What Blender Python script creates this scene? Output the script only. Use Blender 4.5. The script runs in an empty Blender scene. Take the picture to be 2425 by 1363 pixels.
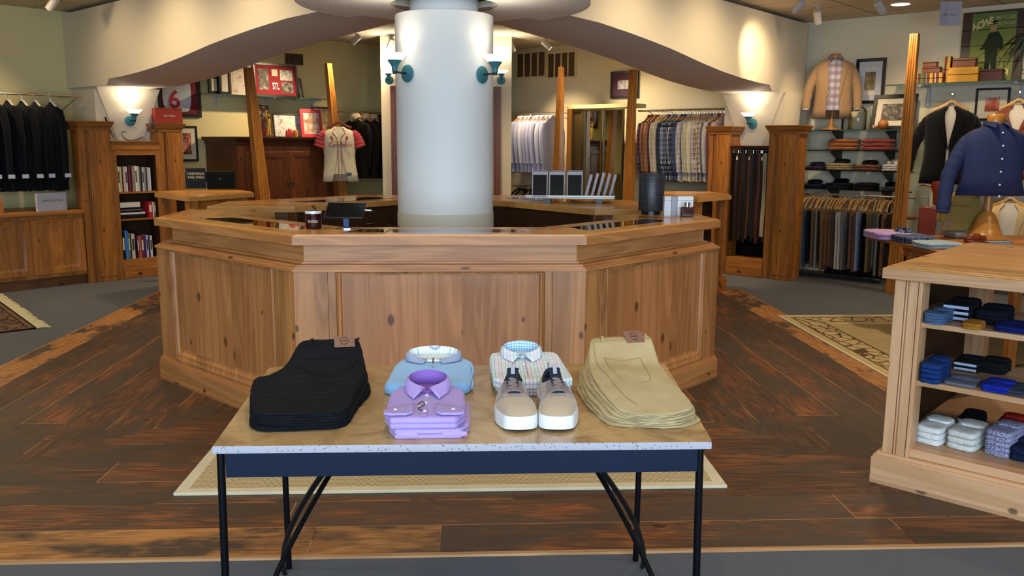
import bpy, math, random
from math import sin, cos, pi, radians, sqrt, atan2, hypot, tan
from mathutils import Vector, Matrix, noise
S = bpy.context.scene
COL = S.collection
# ---------------------------------------------------------------- camera
FPX, CAMH = 2038.4, 1.5
_p, _y, _r = radians(9.5428), radians(2.7322), radians(0.2805)
FW = Vector((sin(_y)*cos(_p), cos(_y)*cos(_p), -sin(_p)))
_R = Vector((cos(_y), -sin(_y), 0)); _U = _R.cross(FW)
RT = _R*cos(_r)+_U*sin(_r); UP = -_R*sin(_r)+_U*cos(_r)
cd = bpy.data.cameras.new('camera'); cam = bpy.data.objects.new('camera', cd); COL.objects.link(cam)
cd.sensor_width = 36; cd.lens = FPX/2425*36; cd.clip_start = .05; cd.clip_end = 100
m = Matrix.Identity(4)
for i in range(3):
    m[i][0], m[i][1], m[i][2] = RT[i], UP[i], -FW[i]
m.translation = Vector((0, 0, CAMH)); cam.matrix_world = m
S.camera = cam
# ---------------------------------------------------------------- light
S.view_settings.view_transform = 'Standard'; S.view_settings.look = 'None'
S.view_settings.gamma = 1; S.view_settings.use_curve_mapping = False
S.view_settings.exposure = 0.35
wd = bpy.data.worlds.new('world'); S.world = wd; wd.use_nodes = True
wd.node_tree.nodes['Background'].inputs[0].default_value = (.55, .72, 1, 1)
wd.node_tree.nodes['Background'].inputs[1].default_value = .6
S.cycles.max_bounces = 6; S.cycles.diffuse_bounces = 4; S.cycles.glossy_bounces = 3
S.cycles.transmission_bounces = 6; S.cycles.transparent_max_bounces = 8
S.cycles.caustics_reflective = False; S.cycles.caustics_refractive = False
S.cycles.sample_clamp_indirect = 4
WARM = (1, .74, .42); WARM2 = (1, .76, .47); DAY = (.62, .8, 1)
def alight(name, loc, size, power, col, direction=(0, 0, -1), sy=None, spread=180):
    d = bpy.data.lights.new(name, 'AREA'); d.energy = power; d.color = col; d.size = size
    if sy: d.shape = 'RECTANGLE'; d.size_y = sy
    d.spread = radians(spread)
    o = bpy.data.objects.new(name, d); COL.objects.link(o); o.location = loc
    o.rotation_euler = Vector(direction).to_track_quat('-Z', 'Y').to_euler(); return o
def slight(name, loc, target, power, col, ang=50, blend=.6, rad=.04):
    d = bpy.data.lights.new(name, 'SPOT'); d.energy = power; d.color = col; d.spot_size = radians(ang)
    d.spot_blend = blend; d.shadow_soft_size = rad
    o = bpy.data.objects.new(name, d); COL.objects.link(o); o.location = loc
    o.rotation_euler = (Vector(target)-Vector(loc)).to_track_quat('-Z', 'Y').to_euler(); return o
# daylight through the shop window behind the camera
alight('daylight', (-.1, -2.6, 1.9), 7.5, 560, DAY, (0, 1, -.05), sy=3.2)
# ---------------------------------------------------------------- measuring: picture point -> world point on a real plane
def ray(px, py): return FW+RT*((px-1212.5)/FPX)-UP*((py-681.5)/FPX)
def onZ(px, py, z):
    d = ray(px, py); return Vector((0, 0, CAMH))+d*((z-CAMH)/d.z)
def onY(px, py, y):
    d = ray(px, py); return Vector((0, 0, CAMH))+d*(y/d.y)
CL, CR, CZ = 14.66, 14.30, 2.88     # left wall y-x=CL, right wall y+x=CR, ceiling height
Q = sqrt(.5)
def onL(px, py, off=0):             # point on the plane parallel to the left wall, off metres in front of it
    d = ray(px, py); t = (CL-off/Q)/(d.y-d.x); return Vector((0, 0, CAMH))+d*t
def onR(px, py, off=0):
    d = ray(px, py); t = (CR-off/Q)/(d.y+d.x); return Vector((0, 0, CAMH))+d*t
def uL(p): return (p.x+p.y)*Q
def uR(p): return (p.x-p.y)*Q
def WL(u, off=0, z=0):              # wall coordinates -> world
    k = CL-off/Q; s = u/Q; return Vector(((s-k)/2, (s+k)/2, z))
def WR(u, off=0, z=0):
    k = CR-off/Q; s = u/Q; return Vector(((k+s)/2, (k-s)/2, z))
SIDE = {'L': (onL, uL, WL, pi/4), 'R': (onR, uR, WR, -pi/4)}
def rect(side, x0, y0, x1, y1, off):
    on, u, W, a = SIDE[side]; ym = (y0+y1)/2; xm = (x0+x1)/2
    return u(on(x0, ym, off)), u(on(x1, ym, off)), on(xm, y1, off).z, on(xm, y0, off).z
# ---------------------------------------------------------------- mesh builder
class M:
    def __init__(s): s.v = []; s.f = []; s.m = []; s.X = None; s.cm = 0
    def pt(s, p):
        p = Vector(p)
        if s.X is not None: p = s.X @ p
        s.v.append(p); return len(s.v)-1
    def face(s, idx): s.f.append(tuple(idx)); s.m.append(s.cm)
    def box(s, x0, x1, y0, y1, z0, z1):
        i = [s.pt((x, y, z)) for z in (z0, z1) for y in (y0, y1) for x in (x0, x1)]
        for a in ((0, 2, 3, 1), (4, 5, 7, 6), (0, 1, 5, 4), (2, 6, 7, 3), (0, 4, 6, 2), (1, 3, 7, 5)): s.face([i[k] for k in a])
        return s
    def prism(s, poly, z0, z1):
        n = len(poly); z0f = z0 if callable(z0) else (lambda x, y: z0); z1f = z1 if callable(z1) else (lambda x, y: z1)
        a = [s.pt((x, y, z0f(x, y))) for x, y in poly]; b = [s.pt((x, y, z1f(x, y))) for x, y in poly]
        s.face(a[::-1]); s.face(b)
        for k in range(n): s.face((a[k], a[(k+1) % n], b[(k+1) % n], b[k]))
        return s
    def rings(s, rr, cap0=True, cap1=True, closed=True):
        I = [[s.pt(p) for p in r] for r in rr]; n = len(I[0])
        for a, b in zip(I, I[1:]):
            for k in range(n if closed else n-1): s.face((a[k], a[(k+1) % n], b[(k+1) % n], b[k]))
        if cap0: s.face(I[0][::-1])
        if cap1: s.face(I[-1])
        return s
    def tube(s, path, r, n=8, cap=True, flat=1.0, up=(0, 0, 1)):
        path = [Vector(p) for p in path]; N = len(path)
        rs = r if isinstance(r, (list, tuple)) else [r]*N; rr = []; pu = None
        for i, p in enumerate(path):
            t = (path[min(i+1, N-1)]-path[max(i-1, 0)]).normalized()
            if pu is None:
                ref = Vector(up)
                if abs(t.dot(ref)) > .95: ref = Vector((1, 0, 0))
                pu = ref
            a = t.cross(pu)
            if a.length < 1e-6: a = t.cross(Vector((0, 1, .1)))
            a.normalize(); b = a.cross(t).normalized(); pu = b
            rr.append([p+a*(rs[i]*cos(2*pi*k/n))+b*(rs[i]*flat*sin(2*pi*k/n)) for k in range(n)])
        return s.rings(rr, cap, cap)
    def lathe(s, prof, n=24, c=(0, 0, 0), sy=1):
        rr = [[(c[0]+max(r, 1e-4)*cos(2*pi*k/n), c[1]+sy*max(r, 1e-4)*sin(2*pi*k/n), c[2]+z) for k in range(n)] for r, z in prof]
        return s.rings(rr)
    def grid(s, fn, nu, nv):
        I = [[s.pt(fn(i/nu, j/nv)) for j in range(nv+1)] for i in range(nu+1)]
        for i in range(nu):
            for j in range(nv): s.face((I[i][j], I[i+1][j], I[i+1][j+1], I[i][j+1]))
        return s
    def build(s, name, mats, parent=None, smooth=35, bev=0, solid=0, sub=0, loc=None, rz=0):
        me = bpy.data.meshes.new(name); me.from_pydata([tuple(v) for v in s.v], [], s.f)
        mats = mats if isinstance(mats, (list, tuple)) else [mats]
        for x in mats: me.materials.append(x)
        me.polygons.foreach_set('material_index', s.m); me.update()
        if smooth:
            me.polygons.foreach_set('use_smooth', [True]*len(me.polygons))
            if smooth < 180: me.set_sharp_from_angle(angle=radians(smooth))
        o = bpy.data.objects.new(name, me); COL.objects.link(o)
        if parent: o.parent = parent
        if loc is not None: o.location = loc
        if rz: o.rotation_euler = (0, 0, rz)
        if solid: q = o.modifiers.new('solid', 'SOLIDIFY'); q.thickness = solid; q.offset = 0
        if bev: q = o.modifiers.new('bev', 'BEVEL'); q.width = bev; q.segments = 2; q.limit_method = 'ANGLE'; q.angle_limit = radians(40)
        if sub: q = o.modifiers.new('sub', 'SUBSURF'); q.levels = sub; q.render_levels = sub
        return o
def thing(name, label, cat, loc=(0, 0, 0), rz=0, group=None, rx=0):
    o = bpy.data.objects.new(name, None); COL.objects.link(o); o.empty_display_size = .05
    o.location = loc; o.rotation_euler = (rx, 0, rz); tag(o, label, cat, group); return o
def tag(o, label, cat, group=None):
    o['label'] = label; o['category'] = cat
    if group: o['group'] = group
    return o
def struct(o): o['kind'] = 'structure'; return o
def kids(o): return [c for c in ALLK.get(o.name, [])] if False else list(o.children)
def copy_tree(o, parent=None):
    c = o.copy(); COL.objects.link(c)
    if parent: c.parent = parent
    for ch in kids(o): copy_tree(ch, c)
    return c
def recolor(o, mapping):            # same shapes, another cloth
    for c in [o]+list(o.children_recursive):
        if c.type == 'MESH':
            c.data = c.data.copy()
            for i, mt in enumerate(c.data.materials):
                if mt.name in mapping: c.data.materials[i] = mapping[mt.name]
def nz(x, y, z=0.0): return noise.noise(Vector((x, y, z)))
def smooth_poly(poly, it=2, n=56):
    P = [Vector((a, b)) for a, b in poly]
    for _ in range(it):
        N = len(P); P = [q for k in range(N) for q in (P[k]*.8+P[(k+1) % N]*.2, P[k]*.2+P[(k+1) % N]*.8)]
    L = [0]
    for k in range(len(P)): L.append(L[-1]+(P[(k+1) % len(P)]-P[k]).length)
    out = []; j = 0
    for k in range(n):
        t = L[-1]*k/n
        while L[j+1] < t: j += 1
        s_ = (t-L[j])/max(L[j+1]-L[j], 1e-9); out.append(P[j].lerp(P[(j+1) % len(P)], s_))
    return out
def pad(mb, poly, z0, h, rnd=None, bulge=.004, amp=.0015, seed=0, zf=None, it=2, n=56, groove=0, freq=14, edge=0.0):
    """a folded piece of cloth: rounded rim, soft top; groove cuts a fold line round the side"""
    rnd = rnd or h*.5; B = smooth_poly(poly, it, n); c = sum(B, Vector((0, 0)))/len(B)
    zf = zf or (lambda x, y: 0)
    if groove: lev = [(0, rnd*.6), (.1, rnd*.15), (.28, 0), (.42, rnd*.12), (.5, groove), (.58, rnd*.12), (.75, 0), (.9, rnd*.25), (1, rnd*.9)]
    else: lev = [(0, rnd*.7), (.12, rnd*.2), (.4, 0), (.65, rnd*.05), (.88, rnd*.35), (1, rnd)]
    rr = []
    def P(b, inset, fr, top):
        d = (b-c); L = d.length; q = c+d*max(0, (L-inset)/L)*fr
        z = z0+h*top+zf(q.x, q.y)*top
        k = nz(q.x*freq+seed*3.1, q.y*freq, seed*1.7+top*2)
        if top > .3: z += amp*k*(1+2*(1-fr))
        if top >= 1: z += bulge*(1-fr*fr)
        e = edge*nz(b.x*30+seed, b.y*30, top*4)
        return Vector((q.x+d.x/L*e, q.y+d.y/L*e, z))
    rr.append([P(b, 0, .3, 0) for b in B])
    for t, i_ in lev: rr.append([P(b, i_, 1, t) for b in B])
    for fr in (.9, .75, .55, .35, .15, .02): rr.append([P(b, rnd, fr, 1) for b in B])
    mb.rings(rr); return mb
# ---------------------------------------------------------------- materials
def lin(c):
    if isinstance(c, str): c = [int(c[i:i+2], 16) for i in (0, 2, 4)]
    return tuple(((v/255)/12.92 if v/255 <= .04045 else ((v/255+.055)/1.055)**2.4) for v in c)+(1,)
class NT:
    def __init__(s, name):
        s.mat = bpy.data.materials.new(name); s.mat.use_nodes = True; s.t = s.mat.node_tree
        s.b = s.t.nodes['Principled BSDF']
    def n(s, typ, ins=None, **kw):
        x = s.t.nodes.new(typ)
        for k, v in kw.items(): setattr(x, k, v)
        for k, v in (ins or {}).items():
            if hasattr(v, 'is_output') or hasattr(v, 'links'): s.t.links.new(v, x.inputs[k])
            else: x.inputs[k].default_value = v
        return x
    def math(s, op, a, b=None, c=None):
        i = {0: a}
        if b is not None: i[1] = b
        if c is not None: i[2] = c
        return s.n('ShaderNodeMath', i, operation=op).outputs[0]
    def mix(s, f, a, b, mode='MIX'):
        x = s.n('ShaderNodeMix', data_type='RGBA', blend_type=mode)
        for k, v in ((0, f), (6, a), (7, b)):
            if hasattr(v, 'links'): s.t.links.new(v, x.inputs[k])
            else: x.inputs[k].default_value = v
        return x.outputs[2]
    def co(s, kind='Object'): return s.n('ShaderNodeTexCoord').outputs[kind]
    def sep(s, v): return s.n('ShaderNodeSeparateXYZ', {0: v}).outputs
    def comb(s, x, y, z): return s.n('ShaderNodeCombineXYZ', {0: x, 1: y, 2: z}).outputs[0]
    def noise(s, v, sc, det=3, rough=.5, dist=0): return s.n('ShaderNodeTexNoise', {'Vector': v, 'Scale': sc, 'Detail': det, 'Roughness': rough, 'Distortion': dist}).outputs
    def ramp(s, f, pts):
        x = s.n('ShaderNodeValToRGB', {0: f}); e = x.color_ramp.elements
        while len(e) < len(pts): e.new(.5)
        for q, (p, c) in zip(e, pts): q.position = p; q.color = c if len(c) == 4 else (*c, 1)
        return x.outputs[0]
    def set(s, **kw):
        for k, v in kw.items():
            k = k.replace('_', ' ')
            if hasattr(v, 'links'): s.t.links.new(v, s.b.inputs[k])
            else: s.b.inputs[k].default_value = v
        return s.mat
    def bump(s, h, st=.3, d=.01):
        x = s.n('ShaderNodeBump', {'Height': h, 'Strength': st, 'Distance': d}); s.t.links.new(x.outputs[0], s.b.inputs['Normal'])
def plain(name, c, rough=.5, metal=0, var=0.0, vs=8, **kw):
    t = NT(name); c = lin(c)
    if var:
        f = t.noise(t.co(), vs, 4)[0]; d = tuple(x*(1-var) for x in c[:3])+(1,); u = tuple(min(1, x*(1+var)) for x in c[:3])+(1,)
        t.set(Base_Color=t.mix(f, d, u))
    else: t.set(Base_Color=c)
    if max(c[:3]) < .06 and rough > .45 and not metal: kw['Specular_IOR_Level'] = .15
    return t.set(Roughness=rough, Metallic=metal, **kw)
def emis(name, c, st):
    t = NT(name); return t.set(Base_Color=(.9, .9, .88, 1), Emission_Color=lin(c), Emission_Strength=st, Roughness=.4)
def wood(name, base, dark, axis=2, w=.12, rough=.42, knots=.55, rnd=.28, seed=0.0, ring=1.0):
    """boards with long grain, board-to-board variation and dark knots"""
    t = NT(name); o = t.sep(t.co()); ax = [0, 1, 2]; ax.remove(axis)
    al, a, b = o[axis], o[ax[0]], o[ax[1]]
    u = t.math('ADD', a, t.math('MULTIPLY', b, .83 if axis != 2 else 1.0))
    bi = t.math('FLOOR', t.math('DIVIDE', t.math('ADD', u, seed), w))
    wn = t.n('ShaderNodeTexWhiteNoise', {'W': bi}, noise_dimensions='1D'); r = wn.outputs['Value']
    off = t.math('MULTIPLY', r, 9)
    v = t.comb(a, b, t.math('ADD', t.math('MULTIPLY', al, .07), off))
    g1 = t.noise(v, 7, 2, .5, .6)[0]
    rings = t.math('SINE', t.math('MULTIPLY', g1, 46*ring)); rings = t.math('MULTIPLY_ADD', rings, .5, .5)
    g2 = t.noise(v, 70, 3, .6)[0]
    f = t.math('ADD', t.math('MULTIPLY', rings, .42), t.math('MULTIPLY', g2, .55))
    base, dark = lin(base), lin(dark)
    c = t.mix(f, base, dark)
    big = t.noise(t.comb(t.math('MULTIPLY', a, 1.6), t.math('MULTIPLY', b, 1.6), t.math('ADD', t.math('MULTIPLY', al, .5), off)), 2.4, 3)[0]
    c = t.mix(t.math('MULTIPLY', big, .35), c, tuple(x*.62 for x in base[:3])+(1,))
    vv = t.comb(u, t.math('ADD', t.math('MULTIPLY', al, .62), off), 0)
    vo = t.n('ShaderNodeTexVoronoi', {'Vector': vv, 'Scale': 4.2, 'Randomness': 1.0}, feature='F1', voronoi_dimensions='2D')
    keep = t.math('LESS_THAN', t.sep(vo.outputs['Color'])[0], knots)
    sz = t.math('MULTIPLY_ADD', t.sep(vo.outputs['Color'])[1], .07, .028)
    k = t.math('MULTIPLY', keep, t.n('ShaderNodeMapRange', {0: vo.outputs['Distance'], 1: t.math('MULTIPLY', sz, .55), 2: sz, 3: 1.0, 4: 0.0}).outputs[0])
    c = t.mix(t.math('MULTIPLY', k, .85), c, tuple(x*.22 for x in dark[:3])+(1,))
    c = t.mix(1.0, c, t.mix(r, (1-rnd,)*3+(1,), (1+rnd*.5,)*3+(1,)), 'MULTIPLY')
    t.bump(f, .12, .004)
    return t.set(Base_Color=c, Roughness=rough)
def fabric(name, c, c2=None, rough=.95, sc=60, **kw):
    t = NT(name); c = lin(c); c2 = lin(c2) if c2 else tuple(x*.72 for x in c[:3])+(1,)
    f = t.noise(t.co(), 9, 4)[0]; g = t.noise(t.co(), sc*6, 2)[0]
    t.bump(g, .25, .002)
    sh = kw.pop('sheen', .1 if max(c[:3]) > .06 else 0.0); lo = {'Specular_IOR_Level': .15} if max(c[:3]) < .06 else {}
    return t.set(Base_Color=t.mix(f, c, c2), Roughness=rough, Sheen_Weight=sh, **lo, **kw)
def check(name, base, bands, axes=(0, 2), rough=.9):
    """woven check: bands = [(which axis 0/1, period, width, colour, strength, phase)]"""
    t = NT(name); o = t.sep(t.co()); c = lin(base)
    wob = t.noise(t.co(), 6, 2)[0]
    for wh, per, wid, col, st, ph in bands:
        a = t.math('ADD', t.math('ADD', o[axes[wh]], ph), t.math('MULTIPLY', wob, .012))
        fr = t.math('FRACT', t.math('DIVIDE', a, per))
        k = t.math('MULTIPLY', t.math('LESS_THAN', fr, wid/per), st)
        c = t.mix(k, c, lin(col))
    return t.set(Base_Color=c, Roughness=rough)
def picture(name, cols, sc=9, seed=0, axes=(0, 2)):
    """a photographic print seen from afar: soft patches of a few tones"""
    t = NT(name); o = t.sep(t.co()); v = t.comb(t.math('ADD', o[axes[0]], seed), o[axes[1]], seed)
    f = t.noise(v, sc, 5, .65, .3)[0]; n = len(cols); pts = [(.30+.42*i/(n-1), lin(c)) for i, c in enumerate(cols)]
    return t.set(Base_Color=t.ramp(f, pts), Roughness=.55, Specular_IOR_Level=.15)
def glass(name, tint=(.96, .99, .975), rough=.02, a=.12):
    """thin clear glass"""
    t = NT(name); tr = t.n('ShaderNodeBsdfTransparent', {0: (*tint, 1)}); gl = t.n('ShaderNodeBsdfGlossy', {0: (1, 1, 1, 1), 1: rough})
    fr = t.n('ShaderNodeFresnel', {0: 1.45}); mx = t.n('ShaderNodeMixShader', {0: fr.outputs[0], 1: tr.outputs[0], 2: gl.outputs[0]})
    out = t.t.nodes['Material Output']; t.t.links.new(mx.outputs[0], out.inputs[0]); return t.mat
PINE = ('C48850', '8E5628'); PINEW = ('BC7830', '84481A')  # second pair is the same pine with warm lamplight put into its colour
m_pine = wood('pine_upright', *PINE, 2, .11); m_pineh = wood('pine_level', *PINE, 0, .35, knots=.35)
m_pineh2 = wood('pine_crosswise', *PINE, 1, .35, knots=.35)
m_hon = wood('warmlit_pine_upright', *PINEW, 2, .12); m_pinelith = wood('warmlit_pine_level', *PINEW, 0, .3, knots=.4)
m_top = wood('pine_top', 'D8A25C', 'B87C38', 0, .3, rough=.22, knots=.2); m_top2 = wood('pine_top_crosswise', 'D8A25C', 'B87C38', 1, .3, rough=.22, knots=.2)
m_arm = wood('dark_armoire_wood', '6E3A1A', '43200C', 2, .2, rough=.35)
m_armh = wood('dark_armoire_wood_level', '5E2F16', '3A1B0B', 0, .3, rough=.35)
m_post = wood('orange_post_wood', 'C8863C', '965818', 2, .4, rough=.3, knots=.25)
m_dkin = plain('dark_cupboard_inside', '3A2412', .7)
m_wall = plain('cream_wall_paint', 'D8C890', .85, var=.03, vs=3); m_wallg = plain('pale_wall_paint', 'D6CCAE', .85, var=.03, vs=3)
m_beam = plain('arch_plaster', 'DDD0B4', .85, var=.02, vs=3); m_under = plain('arch_plaster_shaded', 'BFAF9E', .85)  # underside is the same plaster with its shade put into the colour
m_white = plain('column_plaster', 'E6E4DE', .6, var=.02, vs=2)
m_teal = plain('verdigris_metal', '3F7F86', .55, .3, var=.35, vs=60); m_bronze = plain('dark_bronze_metal', '2A3A3C', .45, .6)
m_chrome = plain('chrome_metal', 'D8D8D8', .18, 1); m_steel = plain('dark_steel', '1B1D22', .4, .6)
m_blackp = plain('black_plastic', '0C0C0E', .35); m_screen = plain('dark_screen_glass', '050608', .08)
m_paper = plain('white_paper', 'E8E6E0', .7); m_cream = plain('cream_card', 'E2D9C0', .7)
m_shade = emis('frosted_glass_shade', 'FFF4E2', 1.6)
m_bulb = emis('downlight_bulb', 'FFF2DC', 14)
m_glass = glass('clear_glass'); m_glassd = glass('counter_glass', (.75, .82, .8), .03)
m_blk = plain('black_frame_wood', '141010', .35); m_brk = plain('brown_leather', '6E3018', .35, var=.25, vs=12)
# ================================================================ ROOM
def mk_carpet():
    t = NT('grey_carpet'); o = t.sep(t.co()); f = t.noise(t.co(), 2.5, 4)[0]; g = t.noise(t.co(), 220, 2)[0]
    rib = t.math('MULTIPLY_ADD', t.math('SINE', t.math('MULTIPLY', t.math('ADD', o[0], t.math('MULTIPLY', g, .004)), 900)), .5, .5)
    c = t.mix(t.math('MULTIPLY', g, .7), lin('686C74'), lin('3C4048')); c = t.mix(t.math('MULTIPLY', f, .35), c, lin('4A4237'))
    c = t.mix(t.math('MULTIPLY', rib, .3), c, lin('26282D')); t.bump(t.math('ADD', g, rib), .5, .004)
    return t.set(Base_Color=c, Roughness=1.0)
m_carpet = mk_carpet()
def mk_floor():
    """old boards: along x in front, along y at the sides, mitred from the corners"""
    t = NT('old_plank_floor'); o = t.sep(t.co())
    x, y = o[0], t.math('SUBTRACT', o[1], 2.975)
    dx = t.math('SUBTRACT', 2.97, t.math('ABSOLUTE', t.math('ADD', x, .18)))   # distance from the long side
    side = t.math('GREATER_THAN', y, dx)
    ac = t.math('ADD', t.math('MULTIPLY', side, dx), t.math('MULTIPLY', t.math('SUBTRACT', 1, side), y))
    al = t.math('ADD', t.math('MULTIPLY', side, y), t.math('MULTIPLY', t.math('SUBTRACT', 1, side), x))
    W = .245; q = t.math('DIVIDE', ac, W); bi = t.math('FLOOR', q); fr = t.math('FRACT', q)
    bi = t.math('ADD', bi, t.math('MULTIPLY', side, 37))
    r0 = t.n('ShaderNodeTexWhiteNoise', {'W': bi}, noise_dimensions='1D').outputs['Value']
    sg = t.math('DIVIDE', t.math('ADD', al, t.math('MULTIPLY', r0, 5)), 2.3); si = t.math('FLOOR', sg); sf = t.math('FRACT', sg)
    r = t.n('ShaderNodeTexWhiteNoise', {'W': t.math('ADD', t.math('MULTIPLY', bi, 7.3), t.math('MULTIPLY', si, 3.1))}, noise_dimensions='1D').outputs['Value']
    off = t.math('MULTIPLY', r, 30); v = t.comb(ac, t.math('ADD', t.math('MULTIPLY', al, .09), off), off)
    g = t.noise(v, 6, 3, .55, 1.0)[0]; rings = t.math('MULTIPLY_ADD', t.math('SINE', t.math('MULTIPLY', g, 75)), .5, .5)
    fine = t.noise(t.comb(ac, t.math('MULTIPLY', al, .06), off), 90, 3)[0]
    wear = t.noise(t.comb(ac, t.math('MULTIPLY', al, .35), off), 3.2, 5, .7)[0]
    c = t.mix(t.math('MULTIPLY', t.math('ADD', rings, fine), .5), lin('6A4529'), lin('2E1B10'))
    c = t.mix(t.n('ShaderNodeMapRange', {0: t.math('ADD', wear, t.math('MULTIPLY', r, .22)), 1: .56, 2: .76}).outputs[0], c, t.mix(rings, lin('8A5228'), lin('562E18')))
    c = t.mix(t.n('ShaderNodeMapRange', {0: t.math('SUBTRACT', wear, t.math('MULTIPLY', r, .2)), 1: .46, 2: .34, 3: 0.0, 4: .8}).outputs[0], c, lin('3E342A'))
    c = t.mix(1.0, c, t.mix(r, (.62, .62, .62, 1), (1.05, 1, .95, 1)), 'MULTIPLY')
    vo = t.n('ShaderNodeTexVoronoi', {'Vector': t.comb(ac, t.math('MULTIPLY', al, .6), off), 'Scale': 3}); k = t.math('LESS_THAN', vo.outputs['Distance'], .05)
    c = t.mix(t.math('MULTIPLY', k, .75), c, lin('120A06'))
    fb = t.math('LESS_THAN', q, 1.0)
    m1 = t.math('MULTIPLY', t.math('MULTIPLY', side, fb), t.n('ShaderNodeMapRange', {0: t.noise(t.comb(ac, t.math('MULTIPLY', al, .5), 3.3), 3.4, 5, .7)[0], 1: .44, 2: .50}).outputs[0])
    m2 = t.math('MULTIPLY', t.math('MULTIPLY', t.math('SUBTRACT', 1, side), fb), t.math('MULTIPLY', t.math('LESS_THAN', x, -.12), t.n('ShaderNodeMapRange', {0: wear, 1: .38, 2: .5}).outputs[0]))
    c = t.mix(t.math('MULTIPLY', t.math('ADD', m1, m2), .85), c, t.mix(t.math('MULTIPLY', t.math('ADD', rings, fine), .5), lin('BE8446'), lin('7E4E24')))
    seam = t.math('MAXIMUM', t.math('LESS_THAN', fr, .018), t.math('LESS_THAN', sf, .002))
    c = t.mix(t.math('MULTIPLY', seam, .8), c, t.mix(t.math('GREATER_THAN', t.math('ADD', wear, t.math('MULTIPLY', r, .25)), .62), lin('1A0F08'), lin('A87C4C')))
    t.bump(t.math('SUBTRACT', fine, seam), .25, .004)
    return t.set(Base_Color=c, Roughness=t.math('MULTIPLY_ADD', fine, .35, .34))
m_floor = mk_floor()
XL, XR_, YF, YB = -3.15, 2.79, 2.975, 8.75
b = M(); b.prism([(-7.2, -1), (7.2, -1), (7.2, 7.5), (.2, 14.7), (-7.2, 7.5)], -.1, 0); struct(b.build('floor', m_carpet, smooth=0))
b = M(); b.prism([(XL, YF), (XR_, YF), (XR_, YB), (XL, YB)], 0, .006); struct(b.build('floor_planks', m_floor, smooth=0))
m_strip = wood('threshold_wood', 'C89A6A', '8A5A34', 0, .3)
b = M(); b.box(XL-.02, XR_+.02, YF-.012, YF+.008, 0, .010); struct(b.build('trim_1', m_strip, smooth=0))
b = M(); b.box(XL-.012, XL+.004, YF, YB, 0, .009); struct(b.build('trim_2', m_strip, smooth=0))
b = M(); b.box(XR_-.004, XR_+.012, YF, YB, 0, .009); struct(b.build('trim_3', m_strip, smooth=0))
def wallseg(name, a, c, z0, z1, mt, th=.12):
    a = Vector(a); c = Vector(c); d = (c-a).normalized(); n = Vector((-d.y, d.x))*th
    b = M(); b.prism([tuple(a), tuple(c), tuple(c+n), tuple(a+n)], z0, z1); return struct(b.build(name, mt, smooth=0))
ZC = 2.915
def mk_ceil():
    t = NT('ceiling_tiles'); o = t.sep(t.co())
    a = t.math('DIVIDE', t.math('ADD', o[0], o[1]), .61*1.414); c = t.math('DIVIDE', t.math('SUBTRACT', o[0], o[1]), 1.22*1.414)
    l = t.math('MAXIMUM', t.math('LESS_THAN', t.math('FRACT', a), .025), t.math('LESS_THAN', t.math('FRACT', c), .0125))
    f = t.noise(t.co(), 30, 3)[0]
    return t.set(Base_Color=t.mix(l, t.mix(f, lin('CBBFA6'), lin('BBAD92')), lin('6A5A42')), Roughness=.9)
m_ceil = mk_ceil()
b = M(); b.prism([(-7.2, -1), (7.2, -1), (7.2, 7.5), (.2, 14.9), (-7.2, 7.5)], ZC, ZC+.1); struct(b.build('ceiling', m_ceil, smooth=0))
cx = (CR-CL)/2; cy = (CR+CL)/2
wallseg('wall_left', (cx, cy), (-7.1, CL-7.1), 0, ZC, m_wall, -.12)
wallseg('wall_right', (cx, cy), (7.1, CR-7.1), 0, ZC, m_wallg, .12)
wallseg('wall_west', (-7.1, CL-7.1), (-7.1, -.9), 0, ZC, m_wall, -.12)
wallseg('wall_east', (7.1, CR-7.1), (7.1, -.9), 0, ZC, m_wallg, .12)
b = M(); b.box(-7.1, 7.1, -.95, -.8, 2.62, ZC); b.box(-7.1, 7.1, -.95, -.8, 0, .25); b.box(-7.1, -3.4, -.95, -.8, .25, 2.62); b.box(3.3, 7.1, -.95, -.8, .25, 2.62)
struct(b.build('wall_front', m_wall, smooth=0))
# pier in the far corner
b = M(); b.prism([(-1.215, 12.0), (.553, 12.0), (.553, 13.7), (cx, cy-.02), (-1.215, 13.4)], 0, ZC); struct(b.build('wall_back_pier', m_beam, smooth=0))
# the column in the middle
CC = Vector((-.182, 6.15)); CRAD = .337
b = M(); b.lathe([(CRAD, 0), (CRAD, 2.350), (CRAD-.003, 2.355), (.05, 2.356)], 64, (CC.x, CC.y, 0)); col = struct(b.build('column', m_white))
m_beige = plain('beige_base_paint', 'CFC8B4', .6)
b = M(); b.lathe([(CRAD+.004, 0), (CRAD+.004, 1.015), (CRAD+.0005, 1.02)], 64, (CC.x, CC.y, 0)); b.build('column_base', m_beige, col)
b = M(); b.lathe([(.235, 2.3), (.235, 2.9)], 48, (CC.x, CC.y, 0)); b.build('column_neck', m_white, col)
b = M(); b.lathe([(.3648, 2.475), (.3648, 2.49), (.0001, 2.491)], 64, (CC.x, CC.y, 0)); b.build('recess_shade_cap', plain('painted_recess_shade', '1C1C26', .9), col)  # plate added to close the hole; its near-black stands for shade
# lowered round ceiling with a hole the column runs through
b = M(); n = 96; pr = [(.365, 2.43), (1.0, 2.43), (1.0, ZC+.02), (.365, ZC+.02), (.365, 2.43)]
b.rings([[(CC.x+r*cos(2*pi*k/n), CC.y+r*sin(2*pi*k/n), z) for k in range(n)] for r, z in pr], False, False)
b.m = [1 if i >= 3*n else 0 for i in range(len(b.f))]; struct(b.build('ceiling_disc', [plain('disc_plaster', 'ECE8E2', .85), plain('painted_hole_shade', '17171E', .9)], smooth=30))  # inner wall near-black: shade of the hole put into the colour
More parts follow.
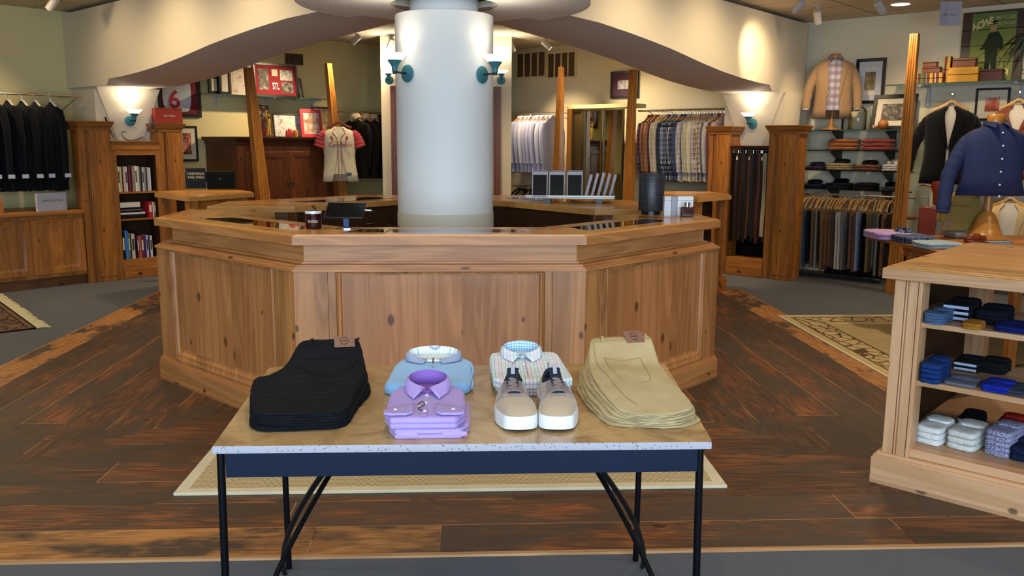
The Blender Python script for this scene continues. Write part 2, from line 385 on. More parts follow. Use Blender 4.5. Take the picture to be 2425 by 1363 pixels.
# arched beams from the column to the walls
PR = [(.2, 2.4315), (.7, 2.4315), (1.0, 2.428), (1.5, 2.39), (2.0, 2.35), (2.35, 2.315), (2.68, 2.278), (3.2, 2.205), (3.65, 2.15), (4.1, 2.112), (4.5, 2.088), (4.85, 2.080)]
def zs(s):
    if s >= 4.85: return 2.08
    for (a, za), (c, zc) in zip(PR, PR[1:]):
        if a <= s <= c:
            k = (s-a)/(c-a); k2 = k; return za+(zc-za)*k2
    return 2.43
def beam(name, a, w, wb, sg, end):
    a = Vector(a).normalized(); n = Vector((-a.y, a.x))*sg; rr = []; sl = [.25]+[.7+i*.1 for i in range(41)]+[4.78, 4.85, 5.0, end]
    sl = sorted(s for s in sl if s <= 4.79 or s >= 4.85)
    for s in sl:
        zz = zs(s); k = min(1, max(0, (s-.3)/1.2)); zf = zz+(.06*k if s < 4.8 else 0.0); 
        P = lambda o, z: (CC.x+a.x*s+n.x*o, CC.y+a.y*s+n.y*o, z)
        rr.append([P(w, 2.88), P(w, zf), P(w-.2, zz), P(wb+.02, zz), P(wb, zz), P(wb, 2.88)])
    b = M(); n0 = len(b.f); b.rings(rr, True, True)
    L = len(rr)-1
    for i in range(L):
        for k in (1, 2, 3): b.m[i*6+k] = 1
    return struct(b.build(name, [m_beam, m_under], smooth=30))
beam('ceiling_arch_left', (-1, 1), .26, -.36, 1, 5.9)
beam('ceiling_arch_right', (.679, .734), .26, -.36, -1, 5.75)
def pilaster(name, side, u0, u1, off, mt):
    _, _, W, a = SIDE[side]; t = M(); t.X = Matrix.Translation(W((u0+u1)/2, 0, 0)) @ Matrix.Rotation(a, 4, 'Z')
    w = (u1-u0)/2; d = off-.0
    t.box(-w, w, -d, 0.02, 0, 2.08)
    # flared corbel face: full width at the top, narrow at the foot
    z0, z1 = 1.40, 2.079; A = [(-w, -d, z1), (w, -d, z1), (w*.28, -d, z0), (-w*.28, -d, z0)]; B = [(-w, -d-.07, z1), (w, -d-.07, z1), (w*.28, -d-.004, z0), (-w*.28, -d-.004, z0)]
    t.rings([A, B]); return struct(t.build(name, mt, smooth=0))
pL = [uL(onL(222, 205, .62)), uL(onL(372, 215, .62))]
pilaster('wall_left_pilaster', 'L', pL[0], pL[1], .62, m_beam)
pR = [uR(onR(1718, 225, .72)), uR(onR(1862, 222, .72))]
pilaster('wall_right_pilaster', 'R', pR[0], pR[1], .72, m_beam)
# ---------------------------------------------------------------- built-in pine units along the walls
def pillar(label, side, u0, u1, off, depth, ztop, mt=m_hon, group='pine pillars beside the wall units', capw=.03):
    _, _, W, a = SIDE[side]; r = thing('pine_pillar', label, 'pillar', W((u0+u1)/2, off, 0), a, group); w = (u1-u0)/2
    b = M(); b.box(-w+.03, w-.03, .022, depth, 0, ztop); b.build('shaft', mt, r, bev=.002)
    b = M(); b.box(-w*.42, w, -.005, .03, 0, ztop-.01); b.box(-w*.30, w*.88, -.013, -.003, .05, ztop-.06); b.build('raised_panel', mt, r, bev=.004)
    b = M(); b.box(-w, -w*.62, .0, .05, 0, ztop-.01); b.box(-w*.70, -w*.50, .018, .05, 0, ztop-.01); b.build('side_board', mt, r, bev=.003)
    b = M(); z = ztop-.012; rr = []
    for e, zz in ((.0, z-.035), (.0, z-.01), (.012, z), (capw, z+.038), (capw+.004, z+.05), (capw, z+.055)):
        rr.append([(-w-e, -.014-e, zz), (w+e, -.014-e, zz), (w+e, depth+.0, zz), (-w-e, depth+.0, zz)])
    b.rings(rr); b.build('cap', m_pinelith, r, smooth=0)
    return r
OL, OR = (CL-13.4)*Q, (CR-12.85)*Q
pillar('tall pine pillar left of the bookcase, next to the cabinet run', 'L', 3.69, 4.02, OL, .27, 1.665)
pillar('tall pine pillar right of the bookcase, red box on its cap', 'L', 4.555, 4.825, OL, .30, 1.655)
pillar('tall pine pillar left of the hanging belts', 'R', -5.16, -4.885, OR, .30, 1.66)
pillar('tall pine pillar right of the hanging belts, beside the shirt shelves', 'R', -4.415, -4.08, OR, .30, 1.665)
def pxz(side, px, py, off): return SIDE[side][0](px, py, off).z
# bookcase
def bookcase():
    u0, u1 = 4.022, 4.553; W = u1-u0; r = thing('bookcase', 'narrow pine bookcase with dark open shelves between two tall pillars', 'bookcase', WL((u0+u1)/2, OL, 0), pi/4)
    w = W/2; b = M(); b.box(-w, -w+.05, .0, .25, 0, 1.43); b.box(w-.05, w, 0, .25, 0, 1.43); b.build('side_panel', m_hon, r, bev=.002)
    b = M(); b.box(-w+.05, w-.05, .235, .25, .1, 1.43); b.box(-w+.05, -w+.053, .01, .235, .215, 1.35); b.box(w-.053, w-.05, .01, .235, .215, 1.35); b.build('back_panel', m_dkin, r, smooth=0)
    b = M(); b.box(-w, w, -.012, .25, 1.41, 1.47); b.box(-w, w, -.022, .25, 1.467, 1.487); b.box(-w, w, -.032, .25, 1.487, 1.503); b.box(-w+.05, w-.05, 0, .03, 1.35, 1.41); b.build('header', m_pinelith, r, bev=.003)
    for z in (.955, .66): b = M(); b.box(-w+.05, w-.05, .015, .235, z-.02, z); b.build('shelf', m_pinelith, r)
    b = M(); b.box(-w+.05, w-.05, 0, .235, 0, .212); b.box(-w+.05, w-.05, -.012, .0, 0, .11); b.build('base', m_pinelith, r, bev=.003)
    return r
bookcase()
def mcol(c, rough=.5): 
    k = 'cover_'+c
    return bpy.data.materials.get(k) or plain(k, c, rough)
CN = {}
def books(side, off, u0, z, specs, shelf, group, lean=0.0, dep=.17):
    """upright books: (width, height, colour hex, colour words)"""
    _, _, W, a = SIDE[side]; u = u0; o = ['first', 'second', 'third', 'fourth', 'fifth', 'sixth', 'seventh', 'eighth', 'ninth', 'tenth', 'eleventh', 'twelfth', 'thirteenth', 'fourteenth', 'fifteenth', 'sixteenth', 'seventeenth', 'eighteenth', 'nineteenth', 'twentieth']
    for i, (w, h, c, words) in enumerate(specs):
        r = thing('book', f'{words} upright book, {o[i]} from the left end of the {shelf}', 'book', W(u+w/2, off, z), a, group)
        b = M(); b.box(-w/2, w/2, 0, .004, 0, h); b.box(-w/2, -w/2+.0025, .0, dep, 0, h); b.box(w/2-.0025, w/2, 0, dep, 0, h); b.build('cover', mcol(c), r, bev=.001)
        b = M(); b.box(-w/2+.003, w/2-.003, .004, dep-.005, .004, h-.005); b.build('pages', m_paper, r, smooth=0)
        if i % 2 == 0 and w > .018:
            b = M(); b.box(-w*.28, w*.28, -.0008, .001, h*.35, h*.8); b.build('spine_title', mcol('D8D2C0' if sum(int(c[k:k+2], 16) for k in (0, 2, 4)) < 380 else '3A3A3A'), r, smooth=0)
        u += w+.0015
hi = .27
sp = [(.022, .275, 'D8D0B8', 'cream'), (.018, .27, 'C8B878', 'pale yellow'), (.014, .272, '4A3020', 'thin brown'), (.02, .27, 'D8A8A0', 'pink'), (.022, .272, 'D0C8C0', 'light grey'), (.014, .27, '26222A', 'thin black'), (.012, .27, 'A03038', 'thin red'), (.02, .272, '2E2A2A', 'charcoal'), (.012, .268, 'C07880', 'dusty pink'), (.018, .275, '8A8474', 'olive grey'), (.024, .277, 'E4DCC0', 'ivory'), (.02, .275, 'C8C4A8', 'sage cream'), (.016, .262, '5A5C60', 'slate'), (.014, .262, '302C30', 'dark grey'), (.02, .262, 'C8C4BC', 'silver'), (.018, .262, '8C8A8C', 'mid grey'), (.014, .258, '38363C', 'narrow dark'), (.022, .26, 'B8B4B8', 'pearl grey'), (.016, .256, 'D4D0D0', 'white')]
books('L', OL-.03, 4.085, .9555, sp, 'top bookcase shelf', 'magazines and books on the top bookcase shelf')
sp = [(.03, .30, '101418', 'tall black'), (.034, .315, '3E78B0', 'tall blue'), (.02, .29, '5E6E70', 'grey-green'), (.012, .27, '3A3428', 'thin olive'), (.036, .275, 'C8BFA8', 'stone white'), (.024, .265, '1C1418', 'black and red'), (.02, .25, '8C2A38', 'crimson'), (.022, .245, 'A06A60', 'rust pink'), (.03, .25, '7A1C28', 'deep red'), (.022, .25, '3E2A5E', 'dark purple'), (.026, .25, 'B8A8C8', 'lilac'), (.016, .24, '28244A', 'navy'), (.026, .24, 'D0C8C4', 'off-white')]
books('L', OL-.03, 4.082, .2125, sp, 'bottom bookcase shelf', 'books on the bottom bookcase shelf')
sp = [(.045, .175, 'B01E28', 'bright red'), (.014, .17, 'E0D8D0', 'thin white'), (.02, .165, '7E6E60', 'brown grey')]
books('L', OL-.03, 4.40, .6605, sp, 'middle bookcase shelf', 'upright books on the middle shelf')
z = .661
for w, h, c, wd in ((.30, .022, '16120F', 'black book at the bottom of the lying stack'), (.29, .022, '2A2624', 'dark grey book second from the bottom of the lying stack'), (.285, .02, 'D8D4C8', 'white book in the middle of the lying stack'), (.25, .018, '1C1A1C', 'black book above the white one in the lying stack'), (.26, .018, '55504C', 'grey book third from the top of the lying stack'), (.24, .018, '0E0C0C', 'thin black book just under the white box file'), (.235, .055, 'CFC9B8', 'thick cream box-shaped book on top of the lying stack')):
    r = thing('book', wd, 'book', WL(4.075+w/2, OL-.03, z), pi/4, 'books lying flat on the middle shelf')
    b = M(); b.box(-w/2, w/2, 0, .18, 0, .003); b.box(-w/2, w/2, 0, .18, h-.003, h); b.box(-w/2, w/2, 0, .003, 0, h); b.build('cover', mcol(c), r)
    b = M(); b.box(-w/2+.004, w/2-.004, .003, .175, .003, h-.003); b.build('pages', m_paper, r, smooth=0); z += h+.0005
# left cabinet run
def cab_run():
    uA = 1.55; r = thing('cabinet', 'low pine cabinet run with panelled doors under the hanging suits', 'cabinet', WL(uA, OL, 0), pi/4)
    L = 3.688-uA; b = M(); b.box(0, L, .03, .75, .10, .745); b.build('body', m_hon, r, smooth=0)
    b = M(); b.box(0, L, .06, .72, 0, .10); b.build('toe_kick', wood('toe_wood', '7A4A22', '4A2A12', 0, .3), r, smooth=0)
    dw = uL(onL(205, 560, OL))-uL(onL(78, 560, OL)); x = L-.01
    for i in range(3):
        d = M(); x0 = x-dw+.004
        s = .055; z0, z1 = .14, .70
        d.box(x0, x, 0.012, .03, z0, z1)
        d.box(x0, x0+s, 0, .012, z0, z1); d.box(x-s, x, 0, .012, z0, z1); d.box(x0+s, x-s, 0, .012, z0, z0+s); d.box(x0+s, x-s, 0, .012, z1-s*.3, z1)
        g = []
        for e, yy in ((0, .0), (.025, .011)): g.append([(x0+s+e, yy, z0+s+e), (x-s-e, yy, z0+s+e), (x-s-e, yy, z1-s*.3-e), (x0+s+e, yy, z1-s*.3-e)])
        d.rings(g, False, False); o = d.build('door', m_hon, r, bev=.002)
        h = M(); xm = (x0+x)/2+.02; h.box(xm-.03, xm+.03, -.02, -.012, .632, .640); h.box(xm-.028, xm-.022, -.014, .003, .632, .64); h.box(xm+.022, xm+.028, -.014, .003, .632, .64); h.build('handle', m_chrome, o, bev=.002)
        x -= dw
    b = M(); b.box(-.02, L, -.03, .78, .745, .783); b.build('worktop', m_pinelith, r, bev=.004)
cab_run()
# pier pillars beside the column (dark strips of pine)
for px0, px1, lb in ((926, 942, 'dark pine post on the far pier, left of the white column'), (1169, 1186, 'dark pine post on the far pier, right of the white column')):
    x0, x1 = onY(px0, 330, 11.9).x, onY(px1, 330, 11.9).x
    r = thing('corner_post', lb, 'post', ((x0+x1)/2, 11.9, 0), 0, 'posts on the far pier'); w = (x1-x0)/2
    b = M(); b.box(-w, w, 0, .097, 0, 2.25); b.build('shaft', wood('dark_post_wood', '8A4A1E', '5A2C10', 2, .4) if 'left' in lb else bpy.data.materials['dark_post_wood'], r, bev=.004)
    b = M(); b.box(-w*.4, w*.4, -.012, .0, 0.02, 2.2); b.build('moulding', bpy.data.materials['dark_post_wood'], r, bev=.003)
# ---------------------------------------------------------------- tapered display posts
def tpost(label, side, pxt, pyt, wt, pxb, off, wbm, uo=0):
    on, u, W, a = SIDE[side]; zt = on(pxt, pyt, off).z; ub = u(on(pxb, 460, off)); ut = u(on(pxt, pyt, off)); k = on(pxt, 300, off)
    r = thing('display_post', label, 'post', W(ub, off, 0), a, 'tapered wooden display posts'); zb = 0; dx = (ut-ub)
    z46 = on(pxb, 460, off).z; sl = dx/(zt-z46)
    b = M(); rr = []
    for i in range(9):
        z = zt*i/8; w = wbm+(wt-wbm)*i/8; c = sl*(z-z46); w/=2; pts = []
        for q in range(5): x = -w+2*w*q/4; pts += [(c+x-w*.07, -w*.9, z), (c+x, -w*.75 if q not in (0, 4) else -w*.9, z), (c+x+w*.07, -w*.9, z)] if q not in (0, 4) else [(c+x, -w*.9, z)]
        rr.append(pts+[(c+w, w*.9, z), (c-w, w*.9, z)])
    b.rings(rr); b.build('shaft', m_post, r, smooth=0)
    b = M(); b.box(-wbm*.55, wbm*.55, -wbm*.52, wbm*.52, 0, .1); b.build('foot', m_post, r, bev=.004); return r
tpost('tall tapered wooden post in front of the armoire', 'L', 588, 160, .09, 621, .92, .165)
tpost('tapered wooden post right of the armoire, behind the baseball jersey', 'L', 777, 150, .07, 806, .86, .16)
tpost('tapered wooden post right of the pale blue shirts', 'R', 1329, 158, .06, 1320, .98, .16)
tpost('tapered wooden post between the mirror and the checked shirts', 'R', 1499, 165, .075, 1489, .98, .13)
tpost('tall fluted tapered wooden post on the right wall beside the black blazer', 'R', 2167, 80, .075, 2135, OR, .125)
# ---------------------------------------------------------------- rugs
def mk_sisal():
    t = NT('sisal_weave'); o = t.sep(t.co()); n_ = t.noise(t.co(), 40, 2)[0]
    a = t.math('SINE', t.math('ADD', t.math('MULTIPLY', o[1], 420), t.math('MULTIPLY', t.math('SINE', t.math('MULTIPLY', o[0], 210)), 1.6)))
    f = t.math('MULTIPLY_ADD', a, .5, .5); t.bump(f, .6, .006)
    return t.set(Base_Color=t.mix(f, lin('8C7A56'), t.mix(n_, lin('D8C89E'), lin('BFAE84'))), Roughness=.95)
m_bind = fabric('cream_rug_binding', 'CFC5A4')
r = thing('sisal_rug', 'woven beige sisal rug with a pale cloth border under the marble-topped table', 'rug', (-.0765, 3.95, .006))
b = M(); b.box(-1.15, 1.15, -.355, .34, 0, .012); b.build('weave', mk_sisal(), r, smooth=0)
b = M()
for x0, x1, y0, y1 in ((-1.2, 1.2, -.405, -.353), (-1.2, 1.2, .338, .39), (-1.2, -1.148, -.353, .338), (1.148, 1.2, -.353, .338)): b.box(x0, x1, y0, y1, 0, .014)
b.build('border', m_bind, r, bev=.003)
def mk_rug(name, ground, scroll, line):
    t = NT(name); o = t.sep(t.co()); hx, hy = 1.0, 1.0
    dx = t.math('SUBTRACT', 1.0, t.math('ABSOLUTE', o[0])); dy = t.math('SUBTRACT', 1.0, t.math('ABSOLUTE', o[1])); d = t.math('MINIMUM', dx, dy)
    w = t.n('ShaderNodeTexVoronoi', {'Vector': t.co(), 'Scale': 9}, feature='DISTANCE_TO_EDGE').outputs['Distance']
    band = t.math('MULTIPLY', t.math('GREATER_THAN', d, .07), t.math('LESS_THAN', d, .27))
    s_ = t.math('MULTIPLY', band, t.math('LESS_THAN', w, .06))
    ln = t.math('MAXIMUM', t.math('LESS_THAN', t.math('ABSOLUTE', t.math('SUBTRACT', d, .07)), .008), t.math('LESS_THAN', t.math('ABSOLUTE', t.math('SUBTRACT', d, .27)), .008))
    f = t.noise(t.co(), 5, 5)[0]; c = t.mix(f, lin(ground), lin(line)); c = t.mix(t.math('MAXIMUM', s_, ln), c, lin(scroll))
    t.bump(t.noise(t.co(), 200)[0], .4, .003)
    return t.set(Base_Color=c, Roughness=1.0)
r = thing('area_rug', 'beige rug with dark scrolled border on the carpet at the right', 'rug', (3.72, 6.32, .0005))
b = M(); b.box(-1, 1, -1, 1, 0, .012); b.build('pile', mk_rug('scroll_rug', 'B8A67A', '4E3A20', 'A08A5E'), r, smooth=0)
b = M(); b.box(-1.02, 1.02, -1.02, -1, 0, .013); b.box(-1.02, 1.02, 1, 1.02, 0, .013); b.box(-1.02, -1, -1, 1, 0, .013); b.box(1, 1.02, -1, 1, 0, .013); b.build('edge', m_bind, r)
r = thing('fringed_rug', 'small patterned oriental rug with a cream fringe on the carpet at the left', 'rug', (-4.35, 7.35, .0005), radians(34))
c0 = onZ(92, 778, 0); c1 = onZ(0, 789, 0); c2 = onZ(0, 728, 0)
ang = atan2(c0.y-c1.y, c0.x-c1.x); r.rotation_euler = (0, 0, ang); e1 = Vector((cos(ang), sin(ang))); e2 = Vector((-sin(ang), cos(ang)))
o2 = Vector((c0.x, c0.y))-e1*1.0+e2*1.0; r.location = (o2.x, o2.y, .0005)
b = M(); b.box(-1, .97, -.985, 1, 0, .01); b.build('pile', mk_rug('oriental_rug', '7A5A3A', '1C120C', '3E2418'), r, smooth=0)
b = M(); b.box(-1, .985, -1, -.985, 0, .011); b.box(.97, .985, -.985, 1, 0, .011); b.build('edge', plain('black_rug_edge', '0E0B0A', .9), r)
b = M(); random.seed(3)
for i in range(150):
    y = -1+i*.0133; b.tube([(.985, y, .006), (1.03, y+random.uniform(-.01, .01), .012), (1.075+random.uniform(-.01, .02), y+random.uniform(-.02, .02), .004)], .0035, 4)
o = b.build('fringe', fabric('cream_fringe', 'C8BA8E'), r); o['kind'] = 'stuff'
# ================================================================ COUNTER
ZT, ZF = 1.0325, .985
m_velvet = plain('dark_case_lining', '2A2420', .9)
def facet_frame(p0, p1):
    p0 = Vector(p0); p1 = Vector(p1); d = p1-p0; return p0, d.length, atan2(d.y, d.x)
def mslab(b, L, k0, k1, e0, e1, z0, z1, x0=None, x1=None):
    """slab following one side of the counter, mitred at its ends"""
    b.prism([((e0*k0 if x0 is None else x0), e0), ((L-e0*k1 if x1 is None else x1), e0), ((L-e1*k1 if x1 is None else x1), e1), ((e1*k0 if x0 is None else x0), e1)], z0, z1)
ctr = thing('sales_counter', 'large octagonal knotty pine counter with glass-topped display insets around the column', 'counter', (0, 0, 0))
Bq, Aq, FLq, FRq, RRq, Rbq = (-1.985, 6.12), (-1.972, 5.447), (-.908, 4.383), (.593, 4.383), (1.573, 5.363), (1.535, 5.80)
K = tan(radians(22.5))
def counter_facet(p0, p1, k0, k1, edge, full=True, glassy=True, inner=.47):
    p, L, a = facet_frame(p0, p1); kw = dict(loc=(p.x, p.y, 0), rz=a)
    # worktop pieces
    b = M(); 
    if glassy:
        g0, g1, o0, o1 = .17, .36, .15, .15
        mslab(b, L, k0, k1, .012, g0, ZF, ZT); mslab(b, L, k0, k1, g1, inner, ZF, ZT)
        b.prism([(g0*k0, g0), (g0*k0+o0, g0), (g1*k0+o0, g1), (g1*k0, g1)], ZF, ZT); b.prism([(L-g0*k1-o1, g0), (L-g0*k1, g0), (L-g1*k1, g1), (L-g1*k1-o1, g1)], ZF, ZT)
    else: mslab(b, L, k0, k1, .012, inner, ZF, ZT)
    mslab(b, L, k0, k1, .03, .045, ZT, ZT+.004); mslab(b, L, k0, k1, .05, .058, ZT, ZT+.0025)
    b.build('worktop', m_top, ctr, smooth=0, **kw)
    b = M(); mslab(b, L, k0, k1, 0, .012, ZF, ZT-.004); b.build('fascia', m_pineh, ctr, smooth=0, **kw)
    if glassy:
        b = M(); b.prism([(g0*k0+o0, g0), (L-g0*k1-o1, g0), (L-g1*k1-o1, g1), (g1*k0+o0, g1)], ZT-.006, ZT-.0005); b.build('glass_inset', m_glassd, ctr, smooth=0, **kw)
        b = M(); b.prism([(g0*k0+o0, g0), (L-g0*k1-o1, g0), (L-g1*k1-o1, g1), (g1*k0+o0, g1)], ZF-.04, ZF-.035); b.build('tray', m_velvet, ctr, smooth=0, **kw)
    b = M(); mslab(b, L, k0, k1, .095, .13, .885, ZF); b.build('frieze', m_pineh, ctr, smooth=0, **kw)
    b = M(); mslab(b, L, k0, k1, -.006, .11, .848, .860); mslab(b, L, k0, k1, .012, .11, .860, .869); mslab(b, L, k0, k1, .03, .11, .869, .880); mslab(b, L, k0, k1, .075, .11, .880, .890)
    b.build('ledge', m_pineh, ctr, smooth=0, **kw)
    b = M(); mslab(b, L, k0, k1, -.018, .03, 0, .125); mslab(b, L, k0, k1, -.014, .03, .125, .137); mslab(b, L, k0, k1, -.006, .03, .137, .150); b.build('base', m_pineh, ctr, smooth=0, **kw)
    for q_ in (dict(x1=edge), dict(x0=L-edge)): b = M(); mslab(b, L, k0, k1, .004, .03, .15, .848, **q_); b.build('corner_board', m_pine, ctr, smooth=0, **kw)
    if L < .8:
        b = M(); b.box(edge, L-edge, .008, .03, .15, .848); b.build('panel', m_pine, ctr, smooth=0, **kw); return
    e2 = edge+.072
    g = .0015
    for s in (0, 1):
        f = (lambda x: x) if not s else (lambda x: L-x)
        xs = sorted((f(edge+g), f(e2-.03))); b = M(); b.box(xs[0], xs[1], .002, .03, .15, .848); b.build('stile', m_pine, ctr, bev=.0015, **kw)
    b = M(); xa, xb, za, zb = e2-.028, L-e2+.028, .15, .846
    rr = []
    for e, yy in ((0, .028), (0, -.002), (.006, -.006), (.014, .0), (.020, .0), (.028, .012), (.034, .012), (.034, .028)):
        rr.append([(xa+e, yy, za+e*2.4), (xb-e, yy, za+e*2.4), (xb-e, yy, zb-e*.5), (xa+e, yy, zb-e*.5)])
    b.rings(rr, False, False); b.build('panel_moulding', m_pineh if False else m_pine, ctr, smooth=0, **kw)
    b = M(); b.box(xa+.03, xb-.03, .013, .028, za+.07, zb-.01); b.build('panel', m_panel, ctr, smooth=0, **kw)
m_panel = wood('pine_panel', 'C28450', '8E5428', 2, .235, knots=.75, rnd=.16, seed=.07)
counter_facet(Bq, Aq, 0, K, .08, glassy=False)
counter_facet(Aq, FLq, K, K, .145)
counter_facet(FLq, FRq, K, K, .172)
counter_facet(FRq, RRq, K, K, .135)
counter_facet(RRq, Rbq, K, 0, .06, glassy=False)
b = M()   # the wide ends of the worktop beside the two gaps
b.prism([(-1.51, 5.64), (-1.33, 5.90), (-1.975, 6.118), (-1.50, 5.66)], ZF+.001, ZT-.0005)
b.prism([(1.10, 5.56), (1.065, 5.80), (.955, 5.785)], ZF+.001, ZT-.0005); b.build('worktop_end', m_top, ctr, smooth=0)
car = M(); car.prism([(-1.86, 6.05), (-1.845, 5.52), (-.86, 4.51), (.545, 4.51), (1.44, 5.42), (1.43, 5.76), (1.0, 5.74), (1.06, 5.57), (.39, 4.83), (-.70, 4.83), (-1.47, 5.65), (-1.37, 5.87)], .0, .944)
car.build('carcass', m_hon, ctr, smooth=0)
# small things inside the glass insets
def tie_rolls(p0, p1, s0, s1, n, cols, lab):
    p, L, a = facet_frame(p0, p1)
    for i in range(n):
        x = L*(s0+(s1-s0)*i/(n-1)); c = cols[i % len(cols)]; w = L*(s1-s0)/n*.8
        q = Vector((cos(a)*x-sin(a)*.26, sin(a)*x+cos(a)*.26)); o = thing('folded_pocket_square', f'{c[1]} folded pocket square under the glass, {lab}', 'pocket square', (p.x+q.x, p.y+q.y, .9505), a, 'pocket squares under the counter glass')
        b = M(); pad(b, [(-w/2, -.06), (w/2, -.06), (w/2, .06), (-w/2, .06)], 0, .03, seed=i, n=24); b.build('cloth', fabcol(c[0]), o)
        b = M(); b.box(-w*.3, w*.3, -.058, -.045, .031, .034); b.build('paper_band', m_paper, o)
_fc = {}
def fabcol(c, **k):
    if c not in _fc: _fc[c] = fabric('cloth_'+c, c, **k)
    return _fc[c]
tie_rolls(Aq, FLq, .45, .82, 5, [('8A8A7A', 'sage'), ('D0C8B8', 'ivory'), ('C88888', 'rose'), ('5A6A78', 'slate'), ('C0B090', 'sand')], 'left slanting side of the counter')
tie_rolls(FRq, RRq, .2, .62, 6, [('B8A8A0', 'mauve'), ('C8C0B8', 'pearl'), ('6A6A50', 'olive'), ('9A8A70', 'taupe'), ('4A5A50', 'fern'), ('D8D0C0', 'cream')], 'right slanting side of the counter')
tie_rolls(FLq, FRq, .56, .72, 6, [('E8E4DC', 'white'), ('DAD6CE', 'chalk'), ('E0DCD8', 'snow white'), ('D0CCC8', 'pale grey'), ('ECE8E0', 'bright white'), ('D8D2C8', 'linen')], 'front of the counter')
# rear counter
rc = thing('sales_counter', 'rear part of the pine counter behind the column, with drawers facing inwards', 'counter', (0, 0, 0))
polyL = [(-1.94, 6.43), (-1.302, 6.433), (-.61, 7.23), (-.18, 7.23), (-.18, 7.9), (-.95, 7.9), (-1.94, 6.95)]
polyR = [(-.178, 7.23), (.24, 7.12), (.897, 6.213), (1.56, 6.22), (1.56, 6.95), (.58, 7.9), (-.178, 7.9)]
for P_, s in ((polyL, -1), (polyR, 1)):
    b = M(); b.prism(P_, ZF, ZT); b.build('worktop', m_top, rc, bev=.004)
    c = sum((Vector(q) for q in P_), Vector((0, 0)))/len(P_)
    b = M(); b.prism([(q[0]+(c.x-q[0])*.1, q[1]+(c.y-q[1])*.1) for q in P_], 0, ZF); b.build('carcass', m_dkin, rc, smooth=0)
def drawer_bank(p0, p1, ins, cells, mt):
    p, L, a = facet_frame(p0, p1); kw = dict(loc=(p.x, p.y, 0), rz=a)
    b = M(); b.box(0, L, ins+.012, ins+.05, 0, ZF); b.build('front_board', mt, rc, smooth=0, **kw)
    for (x0, x1, z0, z1, hd) in cells:
        b = M(); b.box(x0*L+.004, x1*L-.004, ins, ins+.014, z0, z1); o = b.build('drawer', mt, rc, bev=.002, **kw)
        if hd:
            h = M(); xm = (x0+x1)/2*L; h.box(xm-.05, xm+.05, ins-.018, ins-.012, (z0+z1)/2+.01, (z0+z1)/2+.018); h.box(xm-.045, xm-.04, ins-.015, ins+.002, (z0+z1)/2+.01, (z0+z1)/2+.018); h.box(xm+.04, xm+.045, ins-.015, ins+.002, (z0+z1)/2+.01, (z0+z1)/2+.018)
            h.build('handle', m_chrome, o, bev=.0015)
m_drw = wood('drawer_pine', '9A5E2E', '6A3A18', 0, .2, knots=.4)
drawer_bank(polyL[1], polyL[2], .035, [(.06, .5, .74, .93, 1), (.5, .94, .74, .93, 1), (.06, .5, .5, .73, 0), (.5, .94, .5, .73, 0)], m_drw)
drawer_bank(polyR[1], polyR[2], .035, [(.02, .1, .74, .93, 0), (.12, .52, .74, .93, 1), (.54, .94, .74, .93, 1), (.12, .52, .5, .73, 0), (.54, .94, .5, .73, 0)], m_drw)
drawer_bank((-1.93, 6.433), (-1.302, 6.433), .05, [(.05, .95, .15, .93, 0)], m_drw); drawer_bank((.897, 6.213), (1.56, 6.22), .05, [(.05, .95, .15, .93, 0)], m_drw)
for P4 in ([(-1.45, 6.85), (-1.12, 6.85), (-.66, 7.42), (-.9, 7.55)], [(-.5, 7.45), (-.3, 7.45), (-.3, 7.7), (-.6, 7.7)], [(.3, 7.42), (.45, 7.6), (.9, 7.15), (.75, 6.95)]):
    b = M(); b.prism(P4, ZT, ZT+.002); b.build('glass_inset', plain('dark_inset_glass', '3A3630', .06), rc, smooth=0)
# corner shelf units behind the counter
def corner_unit(v0, vL, vR, back, label, openside):
    r = thing('shelf_unit', label, 'shelf unit', (0, 0, 0)); P_ = [vL, v0, vR]+back; H_ = .99
    c = sum((Vector(q) for q in P_), Vector((0, 0)))/len(P_)
    sh = lambda k: [(q[0]+(c.x-q[0])*k, q[1]+(c.y-q[1])*k) for q in P_]
    b = M(); b.prism(P_, H_-.045, H_); b.prism(sh(.035), H_, H_+.008); b.prism(sh(.06), H_+.008, H_+.014); b.build('top', m_top, r, bev=.003)
    b = M(); b.prism(sh(.02), 0, .13); b.prism(sh(.05), .13, .15); b.build('base', m_pinelith, r, smooth=0)
    for (p0, p1, op) in ((vL, v0, openside in 'Lb'), (v0, vR, openside in 'Rb')):
        p, L, a = facet_frame(p0, p1); kw = dict(loc=(p.x, p.y, 0), rz=a); i = .045
        b = M(); b.box(i, i+.075, i, i+.06, .15, H_-.045); b.box(i+.02, i+.055, i-.008, i, .15, H_-.045); b.build('post', m_hon, r, bev=.002, **kw)
        b = M(); b.box(L-i-.075, L-i, i, i+.06, .15, H_-.045); b.box(L-i-.055, L-i-.02, i-.008, i, .15, H_-.045); b.build('post', m_hon, r, bev=.002, **kw)
        if op:
            for z in (.40, .66): b = M(); b.box(i+.07, L-i-.07, i+.01, i+.32, z, z+.02); b.build('shelf', m_pinelith, r, smooth=0, **kw)
        else: b = M(); b.box(i+.07, L-i-.07, i+.02, i+.035, .15, H_-.045); b.build('panel', m_hon, r, smooth=0, **kw)
    b = M(); b.prism(sh(.42), .15, H_-.045); b.build('core', m_dkin, r, smooth=0); return r
corner_unit((-2.64, 8.20), (-3.20, 8.90), (-2.21, 8.92), [(-2.45, 9.25), (-2.95, 9.25)], 'low pine corner shelf unit behind the counter, book and green box on top', 'L')
corner_unit((2.185, 8.22), (1.76, 8.93), (2.64, 8.655), [(2.55, 9.1), (2.0, 9.2)], 'low pine corner shelf unit behind the counter, below the checked shirts', 'R')
